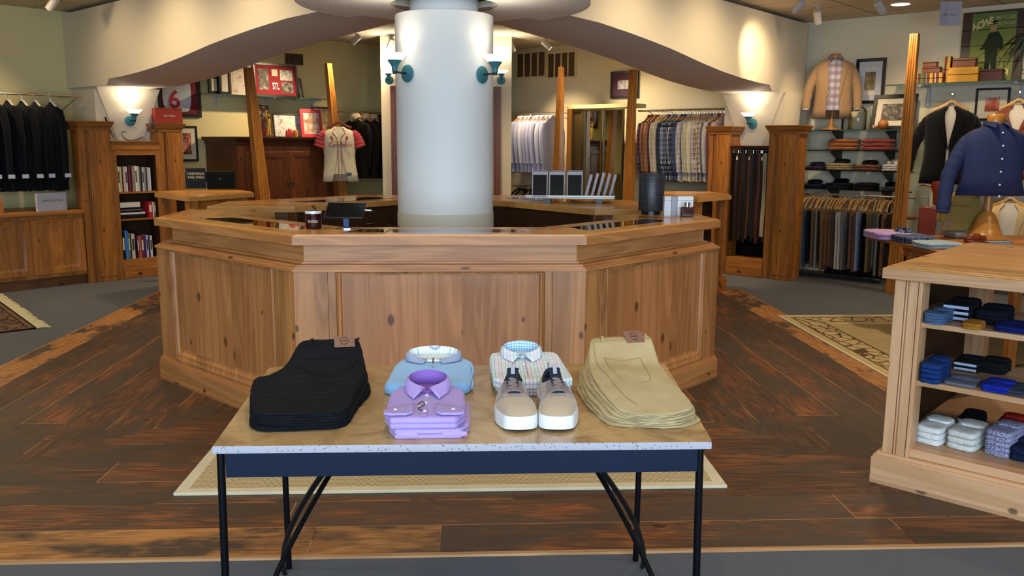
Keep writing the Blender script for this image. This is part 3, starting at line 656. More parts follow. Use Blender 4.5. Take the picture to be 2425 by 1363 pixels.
# things standing on the front counter
def text(parent, s, size, loc, mt, rx=pi/2, rz=0, ext=.0005, name='lettering', align='CENTER', sx=1.0, shear=0, bold=0):
    cu = bpy.data.curves.new(name, 'FONT'); cu.body = s; cu.size = size; cu.extrude = ext; cu.align_x = align; cu.align_y = 'CENTER'; cu.shear = shear; cu.offset = bold; cu.materials.append(mt)
    tmp = bpy.data.objects.new('tmp', cu); COL.objects.link(tmp); me = bpy.data.meshes.new_from_object(tmp, depsgraph=bpy.context.evaluated_depsgraph_get())
    bpy.data.objects.remove(tmp); me.name = name
    if not me.materials: me.materials.append(mt)
    o = bpy.data.objects.new(name, me); COL.objects.link(o); o.location = loc; o.rotation_euler = (rx, 0, rz); o.scale = (sx, 1, 1)
    if parent: o.parent = parent
    return o
m_gold = plain('pale_gold_print', 'D8C090', .4); m_silver = plain('silver_print', 'D0D0D4', .3, .5); m_redp = plain('red_print', 'B01E2C', .5); m_white_p = plain('white_print', 'F0EEE8', .5)
r = thing('candle', 'dark maroon glass candle with small lettering on the counter beside the tablet', 'candle', (*onZ(743, 541, ZT)[:2], ZT+.0005))
b = M(); b.lathe([(.030, 0), (.042, .002), (.0445, .012), (.0445, .098), (.0415, .098), (.0415, .082), (.001, .082)], 32); b.build('jar', plain('maroon_glass', '2A0A10', .12), r)
b = M(); b.lathe([(.0412, .0825), (.0412, .0875), (.001, .088)], 24); b.build('wax', m_cream, r)
b = M(); b.lathe([(.0450, .084), (.0450, .0985), (.0440, .0985), (.0440, .084)], 32); b.build('rim', plain('clear_rim', 'D8CFC4', .1), r)
text(r, 'ROSSI', .020, (.005, -.0452, .042), m_gold, ext=.0004)
r = thing('tablet_stand', 'dark payment tablet tilted on a blue-grey stand on the counter', 'tablet', (*onZ(820, 541, ZT)[:2], ZT+.0005), radians(-4))
b = M(); b.lathe([(.055, 0), (.055, .004), (.045, .006), (.001, .006)], 28, sy=.7); b.build('foot', m_chrome, r)
b = M(); b.box(-.016, .016, -.004, .012, .004, .085); b.build('stem', plain('blue_grey_metal', '2A4670', .6), r, bev=.003)
b = M(); b.X = Matrix.Translation((-.005, .01, .098)) @ Matrix.Rotation(radians(-58), 4, 'X'); b.box(-.108, .108, -.0045, .0045, -.07, .07); o = b.build('tablet_body', m_blackp, r, bev=.004)
b = M(); b.X = Matrix.Translation((-.005, .01, .098)) @ Matrix.Rotation(radians(-58), 4, 'X'); b.box(-.1, .1, -.0052, -.004, -.064, .064); b.build('screen', m_screen, o, smooth=0)
p0 = onZ(855, 541, ZT); b = M(); T0 = Vector(r.location)
b.tube([(.105, .02, .1), (.14, .02, .098), (.17, .03, .075), (.21, .06, .02), (.24, .1, .003), (.28, .12, .003)], .0022, 6); b.build('cable', m_blackp, r)
b = M(); b.tube([(.1, .02, .1), (.138, .02, .0985)], .0042, 8); b.build('plug', m_white_p, r)
def mk_perf():
    t = NT('perforated_black_leather'); o = t.sep(t.co()); a = t.math('MULTIPLY', t.math('ARCTAN2', o[1], o[0]), 9.0)
    v = t.comb(a, t.math('MULTIPLY', o[2], 105), 0); vo = t.n('ShaderNodeTexVoronoi', {'Vector': v, 'Scale': 1.0, 'Randomness': 0.0}, feature='F1'); d = t.math('LESS_THAN', vo.outputs['Distance'], .28)
    t.bump(t.math('SUBTRACT', 1, d), .6, .002); return t.set(Base_Color=t.mix(d, lin('14161A'), lin('4A5058')), Roughness=.42)
q = onZ(1542, 507, ZT); r = thing('perforated_canister', 'tall black perforated cylinder standing on the right side of the counter', 'canister', (q.x, q.y+.01, ZT+.0005))
b = M(); b.lathe([(.060, 0), (.062, .004), (.062, .022), (.082, .026), (.085, .032), (.085, .268), (.082, .273), (.001, .273)], 48); b.build('body', mk_perf(), r)
b = M(); b.lathe([(.064, 0), (.064, .02)], 40); b.build('foot', m_blackp, r)
qq = [(1575, 1592, 466, 'white fragrance box with grey edge, next to the black perforated cylinder', 'C8CCD4'), (1592, 1606, 467, 'narrow silver-grey fragrance box between two white ones on the counter', '8E939E'), (1606, 1644, 468, 'wide white fragrance box behind the small brown bottle', 'DCDEE2')]
for x0, x1, yt, lb, c in qq:
    p0 = onZ(x0, 512, ZT); p1 = onZ(x1, 512, ZT); w = (p1.x-p0.x)-.002; r = thing('fragrance_box', lb, 'box', (p0.x+w/2, p0.y+.03, ZT+.0005), 0, 'boxes beside the brown bottle')
    b = M(); b.box(-w/2, w/2, 0, .05, 0, .128); b.build('carton', plain('carton_'+c, c, .4), r, bev=.001)
    b = M(); b.box(-w/2-.0004, w/2+.0004, -.0004, .0504, .10, .102); b.build('lid_line', plain('lid_line', '8A8C92', .4), r, smooth=0)
p0 = onZ(1626, 513, ZT); r = thing('fragrance_bottle', 'small square dark brown bottle with chrome cap in front of the white boxes', 'bottle', (p0.x, p0.y-.004, ZT+.0005))
b = M(); b.box(-.042, .042, -.018, .018, 0, .064); b.build('flask', plain('brown_bottle_glass', '3A1C16', .08), r, bev=.006)
b = M(); b.lathe([(.013, .064), (.013, .07), (.019, .071), (.020, .094), (.001, .095)], 20); b.build('cap', m_chrome, r)
# card and glove rack on the rear counter
q = onZ(1352, 481, ZT); r = thing('display_rack', 'low metal tray rack holding dark window boxes and pale grey packets on the rear counter', 'rack', (q.x+.02, q.y+.13, ZT+.0025), radians(-8))
RK = Vector(r.location); b = M(); b.box(-.36, .34, -.16, .16, .035, .045); b.box(-.36, .34, -.165, -.155, .045, .062); b.box(.335, .345, -.16, .16, .045, .062); b.box(-.365, -.355, -.16, .16, .045, .062); b.build('tray', plain('brushed_metal', '9A968A', .35, .7), r, bev=.002)
for x in (-.19, .22):
    for y in (-.12, .12): b = M(); b.box(x-.025, x+.025, y-.02, y+.02, 0, .035); b.build('foot', m_blackp, r)
for x in (-.355, .335): b = M(); b.tube([(x, .15, .045), (x, .15, .16)], .004, 6); b.build('upright', m_chrome, r)
m_gry = plain('pale_grey_packet', 'A9A4A6', .5); m_gry2 = plain('grey_packet_edge', '8A8688', .5)
for i, x in enumerate((-.27, -.135, .005)):
    o = thing('window_box', f'dark-windowed grey box at the front of the metal rack, {["outer one by the column side", "middle one", "one next to the pale packets"][i]}', 'box', RK+Vector((x, -.13+.04*0-.03*i*.3, .0465)), radians(-8), 'dark window boxes in the rack')
    w = .062; b = M(); b.X = Matrix.Rotation(radians(-10), 4, 'X'); b.box(-w, w, 0, .03, 0, .20); b.build('box_body', m_gry, o, bev=.001)
    b = M(); b.X = Matrix.Rotation(radians(-10), 4, 'X'); b.box(-w+.008, w-.008, -.001, .002, .012, .175); b.build('window', m_screen, o, smooth=0)
for i in range(5):
    o = thing('glove_packet', f'pale grey flat packet leaning in the metal rack, {["first", "second", "third", "fourth", "fifth"][i]} from the dark-windowed boxes', 'packet', RK+Vector((.095+i*.05, -.135+.012*i, .0465)), radians(-8), 'pale packets in the rack')
    b = M(); b.X = Matrix.Rotation(radians(14), 4, 'Y'); b.box(-.011, .011, 0, .24, 0, .195-.008*abs(i-2)); b.build('packet', m_gry, o, bev=.001)
    b = M(); b.X = Matrix.Rotation(radians(14), 4, 'Y'); b.box(-.0115, .0115, -.0006, .02, .10, .104); b.build('seal', m_gry2, o, smooth=0)
for i in range(3):
    o = thing('window_box', f'grey box in the rear row of the metal rack, behind the {["outer", "middle", "inner"][i]} dark-windowed box', 'box', RK+Vector((-.25+i*.14, .02, .0465)), radians(-8), 'boxes in the back row of the rack')
    b = M(); b.box(-.06, .06, 0, .03, 0, .205); b.build('box_body', m_gry2, o, bev=.001)
    b = M(); b.box(-.052, .052, -.001, .001, .01, .18); b.build('window', m_screen, o, smooth=0)
# ================================================================ MARBLE-TOPPED TABLE
TZ = .722
def mk_trav():
    t = NT('travertine'); n_ = t.noise(t.co(), 7, 6, .62, .8)[0]; n2 = t.noise(t.co(), 22, 4)[0]; geo = t.n('ShaderNodeNewGeometry').outputs['Normal']; up = t.sep(geo)[2]
    c = t.ramp(n_, [(.32, lin('7E5F3A')), (.5, lin('AF8C5C')), (.62, lin('BFA06E')), (.72, lin('8F6E48'))]); c = t.mix(t.math('MULTIPLY', n2, .5), c, lin('A88A62'))
    vo = t.n('ShaderNodeTexVoronoi', {'Vector': t.co(), 'Scale': 110}); pit = t.math('LESS_THAN', vo.outputs['Distance'], .22)
    e = t.mix(t.math('MULTIPLY', pit, .8), lin('98949A'), lin('50483F'))
    return t.set(Base_Color=t.mix(t.math('GREATER_THAN', up, .5), e, c), Roughness=t.mix(t.math('GREATER_THAN', up, .5), (.75,)*3+(1,), (.22,)*3+(1,)))
tb = thing('display_table', 'table with a mottled tan stone top and thin black metal legs holding folded clothes', 'table', (0, 0, 0))
b = M(); pad(b, [(-.673, 2.165), (.640, 2.155), (.695, 2.985), (-.71, 2.975)], TZ-.020, .020, rnd=.0016, bulge=0, amp=0, it=0, n=120); b.build('stone_top', mk_trav(), tb, smooth=30)
m_navy = plain('dark_blue_painted_steel', '0E1A30', .3, .35, var=.2, vs=3); m_leg = plain('black_table_metal', '0B0D12', .32, .6)
b = M(); b.box(-.648, .609, 2.188, 2.193, .627, TZ-.0205); b.build('front_apron', m_navy, tb, bev=.001)
b = M(); b.box(-.66, .61, 2.95, 2.955, .640, TZ-.0205); b.build('back_apron', m_navy, tb, bev=.001)
for x in (-.668, .625): b = M(); b.box(x-.0025, x+.0025, 2.20, 2.95, .640, TZ-.0205); b.build('side_apron', m_navy, tb, bev=.001)
for x0, y0, x1, y1 in ((-.662, 2.20, -.672, 2.20), (.615, 2.195, .625, 2.195), (-.655, 2.905, -.654, 2.900), (.60, 2.915, .595, 2.91)):
    b = M(); b.tube([(x0, y0, TZ-.0205), (x1, y1, 0.0)], .0105, 14); b.build('leg', m_leg, tb)
for sg, cxx in ((-1, -.66), (1, .61)):
    for k, (ya, yb, dx) in enumerate(((2.25, 2.86, .27), (2.86, 2.25, .34))):
        pts = []; 
        for i in range(15):
            t_ = i/14; z = .632*(1-t_**1.0); x = cxx-sg*(dx*(1-t_)**1.5)+sg*.0
            pts.append((x-sg*.002*k, ya+(yb-ya)*t_, z if z > .0 else .0))
        b = M(); b.tube(pts, .0085, 10); b.build('curved_brace', m_leg, tb)
# ---------------------------------------------------------------- folded clothes
def spad(mb, poly, zb, zt, rnd=.006, bulge=.0, amp=.0015, seed=0, it=2, n=72, groove=0, freq=14, edge=0.0):
    B = smooth_poly(poly, it, n); c = sum(B, Vector((0, 0)))/len(B)
    fb = zb if callable(zb) else (lambda x, y: zb); ft = zt if callable(zt) else (lambda x, y: zt)
    lev = [(0, rnd*.6), (.1, rnd*.15), (.28, 0), (.42, rnd*.12), (.5, groove), (.58, rnd*.12), (.75, 0), (.9, rnd*.25), (1, rnd*.9)] if groove else [(0, rnd*.7), (.12, rnd*.2), (.4, 0), (.65, rnd*.05), (.88, rnd*.35), (1, rnd)]
    def P(b, inset, fr, top):
        d = (b-c); L = d.length; q = c+d*max(0, (L-inset)/L)*fr; a, e = fb(q.x, q.y), ft(q.x, q.y); z = a+(e-a)*top
        k = nz(q.x*freq+seed*3.1, q.y*freq, seed*1.7)
        if top > .3: z += amp*k*(1+2*(1-fr))
        if top >= 1: z += bulge*(1-fr*fr)
        w = edge*nz(b.x*30+seed, b.y*30, top*5+seed); return Vector((q.x+d.x/L*w, q.y+d.y/L*w, z))
    rr = [[P(b, 0, .3, 0) for b in B]]+[[P(b, i_, 1, t) for b in B] for t, i_ in lev]+[[P(b, rnd, f, 1) for b in B] for f in (.93, .84, .72, .6, .47, .34, .2, .03)]
    mb.rings(rr); return mb
def stitched(name, c, c2, fade=None):
    t = NT(name); f = t.noise(t.co(), 5, 4, .6)[0]; g = t.noise(t.co(), 500, 2)[0]; col = t.mix(t.n('ShaderNodeMapRange', {0: f, 1: .4, 2: .65}).outputs[0], lin(c), lin(c2)); t.bump(g, .3, .0015)
    return t.set(Base_Color=col, Roughness=.9, Sheen_Weight=.0, Specular_IOR_Level=.2)
m_jean = stitched('black_navy_twill', '05060A', '0B0D13'); m_seam = plain('dark_seam', '030406', .9); m_fade = plain('faded_crease', '2A2826', .95)
m_khaki = stitched('khaki_twill', 'B2A078', 'A49068'); m_kseam = plain('khaki_seam', '8E7848', .9); m_patch = plain('brown_leather_patch', '7A5648', .55, var=.15, vs=40)
def surf_line(par, name, pts, zf, r, mt, lift=.0008):
    b = M(); b.tube([(x, y, zf(x, y)+lift) for x, y in pts], r, 5, flat=.5); return b.build(name, mt, par)
def curve(pts, n=14):
    """smooth line through a few points"""
    P = [Vector(p) for p in pts]; out = []
    for i in range(len(P)-1):
        p0, p1, p2, p3 = P[max(i-1, 0)], P[i], P[i+1], P[min(i+2, len(P)-1)]
        for k in range(n):
            t = k/n; out.append(.5*((2*p1)+(p2-p0)*t+(2*p0-5*p1+4*p2-p3)*t*t+(3*p1-p0-3*p2+p3)*t**3))
    return out+[P[-1]]
def pile(n, base, H, polys, mt, labels, grp, seam, amp=.0015, groove=.006, edge=.003, seed=0):
    out = []
    for i in range(n):
        fb = (lambda x, y, i=i: base+H(x, y)*i/n+.0004); ft = (lambda x, y, i=i: base+H(x, y)*(i+1)/n-.0002)
        r = thing('folded_trousers', labels[i], 'trousers', (0, 0, 0), 0, grp); b = M()
        spad(b, polys[i], fb, ft, rnd=.005, amp=amp if i == n-1 else .0003, groove=groove, edge=edge, seed=seed+i, bulge=.003 if i == n-1 else 0, n=110); b.build('cloth', mt, r, smooth=60); out.append((r, ft))
    return out
def sst(t): t = max(0, min(1, t)); return t*t*(3-2*t)
def Hn(x, y): return .052+.046*max(0, min(1, (y-2.29)/.5))+.040*sst((y-2.64)/.15)
topn = [(-.600, 2.275), (-.47, 2.272), (-.345, 2.285), (-.338, 2.45), (-.336, 2.62), (-.352, 2.72), (-.378, 2.80), (-.40, 2.812), (-.47, 2.80), (-.545, 2.79), (-.565, 2.765), (-.58, 2.68), (-.60, 2.61), (-.625, 2.57), (-.655, 2.56), (-.648, 2.47)]
def vary(P, k, s): 
    return [(x+k*nz(x*9, y*9, s), y+k*nz(x*9+5, y*9, s)) for x, y in P]
pn = []
for i in range(4):
    q = [(x+(.018-.005*i if x > -.42 and y > 2.5 else 0)-(.0), y) for x, y in topn]
    if i < 3: q = [(x, min(y, 2.77)) if y > 2.7 else (x, y) for x, y in q]; q = vary(q, .016, i*3.3)
    pn.append(q)
nl = ['black folded trousers at the bottom of the dark pile on the stone table', 'black folded trousers second from the bottom of the dark pile', 'black folded trousers just beneath the top pair of the dark pile', 'black-navy folded trousers with brown leather patch, topmost of the dark pile']
res = pile(4, TZ+.0006, Hn, pn, m_jean, nl, 'dark folded trousers on the stone table', m_seam)
tr, zt_ = res[-1]
zt2 = lambda x, y: zt_(x, y)+.0035
surf_line(tr, 'pocket_seam', curve([(-.545, 2.64), (-.50, 2.59), (-.45, 2.555), (-.40, 2.58), (-.36, 2.68)]), zt2, .0012, m_seam, .001)
surf_line(tr, 'pocket_seam', curve([(-.53, 2.68), (-.36, 2.69)]), zt2, .0008, m_seam, .001)
for pts in ([(-.56, 2.49), (-.48, 2.52), (-.40, 2.52), (-.345, 2.57)], [(-.59, 2.40), (-.5, 2.43), (-.42, 2.42), (-.35, 2.49)], [(-.54, 2.56), (-.47, 2.555), (-.39, 2.585)]): surf_line(tr, 'crease', curve(pts), zt2, .0011, m_fade, -.0002)
def patch(par, cx_, cy_, z, w, d, rz, mt, tilt=(0, 0)):
    b = M(); b.X = Matrix.Translation((cx_, cy_, z)) @ Matrix.Rotation(rz, 4, 'Z') @ Matrix.Rotation(tilt[0], 4, 'X'); b.box(-w/2, w/2, -d/2, d/2, 0, .002); o = b.build('leather_patch', mt, par, bev=.0006)
    o['label'] = 'brown leather waistband patch with a round stamp'
    b = M(); b.X = Matrix.Translation((cx_, cy_, z+.0022)) @ Matrix.Rotation(rz, 4, 'Z') @ Matrix.Rotation(tilt[0], 4, 'X'); n = 24; b.rings([[(r_*w*.2*cos(2*pi*k/n), r_*d*.32*sin(2*pi*k/n), zz) for k in range(n)] for r_, zz in ((1, 0), (1, .0004), (.9, .0004), (.9, 0))], False, False)
    b.box(-w*.12, w*.12, -.0008, .0008, 0, .0004); b.box(-w*.08, w*.1, .002, .003, 0, .0004); b.build('stamp', m_seam, o); return o
surf_line(tr, 'waistband_seam', curve([(-.555, 2.745), (-.47, 2.755), (-.37, 2.76)]), zt2, .0009, m_seam, .0005)
patch(tr, -.415, 2.765, zt2(-.415, 2.765)+.001, .066, .062, radians(10), m_patch, (.42,))
for x, y in ((-.523, 2.785), (-.374, 2.79)): b = M(); b.tube([(x, y-.035, zt2(x, y-.035)), (x+.001, y-.015, zt2(x, y)+.003), (x+.002, y+.008, zt2(x, y)-.001)], .0045, 6, flat=.4); b.build('belt_loop', m_jean, tr)
def Hk(x, y): return .040+.052*max(0, min(1, (y-2.29)/.5))+.042*sst((y-2.66)/.16)
topk = [(.415, 2.30), (.489, 2.262), (.562, 2.275), (.632, 2.325), (.628, 2.40), (.612, 2.52), (.605, 2.74), (.603, 2.84), (.592, 2.855), (.50, 2.83), (.412, 2.82), (.395, 2.79), (.372, 2.66), (.375, 2.53), (.394, 2.40)]
pk = []
for i in range(6):
    sh = (5-i)*.0055; q = [(x-(sh*1.3 if x < .45 else -sh*.6 if y < 2.6 else sh*.2), y-(sh*.2 if y < 2.4 else sh*.9)) for x, y in topk]
    if i < 5: q = vary(q, .018, i*2.7+1)
    pk.append([(x, max(y, 2.262)) for x, y in q])
kl = ['khaki folded trousers at the bottom of the tan pile on the stone table', 'khaki folded trousers second from the bottom of the tan pile', 'khaki folded trousers third from the bottom of the tan pile', 'khaki folded trousers third from the top of the tan pile', 'khaki folded trousers just beneath the top pair of the tan pile', 'khaki folded trousers with back pocket and leather patch, topmost of the tan pile']
res = pile(6, TZ+.0006, Hk, pk, m_khaki, kl, 'khaki folded trousers on the stone table', m_kseam, seed=20, edge=.005)
tr, zt_ = res[-1]; zk = lambda x, y: zt_(x, y)+.0035
surf_line(tr, 'pocket_seam', curve([(.43, 2.70), (.445, 2.59), (.463, 2.525), (.50, 2.50), (.545, 2.525), (.55, 2.63), (.546, 2.70)]), zk, .0009, m_kseam, .0004)
surf_line(tr, 'pocket_seam', curve([(.43, 2.70), (.49, 2.685), (.546, 2.70)]), zk, .0009, m_kseam, .0004)
surf_line(tr, 'waistband_seam', curve([(.398, 2.775), (.50, 2.785), (.603, 2.80)]), zk, .0008, m_kseam, .0004)
surf_line(tr, 'side_seam', curve([(.404, 2.77), (.402, 2.66), (.42, 2.55), (.44, 2.42), (.47, 2.33)]), zk, .0008, m_kseam, .0002)
patch(tr, .545, 2.805, zk(.545, 2.805)+.001, .062, .064, radians(7), m_patch, (.42,))
for x, y in ((.437, 2.815), (.588, 2.845)): b = M(); b.tube([(x, y-.04, zk(x, y-.04)), (x+.001, y-.015, zk(x, y)+.003), (x+.001, y+.006, zk(x, y)-.001)], .005, 6, flat=.4); b.build('belt_loop', m_khaki, tr)
# shirts
def collar(par, cx_, cy_, z, rx, ry, hb, mt, mi=None, hf=None, spread=.5, leaf=.05, drop=.0, n=36, gap=.10, name='collar', soft=False, fallb=.03, rz=0):
    """standing neckband with a turned-down leaf ending in two points at the front"""
    hf = hf or hb*.45; b = M(); rows = []
    for i in range(n+1):
        t = -1+2*i/n; a = t*(pi-gap); x, y = rx*sin(a), ry*cos(a); k = abs(t)**3; h = hb+(hf-hb)*(abs(t)**1.6); ox, oy = sin(a), cos(a)
        A = Vector((x*.93, y*.93, 0)); T = Vector((x, y, h)); kk = max(0, (abs(t)-.55)/.45); sg = 1 if t > 0 else -1
        fall = fallb+(.012-fallb)*kk if soft else fallb
        out = Vector((x+ox*.012, y+oy*.012, max(h-fall, .004)))
        pt = Vector((x*1.05+sg*spread*leaf, y-leaf*.85, .004+drop)); O = out.lerp(pt, kk**1.7) if kk else out
        mid = T.lerp(O, .35)+Vector((ox*.004, oy*.004, .004*(1-kk)))
        rows.append([A, A.lerp(T, .6), T+Vector((0, 0, .0)), mid, O, O+Vector((-ox*.002, -oy*.002, -.0025))])
    I = [[b.pt(p) for p in r] for r in rows]
    for i in range(n):
        for j in range(5): b.cm = 0 if j >= 2 else (1 if mi else 0); b.face((I[i][j], I[i][j+1], I[i+1][j+1], I[i+1][j]))
    return b.build(name, [mt, mi] if mi else mt, par, smooth=60, solid=.0016, loc=(cx_, cy_, z), rz=rz)
m_btn = plain('pale_button', 'E6E2E4', .3); m_bthr = plain('button_thread', '7A6A86', .5)  # thread colour for the button stitches
def button(par, x, y, z, r=.0052, name='button', mt=None):
    b = M(); b.lathe([(r, 0), (r, .0012), (r*.85, .0018), (r*.7, .0012), (.0001, .0012)], 16, (x, y, z)); o = b.build(name, mt or m_btn, par)
    q = M(); q.box(x-.0012, x-.0004, y-.0006, y+.0006, z+.001, z+.0019); q.box(x+.0004, x+.0012, y-.0006, y+.0006, z+.001, z+.0019); q.build('thread', m_bthr, o, smooth=0); return o
def rrect(x0, x1, y0, y1, top=0): return [(x0, y0), ((x0+x1)/2, y0), (x1, y0), (x1+top, y1), ((x0+x1)/2, y1), (x0-top, y1)]
m_lav = fabric('lavender_cotton', 'A48CC8', '9880C0', rough=.8); m_lavi = plain('lavender_inside', '7A52A0', .8)
x0, x1, y0, y1 = -.238, -.018, 2.205, 2.475; xc = -.128
lo = thing('folded_shirt', 'lavender folded dress shirt lying under the top lavender shirt', 'shirt', (0, 0, 0), 0, 'lavender folded shirts')
b = M(); pad(b, rrect(-.226, -.006, 2.203, 2.48), TZ+.0006, .026, rnd=.006, amp=.0005, bulge=.0, seed=5, n=72, groove=.006, it=1, edge=.001); b.build('body', m_lav, lo)
b = M(); pad(b, [(-.20, 2.199), (-.142, 2.199), (-.142, 2.212), (-.20, 2.212)], TZ+.008, .011, rnd=.003, n=24, it=1, amp=0); b.build('cuff', m_lav, lo)
b = M(); pad(b, [(-.08, 2.199), (-.012, 2.199), (-.012, 2.212), (-.08, 2.212)], TZ+.008, .011, rnd=.003, n=24, it=1, amp=0); b.build('cuff', m_lav, lo)
sh = thing('folded_shirt', 'lavender folded dress shirt with spread collar, topmost, in front of the pale blue sweater', 'shirt', (0, 0, 0), 0, 'lavender folded shirts')
ZS = TZ+.0275
b = M(); pad(b, rrect(x0, x1, y0, y1, -.004), ZS, .030, rnd=.007, amp=.0008, bulge=.004, seed=8, n=84, groove=.005, it=1, edge=.001, zf=lambda x, y: .012*max(0, (y-2.30)/.17)); b.build('body', m_lav, sh)
zsf = lambda y: ZS+.0325+.012*max(0, (y-2.30)/.17)+.001
collar(sh, xc, 2.445, zsf(2.44)-.004, .056, .048, .046, m_lav, m_lavi, hf=.02, spread=.45, leaf=.066, fallb=.036)
b = M(); b.lathe([(.05, 0), (.048, .004), (.0001, .003)], 28, (xc, 2.445, zsf(2.44)-.002), sy=.86); b.build('inner_yoke', m_lavi, sh)
b = M(); b.rings([[(xc-.008+x, y, zsf(y)+.0012+.0016*zz) for x, zz in ((0, -1), (0, 0), (.015, 0), (.015, -1))] for y in (2.212, 2.26, 2.30, 2.34, 2.385)]); b.build('placket', m_lav, sh)
for y in (2.378, 2.322, 2.252): button(sh, xc, y, zsf(y)+.0012)
for sg in (-1, 1):
    px = xc+sg*.03; qx = xc+sg*.108; b = M(); P_ = [(px, 2.216), (qx, 2.214), (qx, 2.262), (px+sg*.032, 2.278), (px+sg*.002, 2.306)]
    if sg < 0: P_ = P_[::-1]
    pad(b, P_, zsf(2.22)+.0008, .006, rnd=.002, amp=.0003, n=48, it=1, bulge=.001); o = b.build('cuff', m_lav, sh)
    surf_line(sh, 'cuff_edge', curve([(px+sg*.0, 2.308), (px+sg*.032, 2.281), (qx, 2.264)]), lambda x, y: zsf(2.22)+.0045, .0012, m_lavi, 0)
    button(sh, px+sg*.048, 2.246, zsf(2.22)+.0078)
tg = M(); tg.tube(curve([(xc-.022, 2.30, zsf(2.3)+.004), (xc-.01, 2.318, zsf(2.3)+.008), (xc-.002, 2.30, zsf(2.3)+.007), (xc-.008, 2.28, zsf(2.28)+.006), (xc-.018, 2.262, zsf(2.26)+.005), (xc-.004, 2.248, zsf(2.25)+.004)]), .0011, 6); tg.build('tag_cord', plain('black_cord', '0A0808', .6), sh)
b = M(); pad(b, [(xc-.024, 2.285), (xc-.012, 2.285), (xc-.012, 2.318), (xc-.024, 2.318)], zsf(2.3)+.002, .0015, rnd=.0005, amp=0, n=24, it=1, bulge=0); b.build('paper_tag', plain('pink_tag', 'C8A8B8', .6), sh)
# pale blue quarter-zip sweater
m_sky = fabric('sky_blue_knit', '86B4E0', '78A6D6', sheen=.3); m_skyc = fabric('grey_blue_collar_knit', '9AA4BC', '8894B0'); m_lin = check('sweater_lining', 'DDE2E2', [(0, .012, .0012, '5A7A98', .7, 0), (1, .012, .0012, '5A7A98', .7, 0)], (0, 1))
sw = thing('folded_sweater', 'pale blue folded quarter-zip sweater behind the lavender shirts', 'sweater', (0, 0, 0))
b = M(); pad(b, [(-.278, 2.60), (-.14, 2.592), (-.004, 2.60), (.004, 2.72), (.010, 2.83), (-.03, 2.88), (-.22, 2.885), (-.258, 2.83), (-.268, 2.70)], TZ+.0006, .036, rnd=.013, amp=.002, bulge=.010, seed=3, n=90, zf=lambda x, y: .018*max(0, (y-2.65)/.2)); b.build('body', m_sky, sw)
zw = TZ+.064
collar(sw, -.128, 2.835, zw-.006, .083, .045, .036, m_skyc, m_lin, hf=.012, spread=.35, leaf=.03, fallb=.022, gap=.25)
b = M(); b.lathe([(.074, 0), (.07, .006), (.0001, .004)], 28, (-.128, 2.835, zw-.004), sy=.55); b.build('lining', m_lin, sw)
b = M(); b.tube([(-.128, 2.79, zw+.010), (-.127, 2.765, zw+.007), (-.126, 2.735, zw+.002)], .0025, 6, flat=.5); b.build('zip', plain('dark_zip', '3A4250', .4, .5), sw)
b = M(); b.box(-.130, -.122, 2.722, 2.738, zw+.001, zw+.004); b.build('zip_pull', m_chrome, sw, bev=.001)
b = M(); b.tube(curve([(-.005, 2.79, TZ+.05), (.004, 2.74, TZ+.045), (-.002, 2.69, TZ+.035), (.003, 2.64, TZ+.03), (.0, 2.61, TZ+.02)]), .0035, 6); b.build('sleeve_edge', m_sky, sw)
# checked shirts
m_chk = check('multi_check_cotton', 'DEE2E6', [(0, .0115, .0016, '6A6AA0', .75, 0), (1, .0115, .0016, '7A7AA8', .7, 0), (0, .046, .012, 'E8B8C8', .35, 0), (1, .046, .012, '9AD0D8', .4, 0.01), (0, .046, .010, 'A0D8D0', .35, .023)], (0, 1))
m_chk2 = check('blue_check_lining', 'BFD8E8', [(0, .009, .0015, '3A6A90', .8, 0), (2, .009, .0015, '3A6A90', .8, 0)], (0, 1, 2)) if False else check('blue_check_lining', 'B8D4E6', [(0, .009, .0015, '3A6A90', .8, 0), (1, .009, .0015, '3A6A90', .8, 0)], (0, 2))
lo = thing('folded_shirt', 'multicoloured check folded shirt lying under the top checked shirt', 'shirt', (0, 0, 0), 0, 'checked folded shirts')
b = M(); pad(b, rrect(.074, .318, 2.585, 2.885), TZ+.0006, .024, rnd=.006, amp=.0005, bulge=0, seed=12, n=80, groove=.006, it=1, edge=.002); b.build('body', m_chk, lo)
b = M(); pad(b, [(.25, 2.580), (.312, 2.580), (.312, 2.594), (.25, 2.594)], TZ+.008, .010, rnd=.003, n=24, it=1, amp=0); b.build('cuff', m_chk, lo)
sh = thing('folded_shirt', 'multicoloured check folded shirt with buttoned collar, behind the suede sneakers', 'shirt', (0, 0, 0), 0, 'checked folded shirts')
ZS = TZ+.0255; b = M(); pad(b, [(.068, 2.575), (.19, 2.572), (.318, 2.58), (.312, 2.70), (.298, 2.85), (.285, 2.885), (.19, 2.89), (.07, 2.885), (.058, 2.84), (.062, 2.70)], ZS, .030, rnd=.007, amp=.001, bulge=.004, seed=14, n=90, groove=.005, it=1, edge=.002, zf=lambda x, y: .014*max(0, (y-2.68)/.2)); b.build('body', m_chk, sh)
zc2 = ZS+.046; collar(sh, .168, 2.845, zc2-.006, .060, .046, .042, m_chk, m_chk2, hf=.018, spread=.42, leaf=.062, fallb=.034)
b = M(); b.lathe([(.053, 0), (.05, .004), (.0001, .003)], 28, (.168, 2.845, zc2-.003), sy=.8); b.build('inner_yoke', m_chk2, sh)
button(sh, .168, 2.79, zc2+.004); button(sh, .170, 2.72, zc2-.003)
surf_line(sh, 'placket_edge', [(.176, 2.60), (.176, 2.70), (.176, 2.79)], lambda x, y: ZS+.034+.014*max(0, (y-2.68)/.2), .0008, plain('blue_stitch', '5A6A98', .8), .001)
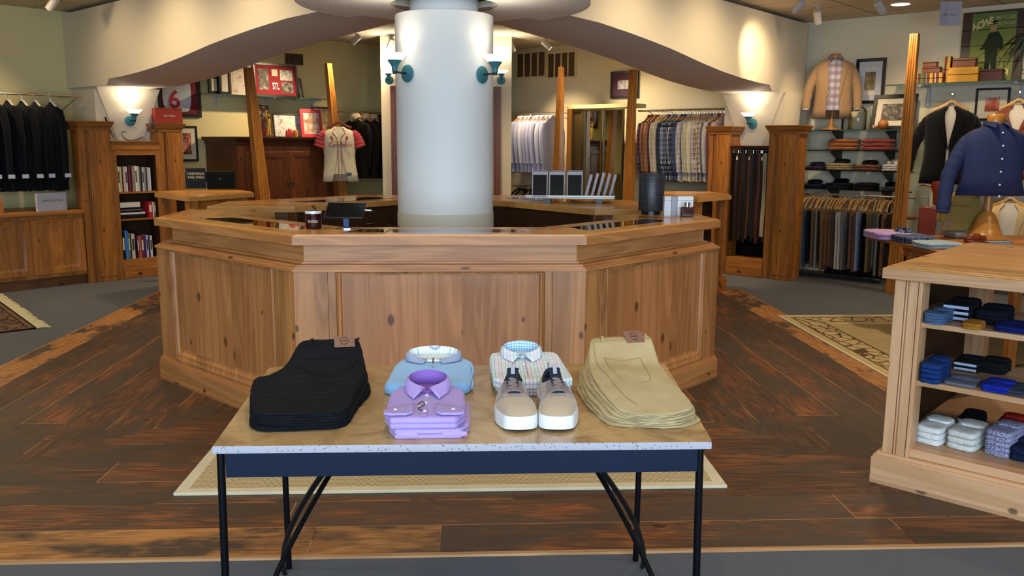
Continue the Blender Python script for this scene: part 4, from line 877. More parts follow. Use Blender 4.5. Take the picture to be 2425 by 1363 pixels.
# ---------------------------------------------------------------- sneakers
m_sue = fabric('taupe_suede', '8E7A66', '806C58', sheen=.35); m_sue2 = fabric('sand_suede', 'A48E72', '967F64', sheen=.35); m_sole = plain('white_rubber', 'D4D4D2', .4); m_in = plain('navy_lining', '1E2430', .8); m_lace = fabric('taupe_lace', '80706C', '70605C'); m_tab = plain('pale_grey_tab', '8E8E96', .7)
m_outs = plain('dark_outsole', '2A2824', .7)
def interp(T, t):
    for (a, va), (c, vc) in zip(T, T[1:]):
        if a <= t <= c:
            k = (t-a)/(c-a); k = k*k*(3-2*k) if False else k; return va+(vc-va)*k
    return T[-1][1]
def shoe(x, y, rz, label, mir=1):
    r = thing('sneaker', label, 'shoe', (x, y, TZ+.0006), rz, 'pair of suede sneakers'); L = .315
    Wt = [(0, .0), (.008, .018), (.03, .030), (.08, .0435), (.15, .0525), (.25, .0575), (.35, .0565), (.5, .050), (.65, .0445), (.8, .042), (.92, .038), (.97, .030), (.99, .018), (1, 0)]
    skew = lambda t: mir*(.010*math.exp(-((t-.12)/.15)**2)-.006*math.exp(-((t-.5)/.2)**2))
    out = [(skew(t)+interp(Wt, t), t*L) for t in [i/24 for i in range(25)]]+[(skew(t)-interp(Wt, t), t*L) for t in [1-i/24 for i in range(1, 24)]]
    b = M(); pad(b, out, .003, .039, rnd=.002, amp=0, bulge=0, n=96, it=1); 
    for k, v in enumerate(b.v): 
        t = v.y/L; v.z += .007*max(0, 1-t/.18)**1.5*(1 if v.z < .02 else .5)
    b.build('sole', m_sole, r, smooth=50)
    b = M(); pad(b, [(a*.94+.0, .006+c*.965) for a, c in out], 0, .004, rnd=.001, amp=0, bulge=0, n=96, it=1)
    for v in b.v: v.z += .006*max(0, 1-v.y/L/.18)**1.5
    b.build('outsole', m_outs, r)
    Ht = [(0, .004), (.02, .015), (.05, .024), (.10, .034), (.2, .042), (.3, .047), (.42, .052), (.52, .059), (.60, .066), (.68, .062), (.78, .053), (.86, .053), (.94, .064), (.985, .070), (1, .068)]
    def sec(t, ph):   # ph 0..pi, left to right over the top
        w = interp(Wt, min(max(t, .012), .988))*(.955 if t < .6 else .93); h = interp(Ht, t); c_, s_ = cos(ph), max(sin(ph), 0)
        e = .75 if t < .35 else .8; xx = skew(t)-w*(abs(c_)**e)*(1 if c_ > 0 else -1)*(1-.30*max(0, (t-.3))*s_); z = .034+h*(s_**.72)
        return Vector((xx, .012+t*(L-.024), z))
    NT_, NP = 44, 28; op = lambda t: 0 if t < .60 else min(.62, .62*sqrt(max(0, (t-.60)/.10))) if t < .9 else .62*sqrt(max(0, (.985-t)/.085)) if t < .985 else 0
    b = M(); I = []
    for i in range(NT_+1):
        t = i/NT_; row = []
        for j in range(NP+1):
            ph = pi*j/NP; p = sec(t, ph); o_ = op(t); w = abs(p.x-skew(t))/max(interp(Wt, min(max(t, .012), .988))*.93, 1e-4)
            if o_ > 0 and w < o_: 
                k = min(1, (o_-w)/.12); p.z = p.z-(p.z-.045)*k*.95
            row.append((b.pt(p), o_ > 0 and w < o_))
        I.append(row)
    for i in range(NT_):
        for j in range(NP):
            q = (I[i][j], I[i+1][j], I[i+1][j+1], I[i][j+1]); t = (i+.5)/NT_; f = abs(j+.5-NP/2)/(NP/2)
            inside = sum(1 for u in q if u[1]) >= 2; b.cm = 2 if inside else (1 if t < .24+.10*f*f or (t < .58 and t > .26 and .22 < f < .33) else 0)
            b.face([u[0] for u in q])
    b.build('upper', [m_sue, m_sue2, m_in], r, smooth=70)
    # padded topline
    rim = []
    for k in range(41):
        a = 2*pi*k/40; tt = .79-.165*cos(a); s_ = sin(a); t = min(.975, max(.615, tt)); wf = max(.02, .64*abs(s_)**.8); ph = math.acos(min(1, wf**1.25)); q_ = sec(t, ph if s_ < 0 else pi-ph)
        rim.append(q_+Vector((0, 0, .0005)))
    b = M(); b.tube(rim, .0052, 8, cap=False); b.build('padded_collar', m_in, r)
    # toe cap seam
    b = M(); b.tube([sec(.25+.10*(2*j/24-1)**2, pi*(.12+.76*j/24))+Vector((0, 0, .0008)) for j in range(25)], .0012, 5); b.build('toe_seam', m_sue, r)
    # tongue, laces
    b = M(); b.rings([[(skew(t)+x, .006+t*(L-.012)+dy, .036+interp(Ht, min(t, .6))+z+dz) for x, z in ((-.016, -.002), (-.017, .002), (0, .0045), (.017, .002), (.016, -.002))] for t, dy, dz in ((.33, 0, -.001), (.42, 0, 0), (.5, 0, .001), (.58, 0, .003), (.62, 0, .012), (.66, .0, .022), (.67, 0, .024))]); b.build('tongue', m_in, r)
    b = M(); b.X = Matrix.Translation((skew(.64), .006+.645*(L-.012), .036+.066+.020)) @ Matrix.Rotation(radians(50), 4, 'X'); b.box(-.006, .006, -.014, .018, .006, .009); b.build('pull_tab', m_tab, r, bev=.001)
    b = M(); b.tube([(skew(.98), L-.020, .098), (skew(.98), L-.016, .116), (skew(.98), L-.008, .118), (skew(.98), L-.010, .095)], .0055, 8, flat=.35); b.build('heel_tab', m_tab, r)
    for k in range(6):
        t = .345+k*.045; b = M(); pts = [sec(t, pi*(.5+dd))+Vector((0, 0, .0035-.002*abs(dd)/.16+(.003 if abs(dd) < .1 else 0))) for dd in (-.20, -.15, -.1, -.05, 0, .05, .1, .15, .20)]
        b.tube(pts, .0056, 8, flat=.45); b.build('lace', m_lace, r)
    for k in range(5):
        t = .352+k*.045; b = M(); p0 = sec(t, pi*(.5-.025*(1 if k % 2 else -1)))+Vector((0, 0, .006)); p1 = sec(t+.05, pi*(.5+.025*(1 if k % 2 else -1)))+Vector((0, 0, .006)); b.tube([p0, (p0+p1)/2+Vector((0, 0, .002)), p1], .0085, 8, flat=.45); b.build('lace_crossing', m_lace, r)
    return r
shoe(.120, 2.237, radians(-1), 'suede sneaker with white sole, the one of the pair nearer the lavender shirts', 1)
shoe(.249, 2.236, radians(3), 'suede sneaker with white sole, the one of the pair nearer the khaki trousers', -1)
# ================================================================ PINE ISLAND WITH SOCKS
m_ds = wood('pale_pine_upright', 'D2A67C', 'AC7C50', 2, .2, knots=.25); m_dsh = wood('pale_pine_level', 'D2A67C', 'AC7C50', 0, .4, knots=.35); m_dst = wood('pale_pine_top', 'D8AA6C', 'BA8446', 0, .5, rough=.25, knots=.25)
D0 = Vector((1.815, 3.60)); isl = thing('display_island', 'open pine shelving island with folded socks on its shelves, at the right edge', 'shelving', (D0.x, D0.y, 0), radians(-45))
LX, LY = 1.55, 1.25; HT = .978
b = M(); b.box(-.02, LX, -.02, LY, 0, .125); b.build('base', m_dsh, isl, smooth=0)
b = M()
for e, z0, z1 in ((-.014, .125, .137), (-.004, .137, .150)): b.box(e, LX, e, LY, z0, z1)
b.build('base_moulding', m_dsh, isl, smooth=0)
b = M(); b.box(.012, LX, .012, LY-.012, .150, .188); b.build('bottom_deck', m_dsh, isl, bev=.004)
ZD = .188; S1, S2 = .495, .752
def dcol(): 
    b = M(); z1 = HT-.046; X = .018; b.box(X, X+.042, .0, .10, .15, z1); b.box(X+.042, X+.047, .010, .1, .15, z1); b.box(X+.047, X+.053, -.0, .1, .15, z1); b.box(X+.053, X+.058, .010, .1, .15, z1); b.box(X+.058, X+.094, .003, .1, .15, z1); b.box(X+.094, X+.098, .012, .1, .15, z1); b.box(X+.098, X+.114, .0, .1, .15, z1); return b
dcol().build('corner_post', m_ds, isl, bev=.0015)
for kx, ky in ((0, 1), (1, 0), (1, 1)):
    b = M(); x0 = LX-.12 if kx else 0; y0 = LY-.12 if ky else 0; b.box(x0, x0+.12, y0, y0+.12, .15, HT-.046); b.build('rear_post' if ky else 'front_post', m_ds, isl, bev=.003)
b = M(); b.box(.01, .03, .1, LY-.12, .15, HT-.046); b.build('side_panel', m_dkin, isl, smooth=0)
b = M(); b.box(.04, LX-.02, .60, .62, .188, HT-.05); b.v = [Vector((v.x, v.y, v.z)) for v in b.v]
for z in (S1, S2): b = M(); b.box(.03, LX-.02, .03, .58, z-.022, z); b.build('shelf', m_dsh, isl, smooth=0)
b = M(); b.box(.55, .66, .56, .62, .188, HT-.046); b.build('middle_post', m_hon, isl, smooth=0)
b = M(); b.box(-.03, LX+.03, -.03, LY+.03, HT-.046, HT); b.build('top', m_dsh, isl, bev=.003)
b = M(); b.box(-.018, LX, -.018, LY, HT, HT+.006); b.box(-.008, LX, -.008, LY, HT+.006, HT+.011); b.build('top_moulding', m_dst, isl, bev=.002)
b = M(); b.box(.05, LX-.06, .06, LY-.07, HT+.0112, HT+.0135); b.build('top_panel', m_dst, isl, bev=.002)
def sock(px, py, z, n, w, d, h, c, c2, words, group, ang=-45, tag_=None, off=.0, rib=True, curl=0):
    """n folded pairs one on the other; each a thing"""
    p = onZ(px, py, z); nm = ['topmost', 'second from the top', 'third from the top', 'fourth from the top', 'fifth from the top', 'sixth from the top']
    for i in range(n):
        lb = f'{words}' if n == 1 else f'{words}, {nm[n-1-i]} of its stack' if i > 0 or n > 1 else words
        if n > 1 and i == 0: lb = f'{words}, lowest of its stack'
        r = thing('sock_pair', lb, 'socks', (p.x, p.y, z+.0008+h*i), radians(ang), group)
        mt = bpy.data.materials.get('knit_'+c) or mk_knit('knit_'+c, c, c2)
        b = M(); pad(b, [(-w/2, 0), (0, -.004), (w/2, 0), (w/2+.004*curl, d*.5), (w/2, d), (-w/2, d), (-w/2-.004, d*.5)], 0, h*.98, rnd=h*.42, amp=.0016, bulge=.003, seed=i+px, n=48, edge=.003, freq=22); b.build('foot', mt, r)
        if rib and i == n-1: b = M(); pad(b, [(-w/2+.004, d*.5), (w/2-.004, d*.5), (w/2-.006, d*.98), (-w/2+.006, d*.98)], h*.8, h*.55, rnd=h*.2, amp=.001, seed=i, n=32, it=1); b.build('ribbed_cuff', mt, r)
        if tag_: b = M(); b.box(-w*.42, w*.42, -.007, -.005, h*.3, h*.8); b.build('label_band', m_tagb, r, smooth=0)
def mk_knit(name, c, c2):
    t = NT(name); g = t.noise(t.co(), 260, 2, .7)[0]; f = t.n('ShaderNodeMapRange', {0: g, 1: .42, 2: .6}).outputs[0]; t.bump(g, .5, .003); return t.set(Base_Color=t.mix(f, lin(c), lin(c2)), Roughness=1.0, Specular_IOR_Level=.15)
m_tagb = plain('pale_label_band', '8E98AE', .6)
G1, G2, G3 = 'socks on the lowest island shelf', 'socks on the middle island shelf', 'socks on the top island shelf'
sock(2192, 1052, ZD, 3, .115, .20, .027, 'D6D4CE', 'B8B8B4', 'cream ribbed wool socks next to the corner post', G1, ang=-50)
sock(2270, 1066, ZD, 3, .12, .21, .028, 'CECCC4', 'A8A8A4', 'off-white ribbed socks, second pile from the corner post', G1, ang=-50)
sock(2356, 1080, ZD, 5, .105, .20, .022, 'A8A8C0', '30305A', 'blue and white marled wool socks', G1, ang=-52)
sock(2415, 1094, ZD, 2, .09, .18, .030, '16223E', '0C1020', 'dark navy socks at the edge of the picture', G1)
p = [(2290, 1020, 2, 'black dress socks behind the cream piles', '0E0E12', '08080A'), (2385, 1030, 2, 'red wool socks behind the marled pile', 'A82818', '7A1C10')]
for px, py, n, wd, c, c2 in p: sock(px, py, ZD, n, .10, .16, .03, c, c2, wd, G1, tag_=(c == '0E0E12'))
sock(2198, 908, S1, 4, .085, .19, .021, '16346E', '0E2450', 'blue knitted socks next to the corner post', G2)
sock(2268, 915, S1, 1, .125, .16, .014, '5E6470', '4A505C', 'flat grey ribbed socks', G2)
sock(2355, 930, S1, 2, .115, .15, .014, '14289A', '0E1C70', 'bright blue socks', G2)
sock(2412, 940, S1, 2, .10, .15, .012, '3A4050', '20242E', 'slate striped socks', G2)
sock(2285, 880, S1, 2, .11, .15, .022, '101014', '08080A', 'black socks with pale label in the back row', G2, tag_=1)
sock(2345, 885, S1, 3, .11, .15, .016, '14141A', '0A0A0C', 'black folded socks behind, beside the labelled pair', G2)
sock(2208, 768, S2, 4, .085, .19, .012, '3A5A8A', '4A5058', 'grey socks with blue toes by the corner post', G3)
sock(2262, 760, S2, 3, .12, .2, .024, '0C0E16', '06070A', 'black socks with pale labels', G3, tag_=1)
sock(2298, 780, S2, 2, .075, .10, .012, 'A06A1E', '7E5014', 'mustard folded socks', G3)
sock(2340, 770, S2, 3, .12, .2, .02, '0C1020', '08080C', 'black and navy socks right of the mustard pair', G3)
sock(2392, 788, S2, 2, .13, .16, .012, '101A5A', '0A1040', 'royal blue folded socks at the edge', G3)
# ================================================================ HANGING CLOTHES
m_hang = wood('pale_hanger_wood', 'D8A868', 'B07E3E', 2, .3, knots=0); m_whang = plain('cream_hanger', 'C8C0B4', .5)
ORD = ['first', 'second', 'third', 'fourth', 'fifth', 'sixth', 'seventh', 'eighth', 'ninth', 'tenth', 'eleventh', 'twelfth', 'thirteenth', 'fourteenth', 'fifteenth', 'sixteenth', 'seventeenth', 'eighteenth', 'nineteenth', 'twentieth', 'twenty-first', 'twenty-second', 'twenty-third', 'twenty-fourth', 'twenty-fifth', 'twenty-sixth', 'twenty-seventh', 'twenty-eighth']
def rod(label, side, p0, p1, off, r=.011, hangers=(), bracket=True, zshift=0):
    on, u, W, a = SIDE[side]; A = on(*p0, off); B = on(*p1, off); z = (A.z+B.z)/2+zshift; u0, u1 = u(A), u(B)
    o = thing('hanging_rail', label, 'clothes rail', W(u0, off, z), a, 'clothes rails'); b = M(); b.tube([(0, 0, 0), (u1-u0, 0, 0)], r, 10); b.build('tube', m_chrome, o)
    if bracket:
        for k in ((u1-u0)*.12, (u1-u0)*.985): b = M(); b.tube([(k, 0, 0), (k, off-.01, .0)], .008, 6); b.tube([(k, 0, -.01), (k, off-.01, -.16)], .006, 6); b.build('bracket', m_chrome, o)
    return u0, u1, z
PH = {}
def side_garment(key, L, hw, mt, thick=.042, sleeve=True, hang=None, neck=.10, sl=.58, collar_m=None, fur=None, tag_=None):
    """one prototype: a garment seen edge-on; x along the rail, -y towards the room, z=0 at the rail"""
    r = thing(*key[:3]); z0 = -neck
    prof = [(z0+.01, .045, .022), (z0-.01, .075, .03), (z0-.04, hw*.62, thick*.7), (z0-.07, hw*.93, thick*.8), (z0-.12, hw, thick), (z0-.25, hw*.97, thick), (z0-.42, hw*.93, thick*.95), (z0-.6, hw*.96, thick*1.05), (-L, hw*.98, thick*1.1)]
    b = M(); n = 28; rr = []
    for z, w, d in prof:
        ring = []
        for k in range(n):
            a = 2*pi*k/n; c, s = cos(a), sin(a); wv = 1+.28*sin(a*5+z*6)*min(1, max(0, (z0-.1-z)*2)); x = d*.5*abs(c)**.7*(1 if c > 0 else -1)*wv; ring.append((x, w*abs(s)**.8*(1 if s > 0 else -1), z+(.012*sin(a*3) if z == -L else 0)))
        rr.append(ring)
    b.rings(rr); b.build('body', mt, r, smooth=60)
    if sleeve:
        for sg in (-1, 1):
            b = M(); p = curve([(0.0, sg*hw*.86, z0-.095), (.004, sg*(hw+.012), z0-.2), (.008, sg*(hw+.022), z0-.38), (.012, sg*(hw-.01), z0-sl)], 5); N = len(p)
            b.tube(p, [.058-.018*i/N for i in range(N)], 10, flat=.62, up=(1, 0, 0)); o = b.build('sleeve', mt, r, smooth=60)
            b = M(); b.tube([p[-2]+Vector((0, 0, .01)), p[-1]+Vector((0, 0, -.012))], .041, 10, flat=.62, up=(1, 0, 0)); b.build('cuff', collar_m or mt, o)
            if tag_ and sg < 0: b = M(); b.box(-.03, .03, -.01, .0, -.03, .01); b.build('cuff_tag', tag_, o, loc=tuple(p[-1]+Vector((0, -.042, .045))))
    if collar_m or fur:
        b = M(); b.tube([(0, -.06, z0-.02), (0, -.03, z0+.02), (0, .03, z0+.02), (0, .06, z0-.02)], .022 if not fur else .06, 10); o = b.build('fur_hood' if fur else 'collar', fur or collar_m, r, smooth=70)
        if fur:
            for v in o.data.vertices: k = nz(v.co.x*60, v.co.y*60, v.co.z*60); v.co += v.co.normalized()*0+Vector((k*.01, k*.012, k*.01))
    b = M(); b.tube(curve([(0, -hw*.78, z0-.078), (0, -.08, z0-.008), (0, 0, z0+.022), (0, .08, z0-.008), (0, hw*.78, z0-.078)], 4), .012, 8, flat=.8); h = b.build('hanger', hang or m_hang, r)
    b = M(); b.tube([(0, 0, z0+.02), (0, 0, -.03), (0, .012, -.018), (0, .016, .004), (0, .008, .016), (0, -.008, .014)], .0022, 6); b.build('hook', m_chrome, h)
    return r
def row(side, us, off, z, protos, labels, group, name=None, jit=.05, seed=1, rots=0.0):
    _, _, W, a = SIDE[side]; rnd = random.Random(seed); used = set()
    for i, (u, (pr, mp)) in enumerate(zip(us, protos)):
        o = copy_tree(pr)
        if mp: recolor(o, mp)
        o.location = W(u, off+rnd.uniform(-.02, .02), z); o.rotation_euler = (0, 0, a+rots+rnd.uniform(-jit, jit)); o['label'] = labels[i]; o['group'] = group
def kill(o):
    for c in list(o.children_recursive)+[o]: bpy.data.objects.remove(o if c is o else c)
# --- dark suits on the left wall
u0, u1, z = rod('chrome clothes rail holding the dark suit jackets on the left wall', 'L', (-60, 214), (185, 232), .50)
m_suit = fabric('midnight_wool', '0B0C12', '07080C', sheen=.05); m_tagw = plain('white_cuff_label', 'C8CAD0', .6)
P = side_garment(('suit_jacket', 'x', 'jacket'), .98, .25, m_suit, thick=.10, hang=m_whang, neck=.085, sl=.78, tag_=m_tagw)
us = [uL(onL(px, 226, .50)) for px in (-48, -16, 17, 50, 83, 117)]
row('L', us, .50, z, [(P, None)]*6, [f'midnight navy suit jacket, left wall rail, {w}' for w in ('sixth from the bookcase, at the picture edge', 'fifth from the bookcase side', 'fourth from the bookcase side', 'third from the bookcase side', 'second from the bookcase side', 'nearest the bookcase, its full front showing')], 'dark suit jackets on the left rail', jit=.03)
kill(P)
r = thing('garment_strip', 'dark hanging trouser legs below the suit nearest the bookcase', 'trousers', onL(140, 425, .52)-Vector((0, 0, .12)), pi/4); b = M(); b.box(-.05, .05, -.03, .03, 0, .35); b.build('legs', m_suit, r, bev=.01)
# sign box on the cabinet
p = onL(125, 495, .80); r = thing('sign_block', 'grey-white sign block with thin lettering on the left cabinet', 'sign', (p.x, p.y, .7835), pi/4+.25); w = .165
b = M(); b.box(-w, w, 0, .03, 0, .185); b.build('block', plain('pale_sign_card', 'B8B8BA', .5), r, bev=.002); text(r, 'SAMUELSOHN', .036, (0, -.0008, .105), plain('grey_lettering', '6E6E72', .5), sx=1.05)
p = onL(4, 500, .8); r = thing('tan_box', 'small orange-tan box on the cabinet at the left picture edge', 'box', (p.x, p.y, .7835), pi/4); b = M(); b.box(-.06, .02, 0, .1, 0, .14); b.build('carton', plain('tan_carton', 'A86428', .6), r, bev=.002); b = M(); b.box(-.061, .021, -.001, .101, .10, .14); b.build('lid', plain('tan_carton_lid', 'B87434', .6), r)
# --- blue-white shirts, back right wall
m_bsh = fabric('pale_blue_shirting', 'C4C6E0', 'A9ACCE', rough=.8); m_bsh2 = fabric('white_shirting', 'DCDCE6', 'BFC0D4', rough=.8)
u0, u1, z = rod('thin chrome rail with pale blue shirts on the rear right wall', 'R', (1213, 268), (1318, 268), .55, .009)
P = side_garment(('hanging_shirt', 'x', 'shirt'), .84, .225, m_bsh, thick=.055, neck=.07, sl=.62, collar_m=m_bsh2)
us = [uR(onR(px, 268, .55)) for px in (1230, 1239, 1248, 1257, 1267, 1277, 1287, 1297, 1306)]
row('R', us, .55, z, [(P, {'pale_blue_shirting': m_bsh2} if i in (0, 3, 7) else None) for i in range(9)], [f'{"white" if i in (0, 3, 7) else "pale blue"} dress shirt on the rear right rail, {ORD[i]} from the far pier' for i in range(9)], 'pale shirts on the rear right rail')
kill(P)
# --- checked shirts
def plaid(nm, base, c1, c2, p=.06): return check(nm, base, [(0, p, p*.35, c1, .6, 0), (1, p, p*.35, c1, .6, 0), (0, p, p*.07, c2, .8, p*.6), (1, p, p*.07, c2, .8, p*.6)], (1, 2))
cl = [('1E1C2C', '5A2030', '7A7A8A', 'dark maroon plaid'), ('8A5A38', '6A4028', '9A6A48', 'rust brown'), ('9C6A44', '8A5A38', 'A87A54', 'caramel'), ('2E2232', '4A3048', '5A405A', 'dark plum'), ('B8AC94', 'A89C84', 'C8BCA4', 'oatmeal'), ('C4B89E', 'B0A488', 'D4C8AE', 'cream overshirt'), ('1A1E2C', '2C3448', '4A5468', 'dark navy'), ('20263A', '8A94A8', 'B8C0D0', 'navy and grey plaid'), ('161A28', '5A6478', 'A8B0C0', 'black and blue plaid'), ('1A2238', 'C8CCD8', 'E0E4EC', 'navy windowpane check'), ('14161E', '30364A', 'A0A8B8', 'dark checked'), ('28304E', '3A4468', '5A6488', 'indigo'), ('B4AEA8', '8E8A90', 'D8D4D0', 'light grey striped plaid'), ('C4BEB4', 'A8A29C', '98928C', 'pale beige plaid'), ('B8B094', 'A8A084', 'CCC4A8', 'olive cream'), ('C8C2A6', 'B8B296', 'D8D2B6', 'soft yellow'), ('C2B6B8', 'A88A92', 'D8CCCE', 'pink and grey plaid'), ('B8A694', '6A5040', 'E0D0BC', 'brown gingham'), ('D0CABC', '7A6A5A', '5A4A3A', 'cream and brown check'), ('3A3040', '6A5A6A', '8A7A8A', 'dark violet'), ('BEBAB4', 'AEAAA4', 'D0CCC6', 'stone grey'), ('6A3A34', '7A4A40', '8A5A50', 'brick red'), ('C0A898', 'B09888', 'D0B8A8', 'sand pink')]
u0, u1, z = rod('long chrome rail with many checked shirts right of the mirror', 'R', (1512, 262), (1720, 258), .55, .012)
P = side_garment(('hanging_shirt', 'x', 'shirt'), .88, .235, m_bsh, thick=.05, neck=.09, sl=.66, collar_m=m_bsh2)
n = len(cl); us = [uR(onR(1541+(1714-1541)*i/(n-1), 260, .55)) for i in range(n)]
row('R', us, .55, z, [(P, {'pale_blue_shirting': plaid('plaid_%d' % i, *c[:3]), 'white_shirting': bpy.data.materials['plaid_%d' % i]}) for i, c in enumerate(cl)], [f'{c[3]} shirt on the long rail, {ORD[i]} from the mirror end' for i, c in enumerate(cl)], 'checked shirts on the long rail', seed=5)
kill(P)
# --- coats, back left
u0, u1, z = rod('chrome rail with fur-trimmed coats on the rear left wall', 'L', (790, 265), (906, 265), .55, .010)
m_coat = fabric('black_parka_cloth', '14120F', '0C0B0A'); m_coat2 = fabric('charcoal_coat_cloth', '2E2C2A', '201E1D'); 
def mk_fur():
    t = NT('pale_fur'); g = t.noise(t.co(), 70, 4, .8, 1.5)[0]; t.bump(g, 1, .02); return t.set(Base_Color=t.ramp(g, [(.35, lin('6E5638')), (.55, lin('C8AC78')), (.7, lin('E8D8B0'))]), Roughness=1, Sheen_Weight=.5)
m_fur = mk_fur()
P1 = side_garment(('hanging_coat', 'x', 'coat'), .90, .25, m_coat, thick=.10, neck=.09, sl=.66, fur=m_fur); P2 = side_garment(('hanging_coat', 'x', 'coat'), .92, .25, m_coat2, thick=.09, neck=.07, sl=.72, collar_m=m_coat)
us = [uL(onL(px, 268, .55)) for px in (843, 862, 882, 900)]
row('L', us, .55, z, [(P1, None), (P1, None), (P1, None), (P2, None)], ['black parka with pale fur hood, nearest the baseball jersey', 'black parka with thick blond fur hood, second from the baseball jersey', 'black parka with fur hood, next to the charcoal coat', 'charcoal wool coat at the end of the coat rail, touching the far pier'], 'coats on the rear left rail')
kill(P1); kill(P2)
# --- trousers on wooden hangers, right wall
u0, u1, z = rod('chrome rail full of trousers on wooden hangers below the glass shelves', 'R', (1880, 456), (2168, 468), .50, .011)
def trouser_proto():
    r = thing('hanging_trousers', 'x', 'trousers'); b = M(); rr = []; n = 20
    for z_, w, d in ((-.185, .155, .022), (-.20, .16, .03), (-.32, .145, .034), (-.5, .125, .036), (-.68, .115, .038), (-.80, .11, .036)):
        rr.append([(d*.5*cos(2*pi*k/n)*(1+.2*sin(10*pi*k/n)), w*abs(sin(2*pi*k/n))**.75*(1 if sin(2*pi*k/n) > 0 else -1), z_) for k in range(n)])
    b.rings(rr); b.build('legs', m_bsh, r, smooth=60)
    b = M(); b.tube(curve([(0, -.215, -.155), (0, -.12, -.075), (0, 0, -.05), (0, .12, -.075), (0, .215, -.155)], 5), [.014]*21, 8, flat=.55, up=(1, 0, 0)); b.tube([(0, -.19, -.155), (0, -.17, -.18), (0, .17, -.18), (0, .19, -.155)], .004, 6); h = b.build('hanger', m_hang, r)
    b = M(); b.tube([(0, 0, -.05), (0, 0, -.03), (0, .012, -.018), (0, .016, .004), (0, .008, .016), (0, -.008, .014)], .0022, 6); b.build('hook', m_chrome, h); return r
P = trouser_proto(); tc = [('15171D', 'black'), ('6E7076', 'grey'), ('8A8678', 'stone grey'), ('34435C', 'denim blue'), ('14161C', 'near-black'), ('7A5632', 'camel brown'), ('9A9A90', 'silver grey'), ('3A2C1E', 'dark brown'), ('8C5A30', 'rust tan'), ('84501F', 'copper brown'), ('7C4A22', 'chestnut'), ('4A3020', 'cocoa'), ('C8BEA4', 'cream'), ('C0B8A8', 'ivory'), ('6A6460', 'taupe grey'), ('2C2826', 'charcoal'), ('7A4C2E', 'toffee'), ('6E3E22', 'russet'), ('8090B0', 'faded blue'), ('0E1016', 'black navy'), ('0C0E14', 'jet black'), ('6E5424', 'olive gold'), ('55524A', 'slate'), ('8A8472', 'sage grey'), ('1A1A1C', 'soft black'), ('7E4A20', 'amber brown'), ('2A2624', 'espresso')]
us = [uR(onR(1893+(2112-1893)*i/26, 462, .50)) for i in range(27)]
for i in range(27):
    o = copy_tree(P); recolor(o, {'pale_blue_shirting': fabric('trouser_%d' % i, tc[i][0])}); rr = random.Random(i)
    o.location = WR(us[i], .50, z); o.rotation_euler = (0, 0, -pi/4+rr.uniform(-.10, .22)); o['label'] = f'{tc[i][1]} trousers on a wooden hanger, {ORD[i]} from the pine pillar end of the rail'; o['group'] = 'trousers on the wooden-hanger rail'
    l = [c for c in o.children if 'legs' in c.name][0]; l.scale = (1, 1, 1); k = rr.uniform(.93, 1.10)
    for v in l.data.vertices: v.co.z = -.185+(v.co.z+.185)*k
kill(P)
b = M(); b.box(0, 1.55, .0, .03, .0, .16); r = thing('wall_plinth', 'dark plinth board along the right wall below the hanging trousers', 'plinth', WR(-4.05, .16, 0), -pi/4); b.build('board', plain('dark_plinth', '15110E', .8), r, smooth=0)
b = M(); b.box(0, 1.55, .0, .012, .16, .5); b.build('back_board', plain('dark_plinth2', '1C1814', .8), r, smooth=0)
# --- belts
uA, uB = -4.88, -4.42; r0 = thing('belt_rail', 'wooden framed belt rail between two tall pine pillars', 'belt rack', WR((uA+uB)/2, OR, 0), -pi/4); w = (uB-uA)/2
b = M(); b.box(-w, w, -.012, .25, 1.47, 1.485); b.box(-w, w, .0, .03, 1.452, 1.47); b.build('header', m_armh, r0, bev=.002)
b = M(); b.box(-w, w, .24, .26, .1, 1.46); b.build('back_panel', plain('dark_belt_back', '100A07', .9), r0, smooth=0)
b = M(); b.box(-w, w, 0, .25, 0, .205); b.box(-w, w, -.012, 0, 0, .12); b.build('base', m_pinelith, r0, bev=.003)
b = M(); b.tube([(-w, .05, 1.44), (w, .05, 1.44)], .006, 8); b.build('rail', m_chrome, r0)
def mk_weave():
    t = NT('woven_cream_leather'); ck = t.n('ShaderNodeTexChecker', {'Vector': t.co(), 1: lin('C8B88E'), 2: lin('7A6A48'), 'Scale': 90}); return t.set(Base_Color=ck.outputs[0], Roughness=.7)
bc = [('120E0C', 'black'), ('2A140C', 'dark brown'), ('15100E', 'black'), ('3A1C10', 'brown'), ('0E0C0C', 'black'), ('1C1412', 'near-black'), ('5A3018', 'tan brown'), ('100E10', 'black'), ('16181C', 'dark slate'), ('2E1810', 'chestnut'), ('4A1C12', 'oxblood'), ('221410', 'espresso'), ('w', 'woven cream'), ('1A1210', 'black-brown')]
for i, (c, wd) in enumerate(bc):
    x = -w+.03+(2*w-.06)*i/13; L = 1.02-.1*((i*7) % 5)/5; r = thing('belt', f'{wd} belt hanging between the pine pillars, {ORD[i]} from the left pillar', 'belt', WR((uA+uB)/2+x, OR-.05, 1.432), -pi/4+.25*((i*5) % 3-1), 'hanging belts')
    mt = mk_weave() if c == 'w' else plain('belt_'+str(i), c, .35)
    b = M(); k = .035 if c == 'w' else .016; b.rings([[(x_+.006*sin(zz*7+i), y_, zz) for x_, y_ in ((-k, -.002), (k, -.002), (k, .002), (-k, .002))] for zz in [-.03-L*t/8 for t in range(9)]]); b.build('strap', mt, r)
    b = M(); b.tube([(-k, 0, -.03), (-k, 0, .0), (k, 0, .0), (k, 0, -.03), (-k, 0, -.03)], .0035, 6); b.build('buckle', m_chrome, r)
    if i % 5 == 1: b = M(); b.box(-.008, .008, -.006, -.003, -.11, -.07); b.build('price_tag', m_cream, r)
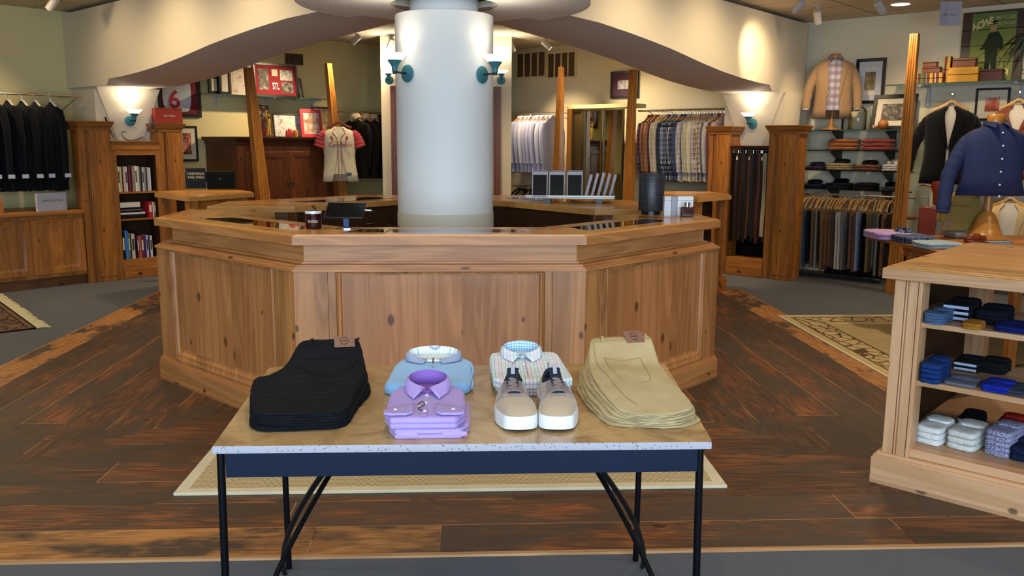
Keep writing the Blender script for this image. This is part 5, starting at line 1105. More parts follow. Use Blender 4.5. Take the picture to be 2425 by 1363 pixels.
# ================================================================ FRONT-FACING GARMENTS
def loft(b, prof, gap=None, n=40, fold=.0, freq=5, seed=0):
    rr = []
    for z_, hw, hd in prof:
        g = gap(z_) if gap else 0; ring = []
        for k in range(n+1 if gap else n):
            a = g+(2*pi-2*g)*k/n; s, c = sin(a), cos(a); q = 1+fold*sin(a*freq+z_*9+seed)*min(1, abs(z_)*3)
            ring.append((hw*abs(s)**.8*(1 if s > 0 else -1)*q, -hd*abs(c)**.9*(1 if c > 0 else -1)*q, z_))
        rr.append(ring)
    b.rings(rr, False, False, closed=not gap); return b
JP = [(0, .065, .055), (-.02, .085, .06), (-.045, .15, .07), (-.075, .20, .082), (-.12, .222, .092), (-.22, .218, .10), (-.38, .20, .098), (-.50, .205, .10), (-.62, .222, .106), (-.72, .232, .11)]
def front_jacket(name, label, cat, loc, rz, mt, s=1.0, vz=-.42, inner=None, open_=False, sleeves='long', lapel=True, collar_m=None, mt2=None, cuff=None, btn=None, arm=.0, L=None, group=None, vw=.5):
    r = thing(name, label, cat, loc, rz, group); r.scale = (s, s, s); P_ = [p for p in JP if L is None or p[0] > -L]+([(-L, .232, .11)] if L else [])
    zend = P_[-1][0]
    def gap(z):
        if vz is None: return .02
        w = interp([(vz, .0), (vz*.6, .3), (vz*.25, .62), (0, 1.0)], z) if z > vz else .0
        return max(.03, w*vw, (.27 if open_ else 0)) if z > vz or open_ else .02+max(0, (vz-.18-z))*.9
    b = M(); loft(b, P_, gap if vz is not None else None, 44, .012); b.build('body', mt, r, smooth=70, solid=.006)
    if inner:
        b = M(); loft(b, [(z-.0, w*.93, d*.90) for z, w, d in P_ if z > zend+.02], None, 40, .008); b.build('inner_shirt', inner, r, smooth=70)
    for sg in (-1, 1):
        e = arm if isinstance(arm, tuple) else (arm, arm); k = e[0] if sg < 0 else e[1]
        pts = [(sg*.150, .01, -.115), (sg*.188, .008, -.145), (sg*(.228+k*.3), .0, -.235), (sg*(.262+k*.8), -.015, -.38), (sg*(.27+k*1.3), -.055, -.60)] if sleeves == 'long' else [(sg*.14, .0, -.085), (sg*.19, .0, -.12), (sg*.225, .0, -.17), (sg*.262, -.01, -.27)]
        p = curve(pts, 8); N = len(p); r0, r1 = (.066, .047) if sleeves == 'long' else (.075, .085)
        b = M(); b.tube(p, [(r0+(r1-r0)*i/N)*(1+.05*sin(i*1.7)*(i > 8))*min(1, .55+i*.075) for i in range(N)], 16, flat=.8, up=(0, 1, 0)); o = b.build('sleeve', mt2 or mt, r, smooth=70)
        if cuff: b = M(); b.tube([p[-2], p[-1]+(p[-1]-p[-2])*1.3], r1*.93, 16, flat=.8, up=(0, 1, 0)); b.build('cuff', cuff, o, smooth=70)
    def front(z, a): 
        hw, hd = interp([(p[0], p[1]) for p in P_[::-1]], z), interp([(p[0], p[2]) for p in P_[::-1]], z); s_, c_ = sin(a), cos(a); return Vector((hw*abs(s_)**.8*(1 if s_ > 0 else -1), -hd*abs(c_)**.9-.007, z))
    if lapel:
        for sg in (-1, 1):
            b = M(); rr = []
            for i in range(9):
                z = -.01+(vz+.01)*i/8 if vz else -.01; g = gap(z)-.02; wd = .25*interp([(0, .75), (.3, 1.15), (.42, 1.25), (.48, .9), (1, .12)], i/8); p0, p1 = front(z, sg*g), front(z+.01*(i > 3), sg*(g+wd)); rr.append([p0, p0+Vector((0, -.006, 0)), p1+Vector((0, -.006, 0)), p1])
            b.rings(rr); b.build('lapel', mt, r, smooth=40)
    if collar_m: collar(r, 0, .0, -.012, .074, .064, .042, collar_m, hf=.022, spread=.5, leaf=.075, drop=-.02, fallb=.045, gap=.2)
    if btn:
        for z in btn[0]: p = front(z, .02); b = M(); b.X = Matrix.Translation(p+Vector((btn[2], -.003, 0))) @ Matrix.Rotation(pi/2, 4, 'X'); b.lathe([(.007, 0), (.007, .002), (.0001, .003)], 12); b.build('button', btn[1], r)
    return r, front
def coat_hanger(r, mt, wide=.17, z=0.0, plate=True):
    b = M(); b.tube(curve([(-wide, .0, z-.045), (-.06, -.01, z+.0), (0, -.012, z+.035), (.06, -.01, z), (wide, 0, z-.045)], 5), .017, 10, flat=.7, up=(0, 1, 0)); h = b.build('hanger', mt, r)
    b = M(); b.tube([(0, 0, z+.04), (0, 0, z+.075), (.016, 0, z+.09), (.016, 0, z+.11), (0, 0, z+.122), (-.012, 0, z+.112)], .0035, 8); b.build('hook', m_chrome, h)
    if plate: b = M(); b.box(-.018, .018, -.032, -.028, z+.012, z+.026); b.build('label_plate', m_blk, h)
m_tan = fabric('tan_cotton_jacket', '8E7150', '826546'); m_wcap = wood('mannequin_wood', 'C88A3C', 'A86E28', 0, .5, knots=0, rough=.3)
m_pl = check('rose_grey_plaid', '9C9AA4', [(0, .07, .03, '76606A', .5, 0), (1, .09, .04, '70484C', .6, .02), (0, .07, .006, '4A4A60', .6, .045), (1, .09, .006, '5A5A70', .5, .07)])
def stand(r, z0, zc, rb=.09, rp=.016, neck=True, base_prof=None):
    b = M(); b.lathe(base_prof or [(rb, 0), (rb, .01), (rb*.6, .02), (.03, .035), (rp*1.3, .08), (rp, .14), (rp, -z0+.0)], 28, (0, 0, z0)); b.build('stand', m_wcap, r)
    if neck: b = M(); b.lathe([(.058, -.03), (.060, .0), (.062, .035), (.052, .05), (.0001, .054)], 28, (0, 0, zc), sy=.85); b.build('neck_cap', m_wcap, r)
SH = [(310, 306), (356, 356), (402, 405), (446, 452)]
shz = [(onR(1893, a_, .34).z+onR(2127, b_, .34).z)/2 for a_, b_ in SH]
p = onR(1968, 305, .30); zt0 = shz[0]+.0055
S_ = .93; ztop = onR(1963, 140, .22).z
r, fr = front_jacket('dressed_torso', 'tan cotton blazer over a plaid shirt on a wooden bust stand, right wall shelf', 'mannequin', (p.x, p.y, ztop), -.36, m_tan, S_, vz=-.50, inner=m_pl, open_=True, collar_m=m_pl, cuff=m_pl, btn=((-.40, -.50), m_blk, -.05), arm=(.03, .01))
stand(r, (zt0-ztop)/S_, .0, rb=.13)
# black velvet blazer on a hanger
m_vel = fabric('black_velvet', '08090C', '050507', sheen=.15); m_tee = fabric('white_tee', 'C4BCB0', 'B4ACA0')
p = onR(2253, 255, .30); r, fr = front_jacket('hanging_blazer', 'black velvet blazer over a white tee on a wooden hanger, right wall', 'jacket', (p.x, p.y, p.z+.01), -.52, m_vel, 1.10, vz=-.40, inner=m_tee, btn=((-.43, -.53), m_blk, -.02), arm=(.05, .0), vw=.27)
coat_hanger(r, m_hang, .15, .01)
b = M(); b.tube([(0, .02, .12), (0, .17, .13)], .008, 8); b.lathe([(.02, .0), (.02, .01)], 12, (0, .17, .12)); b.build('wall_hook', m_chrome, r)
# denim shirt on a turned wooden stand
m_den = fabric('indigo_denim', '142554', '0E1B40', rough=.85, sheen=0)
p = onY(2358, 300, 6.75); TBZ = .75; ztop = p.z+.02
r, fr = front_jacket('dressed_torso', 'dark indigo denim shirt on a turned wooden bust stand on the low table', 'mannequin', (p.x, p.y, ztop), -.12, m_den, 1.12, vz=None, lapel=False, collar_m=m_den, cuff=m_den, inner=m_tee, btn=((-.06, -.15, -.24, -.33, -.42, -.50), m_btn, .004), arm=(.05, .05), L=.50)
stand(r, (TBZ+.0006-ztop)/1.12, .02, base_prof=[(.14, 0), (.142, .012), (.12, .03), (.09, .09), (.07, .15), (.05, .185), (.03, .20), (.026, .21), (.032, .24), (.026, .27), (.03, .31), (.024, .35), (.024, .5)])
# low table with folded knitwear
p = onZ(2058, 557, TBZ); tx = p.x; ty1 = p.y
t = thing('low_table', 'low wood table carrying folded knitwear and the denim bust, behind the pine island', 'table', (tx, ty1, 0)); 
b = M(); b.box(0, 1.7, -1.7, 0, TBZ-.03, TBZ); b.build('tabletop', m_pinelith, t, bev=.004)
b = M(); b.box(.25, 1.6, -1.6, -.1, TBZ-.11, TBZ-.03); b.build('apron', m_pinelith, t, smooth=0)
for x in (.3, 1.55):
    for y in (-.15, -1.55): b = M(); b.box(x-.03, x+.03, y-.03, y+.03, 0, TBZ-.11); b.build('leg', m_hon, t, bev=.003)
def fold(label, cat, name, px0, px1, py, d, h, mt, ang=0, z=TBZ, amp=.003, seed=1, nlay=2, col=None, gr='folded clothes on the low table', skew=.0):
    a_, c_ = onZ(px0, py, z), onZ(px1, py, z); w = (c_-a_).length; r = thing(name, label, cat, ((a_.x+c_.x)/2, (a_.y+c_.y)/2, z+.0008), radians(ang), gr)
    for i in range(nlay):
        b = M(); pad(b, [(-w/2, 0), (0, -.01), (w/2, 0), (w/2-.01+skew, d), (-w/2+.01+skew, d)], h/nlay*i, h/nlay*.98, rnd=h/nlay*.45, amp=amp, bulge=.004, seed=seed+i, n=48, edge=.006); b.build('fold', mt, r)
    if col: collar(r, skew, d*.8, h, .055, .045, .04, col, hf=.02, spread=.3, leaf=.04)
    return r
m_lil = fabric('lilac_knit', 'A888B8', '9678A8'); m_pldn = plaid('navy_tartan', '141C34', '3A4A70', '8A94B8'); m_pldn2 = check('navy_tartan_flat', '141C34', [(0, .05, .014, '3E4E7A', .7, 0), (1, .05, .014, '3E4E7A', .7, 0), (0, .05, .004, 'A0A8C8', .7, .03), (1, .05, .004, 'A0A8C8', .7, .03)], (0, 1))
m_pb = fabric('powder_blue_knit', '8CA0AE', '7C909E'); m_gk = fabric('grey_knit', '6E6C6E', '5E5C60')
fold('lilac folded sweater on the corner of the low table', 'sweater', 'folded_sweater', 2082, 2170, 569, .40, .055, m_lil, seed=2)
fold('navy tartan folded shirt with raised collar on the low table', 'shirt', 'folded_shirt', 2140, 2228, 577, .42, .05, m_pldn2, seed=4, col=m_pldn2, skew=.05, ang=6)
fold('powder blue folded sweater nearest the pine island', 'sweater', 'folded_sweater', 2190, 2290, 590, .28, .04, m_pb, seed=6)
fold('grey folded sweater behind the powder blue one, beside the bust stand', 'sweater', 'folded_sweater', 2262, 2322, 566, .25, .05, m_gk, seed=8, nlay=1)
p = onZ(2372, 585, TBZ); r = thing('socks_gift_box', 'small box with a blue label on the low table at the right', 'box', (p.x, p.y, TBZ+.0006), .1); b = M(); b.box(-.09, .09, 0, .10, 0, .035); b.build('carton', plain('dark_giftbox', '2A2420', .5), r, bev=.002); b = M(); b.box(-.085, .085, -.001, .001, .004, .031); b.box(-.085, .085, .004, .09, .035, .0355); b.build('label', plain('blue_print_label', '7A96B8', .4), r, smooth=0)
p = onZ(2350, 578, TBZ); r = thing('leather_gloves', 'crumpled dark brown leather gloves beside the blue-labelled box', 'gloves', (p.x-.06, p.y+.14, TBZ+.0006), .4)
for k in range(2):
    b = M(); pad(b, [(-.1, -.04), (.1, -.05), (.12, .03), (-.09, .05)], .022*k, .028, amp=.012, seed=k+3, n=40, edge=.01, freq=30); b.build('glove', m_brk, r)
# olive trousers draped over a small stand, red leather chair, leather bag
m_oli = fabric('olive_cotton', '8A7438', '7A662E'); p = onY(2268, 520, 6.95)
r = thing('draped_trousers', 'olive folded trousers draped over a small stand behind the navy tartan shirt', 'trousers', (p.x, p.y, TBZ+.0006), -.25)
b = M(); b.box(-.08, .08, -.05, .05, 0, .012); b.tube([(0, 0, .01), (0, 0, .33)], .01, 8); b.tube([(-.12, 0, .33), (.12, 0, .33)], .012, 8); b.build('stand', m_blk, r)
b = M(); rr = []
for i, (y, z_) in enumerate([(-.085, .06), (-.085, .14), (-.075, .25), (-.05, .34), (-.02, .365), (.01, .365), (.03, .34), (.045, .22), (.05, .13)]):
    rr.append([(x*(1+.03*sin(i))+.015*(z_-.2), y+yy+.004*sin(x*60+i), z_) for x, yy in ((-.135, 0), (-.05, -.003), (.05, .002), (.135, 0), (.14, .016), (.05, .02), (-.05, .016), (-.14, .016))])
b.rings(rr); b.build('cloth', m_oli, r, smooth=60)
b = M(); b.box(-.13, -.06, -.1, -.088, .10, .135); b.build('leather_patch', m_patch, r)
b = M(); b.tube([(-.09, -.092, .27), (.05, -.092, .26)], .003, 5); b.build('pocket_seam', plain('olive_seam', '5A4C20', .9), r)
m_red = plain('red_brown_leather', '7E2E14', .25, var=.2, vs=10)
p = onR(2196, 515, .55); r = thing('leather_armchair', 'small red-brown leather chair with open wooden arms against the right wall', 'chair', (p.x, p.y, 0), -pi/4+.15); zt1 = p.z+.11; wq = .085
b = M(); b.box(-wq, wq, 0, .04, .45, zt1); b.build('backrest', m_red, r, bev=.012)
b = M(); b.box(-wq-.05, wq+.05, -.42, .02, .38, .45); b.build('seat', m_red, r, bev=.015)
for sg in (-1, 1):
    b = M(); b.tube([(sg*(wq+.02), .0, zt1-.12), (sg*(wq+.13), -.08, zt1-.12), (sg*(wq+.14), -.36, zt1-.13), (sg*(wq+.13), -.37, zt1-.17), (sg*(wq+.06), -.37, .42)], .016, 8); b.build('armrest', m_brk, r)
    for y in (-.38, 0): b = M(); b.tube([(sg*(wq+.01), y, .40), (sg*(wq+.02), y, 0)], .018, 8); b.build('leg', m_brk, r)
p = onR(2226, 455, .40); r = thing('leather_holster_bag', 'red-brown leather case hanging on the right wall left of the olive trousers', 'bag', (p.x, p.y, p.z-.14), -pi/4+.3)
b = M(); b.lathe([(.03, 0), (.06, .02), (.065, .12), (.09, .2), (.085, .25), (.0001, .27)], 20, sy=.55); b.build('pouch', m_red, r)
b = M(); b.tube([(-.09, 0, .2), (-.16, -.01, .22), (-.2, -.01, .21)], .012, 6); b.tube([(0, .05, .25), (0, .36, .30)], .006, 6); b.build('strap', m_brk, r)
# beige blazer low on the right wall and quilted jacket behind the denim shirt
m_bei = fabric('beige_linen', 'BFA678', 'AE9668'); p = onR(2392, 480, .35)
r, fr = front_jacket('hanging_blazer', 'beige linen blazer over a pale knit on a hanger, low on the right wall', 'jacket', (p.x, p.y, p.z), -.6, m_bei, 1.0, vz=-.45, inner=m_tee, arm=0, open_=True); coat_hanger(r, m_hang, .15, .01)
b = M(); b.tube([(0, .02, .12), (0, .3, .13)], .008, 8); b.build('wall_hook', m_chrome, r)
m_qlt = mk_q = check('brown_quilting', '6E3820', [(0, .05, .004, '3E1C10', .8, 0), (1, .05, .004, '3E1C10', .8, 0)]); p = onR(2412, 250, .35)
r, fr = front_jacket('hanging_jacket', 'brown quilted jacket on a wooden hanger partly behind the denim shirt', 'jacket', (p.x, p.y, p.z), -.6, m_qlt, 1.0, vz=-.3, inner=m_tee, arm=0); coat_hanger(r, m_hang, .15, .02)
b = M(); b.tube([(0, .02, .13), (0, .3, .14)], .008, 8); b.build('wall_hook', m_chrome, r)
# baseball jersey
m_jer = fabric('cream_jersey', 'DED4B4', 'D2C6A4'); m_jr = fabric('red_jersey_sleeve', 'B03A40', 'A03238')
p = onL(803, 300, 1.02); r, fr = front_jacket('baseball_jersey', 'cream baseball jersey with red sleeves and red script hanging right of the dark armoire', 'jersey', (p.x, p.y, p.z), .12, m_jer, .98, vz=-.14, inner=m_jer, sleeves='short', lapel=False, mt2=m_jr, arm=0, btn=((-.2, -.3, -.4, -.5), m_btn, 0))
coat_hanger(r, plain('red_brown_hanger', '7A2E1C', .4), .16, .03, False)
text(r, 'Cardinals', .082, (0.005, -.108, -.235), m_redp, shear=.25, ext=.003, name='script')
b = M(); b.tube([(-.10, -.112, -.195), (.10, -.112, -.18)], .006, 6); b.build('bat_emblem', plain('yellow_thread', 'D0A030', .6), r)
for sg in (-1, 1):   # two small red bird shapes sitting on the bat
    b = M(); b.X = Matrix.Translation((sg*.095, -.108, -.155)) @ Matrix.Rotation(sg*.35, 4, 'Y'); b.lathe([(.0001, -.035), (.008, -.03), (.011, -.005), (.016, .015), (.009, .03), (.0001, .04)], 10, sy=.3); b.build('bird_emblem', m_redp, r)
for sg in (-1, 1): b = M(); b.tube([fr(-.02, sg*.62)+Vector((0, -.002, 0)), fr(-.08, sg*.33)+Vector((0, -.002, 0)), fr(-.14, sg*.07)+Vector((0, -.002, 0)), fr(-.4, sg*.06)+Vector((0, -.002, 0)), fr(-.70, sg*.06)+Vector((0, -.002, 0))], .0035, 5); b.build('piping', m_redp, r)
b = M(); b.box(.08, .15, -.118, -.110, -.64, -.60); b.build('hem_label', m_blk, r)
# ================================================================ WALL THINGS
def frame(label, side, px, off, fw, fm, mm=None, mw=.0, pm=None, lean=0, group=None, name='framed_picture', cat='picture', th=.025, z=None, prints=None, turn=0):
    u0, u1, z0, z1 = rect(side, *px, off); _, _, W, a = SIDE[side]; w, h = (u1-u0)/2, z1-z0
    if z is not None: h = z1-z; z0 = z
    r = thing(name, label, cat, W((u0+u1)/2, off-.0, z0), a+turn, group, rx=-lean)
    b = M(); b.box(-w, w, 0, th, 0, fw); b.box(-w, w, 0, th, h-fw, h); b.box(-w, -w+fw, 0, th, fw, h-fw); b.box(w-fw, w, 0, th, fw, h-fw); b.build('frame', fm, r, bev=.003)
    if mm: b = M(); b.box(-w+fw, w-fw, .008, .014, fw, h-fw); b.build('mat_board', mm, r, smooth=0)
    if pm:
        for k, (a0, b0, a1, b1, pmat) in enumerate(prints or [(-1, 0, 1, 1, pm)]):
            m_ = fw+mw; X0, X1 = -w+m_, w-m_; Z0, Z1 = m_, h-m_; 
            b = M(); b.box(X0+(X1-X0)*(a0+1)/2, X0+(X1-X0)*(a1+1)/2, .005 if mm else .008, .0085, Z0+(Z1-Z0)*b0, Z0+(Z1-Z0)*b1); b.build('print', pmat, r, smooth=0)
    if lean: b = M(); b.box(-.012, .012, th, th+.12, 0, .004); b.build('strut', fm, r)
    return r, w, h
pc_bw = picture('grey_photo', ['1A1814', '6A6258', 'C8C0B0'], 14); pc_sep = picture('sepia_field_photo', ['3A3428', '7A6E50', 'B08A58'], 10, 3); pc_team = picture('team_photo', ['3A3A34', 'B8B4A8', 'D8D4CC', '6A2A20'], 12, 5); pc_port = picture('portrait_photo', ['2A3A70', 'B08868', 'D0C8C0', '8A2020'], 8, 8); pc_red = picture('red_sky_photo', ['6A2A20', 'B8604A', 'D8B8A0'], 7, 2); pc_col = picture('crowd_photo', ['1C1A1A', '5A4A40', 'C87060', 'D8D0C8'], 16, 4)
m_cmat = plain('cream_mat', 'D8CEB4', .8); m_wmat = plain('pale_grey_mat', 'BEBEC4', .8); m_pur = plain('plum_mat', '4A2A44', .8); m_rmat = plain('crimson_mat', '8E1420', .8); m_pink = plain('coral_red_frame', 'B83A40', .5)
# left side
r, w, h = frame('large black frame holding a white jersey with a red number six', 'L', (372, 150, 475, 277), .03, .045, m_blk, plain('jersey_backing', '6E0E1A', .8), 0, None, name='framed_jersey', cat='framed jersey')
b = M(); pad(b, [(-w+.06, .07), (0, .06), (w*.45, .07), (w*.55, .25), (w*.5, .45), (w*.62, h*.8), (0, h*.85), (-w+.06, h*.8)], 0, .012, rnd=.004, amp=.004, seed=4, n=60, freq=12); 
b.v = [Vector((v.x, .006-v.z, v.y)) for v in b.v]; b.build('jersey', fabric('white_jersey', 'C8C8C4', 'B8B8B4'), r, smooth=70)
text(r, '6', .30, (-w*.28, -.016, .20), m_redp, ext=.001, name='number', bold=.006); text(r, 'IAL', .075, (-w*.25, -.016, .42), m_redp, ext=.001, name='name_letters')
frame('black framed crowd photo with wide white mat, right of the bookcase', 'L', (418, 298, 469, 382), .03, .028, m_blk, m_cmat, .06, pc_col)
p = onL(401, 290, OL-.12); r = thing('red_box', 'flat orange-red box with small white script standing on the bookcase pillar', 'box', (p.x, p.y, 1.7035), pi/4-.1)
b = M(); b.box(-.155, .155, 0, .10, 0, .17); b.build('carton', plain('orange_red_card', 'A83A22', .45), r, bev=.002); b = M(); b.box(-.156, .156, -.001, .101, .155, .158); b.build('lid_line', plain('dark_red_line', '6A1E12', .5), r, smooth=0); text(r, 'Loro Piana', .030, (.005, -.0008, .085), m_white_p, name='script', shear=.2)
# antler curve and daggers on the bookcase
p = onL(312, 334, OL-.10); r = thing('horn_ornament', 'thin curved horn ornament on top of the bookcase', 'ornament', (p.x, p.y, 1.5036), pi/4)
b = M(); pts = curve([(-.055, 0, .085), (-.075, 0, .105), (-.10, 0, .09), (-.095, 0, .05), (-.05, 0, .012), (.02, 0, .008), (.10, 0, .03), (.125, 0, .045)], 5); b.tube([q+Vector((0, 0, .0)) for q in pts], [.009*(1-.6*i/len(pts)) for i in range(len(pts))][::-1], 8); b.build('horn', plain('grey_horn', '5E564A', .35), r)
for (xa, ya, xb, yb, lb) in ((249, 277, 271, 333, 'slender horn-handled knife leaning on the left bookcase pillar'), (362, 281, 354, 333, 'dark-handled curved knife leaning on the right bookcase pillar')):
    A = onL(xa, ya, OL-.06); B = onL(xb, yb, OL-.10); B.z = 1.5036; r = thing('letter_knife', lb, 'ornament', B, 0, 'leaning knives on the bookcase'); d = A-B
    b = M(); b.tube([(0, 0, .005), tuple(d*.55)], [.003, .012], 8, flat=.5); b.build('blade', plain('brass_blade', 'A89468', .3, .7), r); b = M(); b.tube([tuple(d*.55), tuple(d)], [.012, .008], 8); b.build('grip', m_blk, r)
# book and box on the left corner unit
p = onZ(452, 447, 1.004); r = thing('picture_book', 'black and white book titled in gold, leaning upright on the left corner unit', 'book', (p.x+.02, p.y+.12, 1.0045), .25, rx=-.2)
b = M(); b.box(-.105, .105, 0, .025, 0, .215); b.build('cover', picture('bw_cover', ['0A0A0A', '141414', '1C1C1C', 'D0D0C8'], 9, 6), r, bev=.002); b = M(); b.box(-.103, .107, .004, .022, .003, .212); b.build('pages', m_paper, r, smooth=0)
text(r, 'DRESSING\nTHE MAN', .040, (0, -.001, .135), m_gold, name='title'); r.rotation_euler[0] = -.12
p = onZ(512, 447, 1.004); r = thing('green_box', 'dark green box with small gold crest on the left corner unit', 'box', (p.x, p.y+.16, 1.0045), .1)
b = M(); b.box(-.145, .145, 0, .12, 0, .175); b.build('carton', plain('bottle_green_card', '08120C', .75), r, bev=.003); b = M(); b.box(-.146, .146, -.001, .121, .13, .133); b.build('lid_line', m_seam, r, smooth=0); b = M(); b.X = Matrix.Translation((.0, -.0015, .10)) @ Matrix.Rotation(pi/2, 4, 'X'); b.lathe([(.008, 0), (.0001, .001)], 3); b.build('crest', m_gold, r)
# armoire
ua, ub, _, _ = rect('L', 566, 322, 792, 470, .80); r = thing('armoire', 'large dark brown wooden armoire with two panelled doors on the left wall', 'armoire', WL((ua+ub)/2, .80, 0), pi/4); w = (ub-ua)/2; HA = 1.50
b = M(); b.box(-w, w, .02, .78, 0, HA); b.build('body', m_arm, r, smooth=0)
b = M(); rr = []
for e, zz in ((0, HA-.05), (.01, HA-.03), (.015, HA), (.05, HA+.035), (.055, HA+.05), (.055, HA+.062)): rr.append([(-w-e, .02-e, zz), (w+e, .02-e, zz), (w+e, .78, zz), (-w-e, .78, zz)])
b.rings(rr); b.build('cornice', m_armh, r, smooth=0); HT2 = HA+.0625
for sg in (-1, 1):
    x0, x1 = (-w+.10, -.004) if sg < 0 else (.004, w-.10); b = M(); b.box(x0, x1, .0, .02, .12, HA-.12); s = .07; g = []
    for e, yy in ((.0, 0), (.0, -.008), (s, -.008), (s+.012, .0), (s+.03, .004)): g.append([(x0+e, yy, .12+e), (x1-e, yy, .12+e), (x1-e, yy, HA-.12-e), (x0+e, yy, HA-.12-e)])
    b.rings(g, False, False); o = b.build('door', m_arm, r, bev=.002); b = M(); b.X = Matrix.Translation((-sg*-.035, -.008, .98)) @ Matrix.Rotation(pi/2, 4, 'X'); b.lathe([(.008, 0), (.008, .015), (.018, .022), (.016, .034), (.0001, .036)], 14); b.build('knob', m_bronze, o)
def onarm(px, off=.62): p = onL(px, 320, off); return WL(uL(p), off, HT2+.0008)
# things on top of the armoire
o1, w_, h_ = frame('red and black sports book cover standing on the armoire, nearest the tall post', 'L', (604, 248, 637, 322), .62, .008, m_blk, None, 0, picture('red_book_cover', ['8A1420', '1A1A1E', 'C8B8A8'], 8, 7), z=HT2+.001, name='display_book', cat='book', th=.03)
r = thing('figurine', 'golden yellow baseball player figurine on a small base on the armoire', 'figurine', onarm(637, .70), pi/4-.3); b = M(); b.box(-.05, .05, -.03, .03, 0, .03); b.build('plinth', m_pinelith, r, bev=.003)
b = M(); b.tube(curve([(-.015, 0, .03), (-.012, 0, .09), (0, 0, .16), (0, 0, .22)], 4), [.012, .012, .013, .014, .016, .018, .02, .022, .024, .026, .026, .025, .022], 8); b.tube([(.018, .0, .03), (.012, 0, .1), (0, 0, .16)], [.011, .013, .018], 8); b.tube([(-.02, 0, .22), (-.04, -.01, .27), (-.01, 0, .33)], [.012, .01, .008], 8); b.lathe([(.0001, -.02), (.016, -.01), (.017, .006), (.0001, .02)], 12, (0, 0, .265)); b.build('player', plain('golden_figure_paint', 'C89820', .4), r)
frame('black framed wide team photograph standing on the armoire', 'L', (650, 270, 719, 322), .60, .010, m_blk, m_white, .008, pc_team, z=HT2+.001, lean=.10)
r = thing('boxing_glove_ornament', 'small red and white mitt ornament in front of the team photo', 'ornament', onarm(686, .72), .4); b = M()
for x, h_ in ((-.03, .10), (-.005, .12), (.02, .11)): b.lathe([(.018, 0), (.022, .03), (.02, h_*.7), (.0001, h_)], 12, (x, 0, 0))
b.build('mitt', plain('red_mitt', 'C03030', .5, var=.3, vs=30), r); b = M(); b.lathe([(.03, 0), (.036, .03), (.03, .08), (.0001, .10)], 14, (.075, 0, 0), sy=.7); b.build('ball_glove', plain('tan_mitt', 'B87828', .5, var=.3, vs=30), r)
frame('coral red framed portrait of a ball player with blue background, on the armoire', 'L', (714, 258, 765, 322), .66, .045, m_pink, m_white, .006, pc_port, z=HT2+.001, lean=.10, th=.02)
frame('dark brown framed photo behind the coral red frame on the armoire', 'L', (745, 252, 788, 320), .45, .022, m_blk, plain('brown_mat', '5A4A38', .8), .03, pc_sep, z=HT2+.001, lean=.10)
# long glass shelf on the left wall
ua, ub = uL(onL(487, 219, .28)), uL(onL(775, 236, .28)); zs_ = (onL(487, 219, .28).z+onL(775, 236, .28).z)/2
r = thing('glass_shelf', 'long glass wall shelf with framed pictures above the armoire', 'shelf', WL(ua, .28, zs_), pi/4); b = M(); b.box(0, ub-ua, 0, .27, -.010, 0); b.build('glass_pane', plain('green_edge_glass', '8AA090', .1, Alpha=.45) if False else m_glass, r, smooth=0)
b = M(); b.box(0, ub-ua, -.002, .0, -.011, .0); b.build('front_edge', plain('green_glass_edge', '2E5244', .15), r, smooth=0)
for k in (.15, .55, .95): b = M(); x = (ub-ua)*k; b.prism([(x-.008, .02), (x+.008, .02), (x+.008, .27), (x-.008, .27)], -.03, -.0105); b.box(x-.008, x+.008, .25, .278, -.15, -.03); b.build('bracket', m_wmat, r)
zz = zs_+.0008
frame('small black frame with two certificates at the left end of the long glass shelf', 'L', (494, 178, 521, 219), .12, .022, m_blk, m_blk, .02, m_cmat, z=zz, name='framed_certificate')
frame('black framed cream certificate, second on the long glass shelf', 'L', (519, 165, 546, 219), .16, .022, m_blk, m_blk, .015, m_cmat, z=zz, name='framed_certificate')
frame('light wood framed painting of riders partly behind the tall post', 'L', (546, 150, 606, 224), .10, .014, m_pinelith, m_cmat, .02, picture('riders_painting', ['C0B8A8', 'D0C8B8', 'A87868'], 12, 9), z=zz)
fr_, w, h = frame('large black framed crimson display of four ball game photos on the long glass shelf', 'L', (602, 150, 706, 226), .14, .03, m_blk, m_rmat, .03, pc_bw, z=zz, lean=.06, prints=[(-.95, .1, -.4, .95, pc_bw), (.25, .52, .95, .95, pc_team), (.3, .02, .95, .46, pc_bw), (-.2, .68, .12, .95, m_cmat)])
text(fr_, 'STL', .12, (-.01, -.001, h*.32), m_white_p, name='monogram', sx=.55, bold=.003)
frame('small black strut-backed frame turned sideways, right end of the long glass shelf', 'L', (706, 184, 722, 231), .12, .012, m_blk, m_cmat, .005, pc_bw, z=zz, lean=.12, turn=.5)
def grille(label, side, px, off, fm, sm, n, mid=False, vert=True, dark=None):
    u0, u1, z0, z1 = rect(side, *px, off); _, _, W, a = SIDE[side]; w, h = (u1-u0)/2, z1-z0; r = thing('wall_vent', label, 'vent', W((u0+u1)/2, off, z0), a, 'wall vents'); e = .02
    b = M(); b.box(-w, w, .0, off-.001, 0, e); b.box(-w, w, 0, off-.001, h-e, h); b.box(-w, -w+e, 0, off-.001, e, h-e); b.box(w-e, w, 0, off-.001, e, h-e); b.build('frame', fm, r, smooth=0)
    b = M(); b.box(-w+e, w-e, off*.6, off*.8, e, h-e); b.build('backing', dark or m_dkin, r, smooth=0)
    for k in range(n): x = -w+e+(2*w-2*e)*(k+1)/(n+1); b = M(); b.box(x-.007, x+.007, 0, off*.6, e, h-e); b.build('slat', sm, r, smooth=0)
m_vb = plain('brown_vent_backing', '4E3C26', .8)
grille('dark slatted air vent high on the left wall, above the crimson display', 'L', (677, 127, 718, 153), .02, m_vb, m_vb, 12, dark=plain('vent_dark', '1A140C', .9))
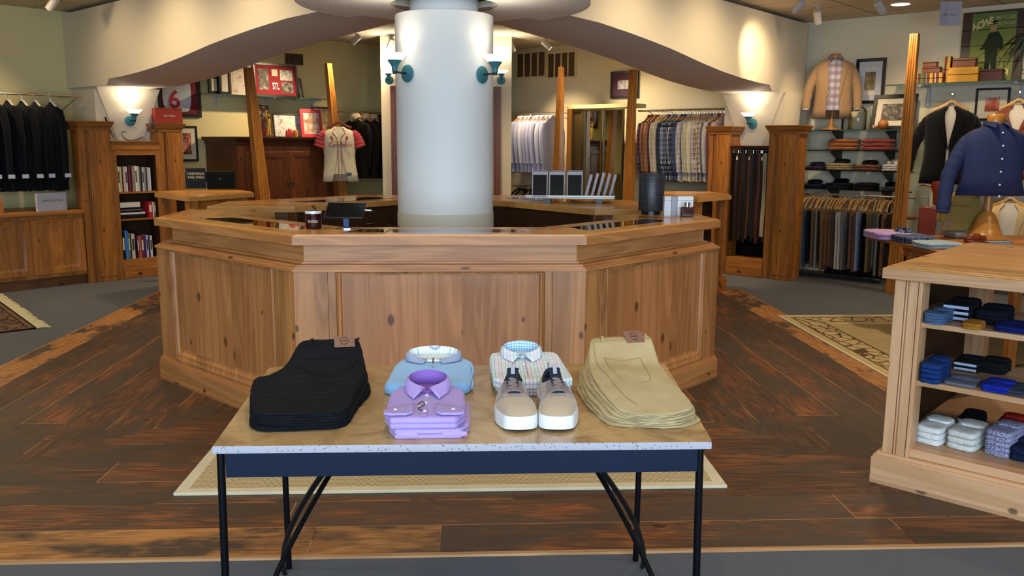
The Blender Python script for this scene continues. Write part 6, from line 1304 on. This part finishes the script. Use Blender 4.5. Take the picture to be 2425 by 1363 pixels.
grille('cream framed wall vent with brown openings, nearest the column', 'R', (1221, 122, 1292, 184), .03, m_wall, m_wall, 3, dark=m_vb)
grille('cream framed wall vent with brown openings, further from the column', 'R', (1294, 122, 1363, 185), .03, m_wall, m_wall, 3, dark=m_vb)
frame('dark framed building sketch with plum mat on the rear right wall', 'R', (1445, 168, 1510, 232), .03, .035, m_blk, m_pur, .09, picture('building_sketch', ['E0E0E4', 'D8D8DC', '8A8A90', 'DCDCE0'], 22, 3))
# dressing mirror
on_ = rect('R', 1350, 256, 1478, 475, .70); u0, u1 = on_[0], on_[1]; r = thing('dressing_mirror', 'tall folding dressing mirror with bronze-toned frame and cream top on the rear right wall', 'mirror', WR((u0+u1)/2, .70, 0), -pi/4); w = (u1-u0)/2; HM = on_[3]
m_mir = plain('mirror_silver', 'B8C0A8', .03, 1.0); m_brz = plain('bronze_mirror_frame', '5A4A2C', .4, .4)
b = M(); b.box(-w-.05, w+.12, -.02, .3, HM, HM+.05); b.build('cornice', m_wall, r, smooth=0)
b = M(); b.box(-w-.04, -w+.03, -.03, .05, 0, HM); b.build('wood_post', m_post, r, bev=.004)
for k, (x0, x1) in enumerate(((-w+.03, -w*.55), (-w*.5, w*.18), (w*.22, w*.95))):
    b = M(); b.box(x0, x1, .01, .03, .05, HM-.02); o = b.build('mirror_pane', m_mir if k else m_brz, r, smooth=0); b = M(); e = .018; b.box(x0, x0+e, -.005, .01, .05, HM-.02); b.box(x1-e, x1, -.005, .01, .05, HM-.02); b.box(x0+e, x1-e, -.005, .01, HM-.02-e, HM-.02); b.build('pane_frame', m_brz, o, smooth=0)
# cream ledge above mirror
a_ = onR(1395, 250, .25); r = thing('wall_ledge', 'thin cream ledge on the rear right wall above the mirror', 'ledge', WR(uR(onR(1334, 245, .2)), .2, a_.z), -pi/4); b = M(); L_ = uR(onR(1395, 250, .2))-uR(onR(1334, 245, .2)); b.box(0, L_, 0, .2, 0, .02); b.build('board', m_wall, r, smooth=0); b = M(); b.box(L_-.05, L_-.02, .02, .2, -.10, 0); b.build('bracket', m_wall, r, smooth=0)
# lower rail with hangers under the blue shirts
u0, u1, z = rod('low thin rail with a few dark hangers below the pale blue shirts', 'R', (1213, 441), (1282, 441), .50, .008)
for i, px in enumerate((1230, 1239, 1257, 1265)):
    u = uR(onR(px, 441, .5)); r = thing('empty_hanger', f'dark empty hanger on the low rail, {ORD[i]} from the far pier', 'hanger', WR(u, .5, z), -pi/4, 'empty hangers on the low rail'); b = M(); b.tube(curve([(0, -.18, -.12), (0, -.08, -.06), (0, 0, -.04), (0, .08, -.06), (0, .18, -.12)], 4), .014, 8, up=(1, 0, 0)); b.build('arms', m_steel, r); b = M(); b.tube([(0, 0, -.04), (0, 0, -.01), (0, .01, .008), (0, -.008, .012)], .002, 5); b.build('hook', m_chrome, r)
# ---------------------------------------------------------------- right wall glass shelving
uS0, uS1 = uR(onR(1888, 350, .34)), uR(onR(2168, 350, .34))
for i, zz in enumerate(shz):
    r = thing('glass_shelf', f'glass shelf on the right wall, {["topmost, carrying the tan blazer bust", "second from the top, with brown and red trousers", "third from the top, with folded polo shirts", "lowest, with dark folded shirts"][i]}', 'shelf', WR(uS0, .34, zz), -pi/4, 'glass shelves on the right wall')
    b = M(); b.box(0, uS1-uS0, 0, .33, -.006, .004); b.build('glass_pane', m_glass, r, smooth=0); b = M(); b.box(0, uS1-uS0, -.003, 0, -.007, .0045); b.build('front_edge', bpy.data.materials['green_glass_edge'] if i == 0 else m_seam, r, smooth=0)
    for px in (1991, 2117): x = uR(onR(px, 350, .05))-uS0; b = M(); b.prism([(x-.006, .02), (x+.006, .02), (x+.006, .33), (x-.006, .33)], -.03, -.0065); b.rings([[(x-.005, .33, -.16), (x+.005, .33, -.16), (x+.005, .33, -.03), (x-.005, .33, -.03)], [(x-.005, .04, -.035), (x+.005, .04, -.035), (x+.005, .04, -.03), (x-.005, .04, -.03)]]); b.build('bracket', m_steel, r, smooth=0)
for i, px in enumerate((1991, 2117)):
    r = thing('wall_standard', f'black slotted upright strip behind the glass shelves, {"nearer the tan blazer" if i == 0 else "nearer the fluted post"}', 'shelf upright', WR(uR(onR(px, 350, .012)), .012, .55), -pi/4, 'slotted uprights on the right wall'); b = M(); b.box(-.01, .01, 0, .011, 0, 1.25); b.build('strip', m_steel, r, smooth=0)
def sfold(label, cat, name, px0, px1, i, d, h, mt, nlay=2, seed=1, off=.30, col=None, skew=0):
    z = shz[i]+.0046; A = uR(onR(px0, 400, off)); B = uR(onR(px1, 400, off)); w = B-A; r = thing(name, label, cat, WR((A+B)/2, off, z), -pi/4, 'folded clothes on the glass shelves')
    for k in range(nlay): b = M(); pad(b, [(-w/2, 0), (0, -.012), (w/2, 0), (w/2-.02+skew, d), (-w/2+.03+skew, d)], h/nlay*k, h/nlay*.98, rnd=h/nlay*.42, amp=.004, bulge=.006, seed=seed+k, n=44, edge=.008); b.build('fold', mt, r)
    if col: collar(r, skew, d*.62, h+.001, .075, .06, .05, col, hf=.03, spread=.4, leaf=.05)
F = fabric; 
sfold('copper brown folded trousers, left pile on the second glass shelf', 'trousers', 'folded_trousers', 1952, 2024, 1, .25, .12, F('copper_twill', '8E4E1E'), 3, 1)
sfold('brick red folded trousers, right pile on the second glass shelf', 'trousers', 'folded_trousers', 2030, 2108, 1, .25, .12, F('brick_twill', '7C3026'), 3, 5)
sfold('dark purple folded polo shirt at the left of the third glass shelf', 'shirt', 'folded_shirt', 1898, 1950, 2, .22, .03, F('aubergine_knit', '2C2238'), 1, 2, col=F('aubergine_knit2', '241C30'))
sfold('khaki folded polo shirts with dark collar on the third glass shelf', 'shirt', 'folded_shirt', 1950, 2014, 2, .24, .07, F('sand_knit', '9A865A'), 3, 3, col=F('dark_olive_knit', '2A241A'))
sfold('rust brown folded shirt with dark collar on the third glass shelf', 'shirt', 'folded_shirt', 2018, 2080, 2, .24, .06, F('rust_knit', '6A3820'), 2, 4, col=F('dark_umber_knit', '1E1410'))
sfold('white folded shirt beside the fluted post on the third glass shelf', 'shirt', 'folded_shirt', 2084, 2130, 2, .24, .07, F('chalk_knit', 'C8C4C0'), 3, 6, col=F('chalk_knit2', 'D0CCC8'))
sfold('navy folded polo shirt at the left of the lowest glass shelf', 'shirt', 'folded_shirt', 1894, 1948, 3, .22, .04, F('ink_knit', '0E1424'), 1, 7, col=F('ink_knit2', '0A0E1A'))
sfold('black folded polo shirts with stand-up collar on the lowest glass shelf', 'shirt', 'folded_shirt', 1952, 2014, 3, .24, .06, F('coal_knit', '14161E'), 3, 8, col=F('coal_knit2', '08090C'))
sfold('black folded shirt with a pale edge on the lowest glass shelf', 'shirt', 'folded_shirt', 2020, 2076, 3, .24, .07, F('soot_knit', '101012'), 2, 9)
sfold('dark folded shirts with white piping beside the fluted post on the lowest glass shelf', 'shirt', 'folded_shirt', 2086, 2130, 3, .22, .04, F('pewter_knit', '3A3C40'), 2, 10, col=F('coal_knit3', '0C0D10'))
z0 = shz[0]+.0046
def onsh(px, off): p = onR(px, 300, off); return WR(uR(p), off, z0)
r = thing('glass_jar', 'large pale glass jar filled with sand-coloured stuff on the top glass shelf', 'jar', onsh(2030, .20)); b = M(); b.lathe([(.088, 0), (.095, .01), (.095, .20), (.08, .235), (.045, .255), (.03, .26), (.03, .285), (.036, .29), (.0001, .291)], 32); b.build('jar', m_glass, r); b = M(); b.lathe([(.084, .003), (.089, .01), (.089, .20), (.0001, .205)], 28); b.build('filling', plain('sand_filling', 'C4B58A', .9, var=.15, vs=20), r)
for px, off, rad, lb, c in ((2091, .26, .055, 'large orange-brown leather ball on the top glass shelf', 'A86424'), (2070, .27, .027, 'small pinkish ball beside the large leather ball', 'A8705A')):
    o = thing('leather_ball', lb, 'ball', onsh(px, off)); b = M(); b.lathe([(rad*sin(pi*k/16), rad-rad*cos(pi*k/16)) for k in range(17)], 28); b.build('ball_skin', plain('ball_'+c, c, .35, var=.15, vs=20), o); b = M(); b.tube([(rad*1.005*cos(t*pi/12), rad*1.005*sin(t*pi/12)*.3, rad+rad*1.0*sin(t*pi/12)*.95) for t in range(25)], .0015, 4); b.build('seam', m_seam, o)
frame('tall black frame with striped mat and ball player photo, right of the tan blazer', 'R', (2025, 138, 2095, 245), .03, .035, m_blk, m_wmat, .05, pc_sep, prints=[(-.75, .2, .75, .80, pc_sep), (-.8, .86, -.1, .98, m_cmat), (.1, .86, .8, .98, m_cmat), (-.75, .02, .75, .14, m_cmat)])
frame('black framed old car photograph leaning on the top glass shelf', 'R', (2062, 220, 2166, 298), .16, .045, m_blk, m_cmat, .06, pc_bw, z=z0+.0005, lean=.22)
frame('black framed red sky photograph with cream mat behind the denim shirt', 'R', (2309, 208, 2390, 285), .03, .022, m_blk, m_cmat, .07, pc_red)
# high shelf with boxes and the poster
pA, pB = onR(2140, 201, .38), onR(2425, 186, .38); zh = (pA.z+pB.z)/2; uH = uR(onR(2095, 200, .38)); r = thing('glass_shelf', 'high glass shelf with boxes and the green poster on the right wall', 'shelf', WR(uH, .38, zh), -pi/4)
b = M(); b.box(0, 2.4, 0, .37, -.010, 0); b.build('glass_pane', m_glass, r, smooth=0); b = M(); b.box(0, 2.4, -.003, 0, -.011, .0005); b.build('front_edge', bpy.data.materials['green_glass_edge'], r, smooth=0)
for x in (.35, 1.25, 2.1): b = M(); b.box(x-.015, x+.015, .03, .37, -.03, -.0105); b.box(x-.015, x+.015, .34, .379, -.22, -.03); b.build('bracket', m_wmat, r, bev=.003)
zh += .0008
def hbox(label, x0, x1, y0, y1, off, d, mt, lid=None, lidm=None, name='box', gr=None, sh=1):
    u0, u1, z0_, z1_ = rect('R', x0, y0, x1, y1, off); w = (u1-u0)/2; base = zh if sh else z0_; o = thing(name, label, 'box', WR((u0+u1)/2, off, base), -pi/4+.05, gr); h = (z1_-z0_); b = M(); b.box(-w, w, 0, d, 0, h); b.build('carton', mt, o, bev=.004)
    b = M(); b.box(-w-.002, w+.002, -.002, d+.002, h*(lid or .7), h*(lid or .7)+.006 if not lidm else h+.001); b.build('lid', lidm or m_seam, o, bev=.001); return base+h
m_yel = plain('mustard_yellow_card', 'C08A1E', .6); m_bur = plain('burl_wood', '6A3418', .35, var=.35, vs=25); m_mah = plain('dark_mahogany', '3A1810', .3)
m_str = check('striped_tin', '6A2A18', [(0, .09, .03, 'B89A40', .9, 0), (0, .09, .012, 'C8C0A0', .8, .04), (0, .27, .07, '3A4A38', .8, .1)])
t0 = hbox('long striped tin box at the left end of the high glass shelf', 2172, 2234, 171, 197, .26, .10, m_str, .5)
zh_ = zh; zh = t0+.0012; t1 = hbox('small brown burl box stacked on the striped tin', 2184, 2226, 158, 172, .26, .09, m_bur); zh = t1+.0012; hbox('smallest brown burl box on top of the stack above the striped tin', 2186, 2218, 145, 157, .26, .08, m_bur); zh = zh_
hbox('tall stack of striped tins between the burl boxes and the yellow box', 2236, 2250, 132, 196, .22, .08, m_str, .5)
t0 = hbox('mustard yellow two-part box in the middle of the high glass shelf', 2246, 2316, 156, 192, .30, .16, m_yel, .5); zh = t0+.0022; hbox('reddish burl box on top of the mustard yellow box', 2256, 2310, 133, 155, .26, .10, m_bur); zh = zh_
hbox('dark mahogany box right of the mustard yellow box', 2322, 2374, 161, 190, .30, .12, m_mah, .8)
# poster
u0, u1, z0_, z1_ = rect('R', 2276, 25, 2424, 188, .06); w = (u1-u0)/2; h = z1_-zh; r = thing('advertising_poster', 'large green bicycle advertising poster on dark planks, leaning on the high shelf', 'poster', WR((u0+u1)/2, .07, zh), -pi/4, rx=-.02)
b = M(); b.box(-w, w, 0, .03, 0, h); b.build('plank_board', wood('dark_poster_planks', '3E2414', '20120A', 0, .2, knots=.2), r, smooth=0)
def mk_green():
    t = NT('green_poster_print'); o = t.sep(t.co()); f = t.noise(t.co(), 5, 4)[0]; g = t.n('ShaderNodeMapRange', {0: o[2], 1: 0.0, 2: .75}).outputs[0]; c = t.mix(g, lin('8A8430'), lin('3E5E26')); c = t.mix(t.math('MULTIPLY', f, .5), c, lin('6E8238')); return t.set(Base_Color=c, Roughness=.6)
b = M(); b.box(-w+.09, w-.08, -.002, 0, .02, h-.02); b.build('print', mk_green(), r, smooth=0)
b = M()
for k in (.28, .52, .74): b.box(-w, w, -.0035, .001, h*k, h*k+.006)
b.build('plank_gaps', m_seam, r, smooth=0)
m_pl1 = plain('poster_lettering', 'C8B878', .6); q = -.0045
PW = 2*w-.17
for i, (c_, x) in enumerate(zip('HOWE', (.09, .20, .325, .43))): text(r, c_, .235*PW, (-w+.09+x*PW, q, h-.155+i*.018), m_pl1, rz=0, name='poster_letters', bold=.004, sx=.8)
text(r, 'BICYCLES', .098*PW, (-w+.09+.745*PW, q, h-.075), m_pl1, name='poster_letters', sx=1.02, shear=.15); text(r, 'TRICYCLES', .092*PW, (-w+.09+.745*PW, q, h-.135), m_pl1, name='poster_letters', sx=1.0, shear=.15); text(r, '48', .12, (w-.17, q, .085), m_pl1, name='poster_letters', bold=.004)
m_man = plain('poster_figure_blue', '26301E', .7); m_skin = plain('poster_figure_skin', '9A7A48', .7)
def flat(b, P_, y=-.0042): 
    a0 = [b.pt((x, y, z)) for x, z in P_]; b.face(a0)
b = M(); flat(b, [(-.03, .50), (-.09, .36), (-.12, .33), (-.06, .34), (-.05, .22), (-.05, .08), (-.01, .08), (.0, .22), (.02, .08), (.06, .08), (.06, .34), (.11, .33), (.10, .44), (.05, .51)]); b.build('printed_figure', m_man, r, smooth=0)
b = M(); flat(b, [(-.02, .51), (.03, .51), (.04, .58), (-.03, .58)], -.0046); b.build('printed_face', m_skin, r, smooth=0); b = M(); flat(b, [(-.05, .58), (.06, .58), (.03, .62), (-.02, .62)], -.0048); b.build('printed_hat', m_man, r, smooth=0)
b = M()
for cx_ in (-.02, .24): b.rings([[(cx_+rr*cos(2*pi*k/32), -.0040, .20+rr*sin(2*pi*k/32)) for k in range(32)] for rr in (.11, .117)], False, False)
b.tube([(-.02, -.004, .2), (.07, -.004, .33), (.2, -.004, .33), (.24, -.004, .2)], .003, 4); b.build('printed_bicycle', plain('poster_line', '4A4A1E', .7), r, smooth=0)
# palm leaves at the right edge
m_leaf = plain('dark_palm_leaf', '26382A', .5, var=.3, vs=10); p = onR(2450, 188, .30); r = thing('potted_palm', 'dark green palm with drooping leaves at the right edge, on the high shelf', 'plant', WR(uR(p), .26, zh), -pi/4)
b = M(); b.lathe([(.06, 0), (.08, .12), (.085, .13), (.0001, .13)], 20); b.build('pot', m_blk, r); rnd = random.Random(4)
for k in range(11):
    a = pi*.55+pi*.9*k/10; L_ = rnd.uniform(.3, .42); pts = curve([(0, 0, .13), (cos(a)*L_*.35, -sin(a)*.02-.02, .36+.04*(k % 3)), (cos(a)*L_*.8, sin(a)*-.04-.05, .38-.03*(k % 4)), (cos(a)*L_*1.1, -.08, .22-.05*(k % 4))], 5)
    b = M(); N = len(pts); b.tube(pts, [max(.002, .018*sin(pi*min(1, (i+1)/N))) for i in range(N)], 6, flat=.25); b.build('leaf', m_leaf, r)
# hanging ceiling signs at the top edge
for dx, lb, tw in ((2244, 'small white paper sign hanging under the ceiling, left one near the green poster', .2), (2262, 'small white paper sign hanging under the ceiling, right one near the green poster', -.2)):
    p = onZ(dx, -12, ZC); r = thing('hanging_sign', lb, 'sign', (p.x, p.y, ZC-.28), tw, 'paper signs under the ceiling'); b = M(); b.box(-.07, .07, -.002, .002, 0, .22); b.build('card', plain('pale_sign_card2', 'A8A2AA', .8) if tw > 0 else bpy.data.materials['pale_sign_card2'], r, smooth=0); b = M(); b.tube([(0, 0, .22), (0, 0, .279)], .001, 4); b.build('thread', m_seam, r); b = M(); b.box(-.03, .02, -.003, -.002, .09, .11); b.build('printed_line', m_gry2, r, smooth=0)
# ================================================================ LAMPS
m_can = plain('pale_grey_lamp_metal', 'B4AEA6', .4)
def sconce(label, pos, ang, power, back=True, sc=1.0):
    """wall lamp; ang = direction the plate faces (radians, in plan)"""
    r = thing('wall_sconce', label, 'wall lamp', pos, ang+pi/2, 'verdigris wall sconces'); r.scale = (sc,)*3   # local -y faces the room
    X = Matrix.Rotation(pi/2, 4, 'X')
    b = M(); b.X = X; b.lathe([(.055, 0), (.058, .004), (.056, .010), (.048, .015), (.0001, .018)], 36); b.build('backplate', m_teal, r)
    b = M(); b.tube([(0, -.014, .0), (0, -.06, .002), (0, -.115, .004)], .0065, 10); b.lathe([(.013, -.012), (.016, 0), (.013, .012), (.0001, .014)], 16, (0, -.115, .003)); b.build('arm', m_bronze, r)
    b = M(); b.lathe([(.018, .01), (.020, .035), (.024, .045), (.046, .075), (.048, .079), (.044, .079), (.02, .05), (.0001, .048)], 32, (0, -.115, 0)); b.build('cup', m_teal, r)
    b = M(); b.lathe([(.03, .066), (.05, .080), (.075, .108), (.090, .118), (.088, .121), (.072, .112), (.047, .085), (.02, .07)], 40, (0, -.115, 0)); b.build('glass_shade', m_shade, r)
    p = Matrix.Translation(Vector(pos)) @ Matrix.Rotation(ang+pi/2, 4, 'Z') @ Vector((0, -.115*sc, .155*sc))
    slight('sconce_uplight', p-Vector((0, 0, .02)), p+Vector((0, 0, 1)), power*9, (1, .88, .68), 150, 1.0, .03)
    d = bpy.data.lights.new('sconce_bulb', 'POINT'); d.energy = power*.6; d.color = (1, .9, .72); d.shadow_soft_size = .025
    o = bpy.data.objects.new('sconce_bulb', d); COL.objects.link(o); o.location = p
def col_sconce(label, px, py, power):
    d = ray(px, py); o = Vector((0, 0, CAMH)); ox, oy = o.x-CC.x, o.y-CC.y; A = d.x**2+d.y**2; B = 2*(ox*d.x+oy*d.y); C_ = ox**2+oy**2-CRAD**2
    t = (-B-sqrt(B*B-4*A*C_))/2/A; p = o+d*t; a = atan2(p.y-CC.y, p.x-CC.x); sconce(label, (p.x, p.y, p.z), a, power)
col_sconce('lit verdigris wall sconce on the left side of the white column', 966, 174, .4)
col_sconce('lit verdigris wall sconce on the right side of the white column', 1141, 177, .4)
a = -pi/4; p = onL(308, 286, .68); sconce('lit verdigris wall sconce above the bookcase', p+Vector((0, 0, -.0)), a, .8)
p = onR(1783, 293, .785); sconce('lit verdigris wall sconce above the hanging belts', p, -3*pi/4, .8)
for px, lb in ((922, 'lit wall sconce on the far pier, half hidden behind the left of the column'), (1187, 'lit wall sconce on the far pier, half hidden behind the right of the column')):
    p = onY(px, 190, 11.88); sconce(lb, (p.x, 11.995 if False else 11.88, p.z), -pi/2, 2.5)
def spot_head(px, py, target, power, ang=60, lb='', col=WARM2, loc=None, blend=1.0):
    p = Vector(loc) if loc else onZ(px, py, ZC-.13)
    tgt = Vector(target); d = (tgt-p).normalized()
    if lb:
        r = thing('spotlight', lb, 'ceiling spotlight', (p.x, p.y, ZC-.001), 0, 'ceiling spotlights')
        b = M(); b.lathe([(.05, -.012), (.05, 0)], 20); b.tube([(0, 0, -.012), (0, 0, -.07)], .008, 8); b.build('mount', m_can, r)
        q = d.to_track_quat('-Z', 'Y').to_matrix().to_4x4(); b = M(); b.X = Matrix.Translation((0, 0, -.12)) @ q; b.lathe([(.0001, .07), (.034, .07), (.038, .06), (.038, -.07), (.034, -.072), (.032, -.05), (.0001, -.05)], 20); o = b.build('head', m_can, r)
        b = M(); b.X = Matrix.Translation((0, 0, -.12)) @ q; b.lathe([(.031, -.0505), (.0001, -.0515)], 16); b.build('lens', m_bulb, o)
    slight('spot', p+d*.08, tgt, power, col, ang, blend)
def down(px, py, lb, power=45, loc=None):
    p = Vector(loc) if loc else onZ(px, py, ZC)
    if lb:
        r = thing('downlight', lb, 'ceiling downlight', (p.x, p.y, ZC-.0005), 0, 'recessed ceiling downlights')
        b = M(); b.rings([[(rr*cos(2*pi*k/28), rr*sin(2*pi*k/28), z) for k in range(28)] for rr, z in ((.105, 0), (.105, -.006), (.09, -.008), (.085, 0))], False, False); b.build('trim_ring', m_white, r)
        b = M(); b.lathe([(.085, -.001), (.0001, -.0015)], 28); b.build('bulb', m_bulb, r)
    slight('down', p-Vector((0, 0, .03)), p-Vector((0, 0, 1)), power, WARM2, 120, .8, .08)
# visible heads and one headless spot
spot_head(1892, 18, (2.9, 9.4, 2.3), 60, 60, 'pale spotlight on the ceiling at the right, nearer the arch')
spot_head(1936, 42, (4.1, 9.9, 1.6), 55, 70, 'pale spotlight on the ceiling above the tan blazer')
spot_head(2084, 18, (5.1, 9.0, 1.6), 50, 70, 'pale spotlight on the ceiling left of the lit downlight, right side of the shop')
spot_head(0, 0, (5.6, 8.6, 1.6), 55, 70, '', loc=(4.3, 7.4, ZC-.1))  # unseen spot without a head, kept only for its light on the right wall
spot_head(125, 10, (-5.2, 9.2, 1.5), 50, 70, 'pale spotlight on the ceiling above the dark suits')
spot_head(843, 95, (-2.6, 11.6, 1.8), 150, 75, 'pale spotlight on the rear ceiling, left of the column')
spot_head(925, 105, (-1.6, 12.6, 1.5), 100, 70, 'pale spotlight on the rear ceiling touching the left edge of the column')
spot_head(1212, 112, (1.2, 12.6, 1.6), 130, 70, 'pale spotlight on the rear ceiling beside the far pier')
spot_head(1294, 108, (2.4, 11.6, 1.5), 170, 75, 'pale spotlight on the rear ceiling above the slatted vents')
down(352, 0, 'lit recessed ceiling downlight above the left arch', 25)
down(2133, 9, 'lit recessed ceiling downlight at the right', 35)
# wall washers along the arches, out of the picture's top edge
for s in (1.9, 3.2, 4.4):
    n = Vector((-Q, -Q)); q = Vector((CC.x-Q*s, CC.y+Q*s))+n*1.35; f = Vector((CC.x-Q*s, CC.y+Q*s))+n*.26
    spot_head(0, 0, (f.x, f.y, 2.0), 46 if s < 4 else 20, 110, 'x' if False else '', loc=(q.x, q.y, ZC-.1))
    a_ = Vector((.679, .734)); n = Vector((.734, -.679)); q = Vector((CC.x, CC.y))+a_*s+n*1.35; f = Vector((CC.x, CC.y))+a_*s+n*.26
    spot_head(0, 0, (f.x, f.y, 2.0), 46 if s < 4.2 else 20, 110, '', loc=(q.x, q.y, ZC-.1))
# unseen downlights added as general fill over the shop ceiling, no fittings
for x, y, pw in ((-3.6, 6.4, 70), (-5.2, 8.0, 85), (3.4, 6.4, 70), (4.9, 7.4, 60), (-2.2, 9.6, 80), (1.9, 9.4, 85), (0.0, 10.6, 50), (-1.3, 11.2, 45), (1.3, 11.2, 45), (-2.3, 3.0, 40), (2.3, 2.6, 45), (0, 4.0, 25), (0, 2.2, 25), (-2.2, 5.0, 40), (2.2, 4.6, 40), (4.4, 5.0, 60)):
    down(0, 0, '', pw*1.5, (x, y, ZC))
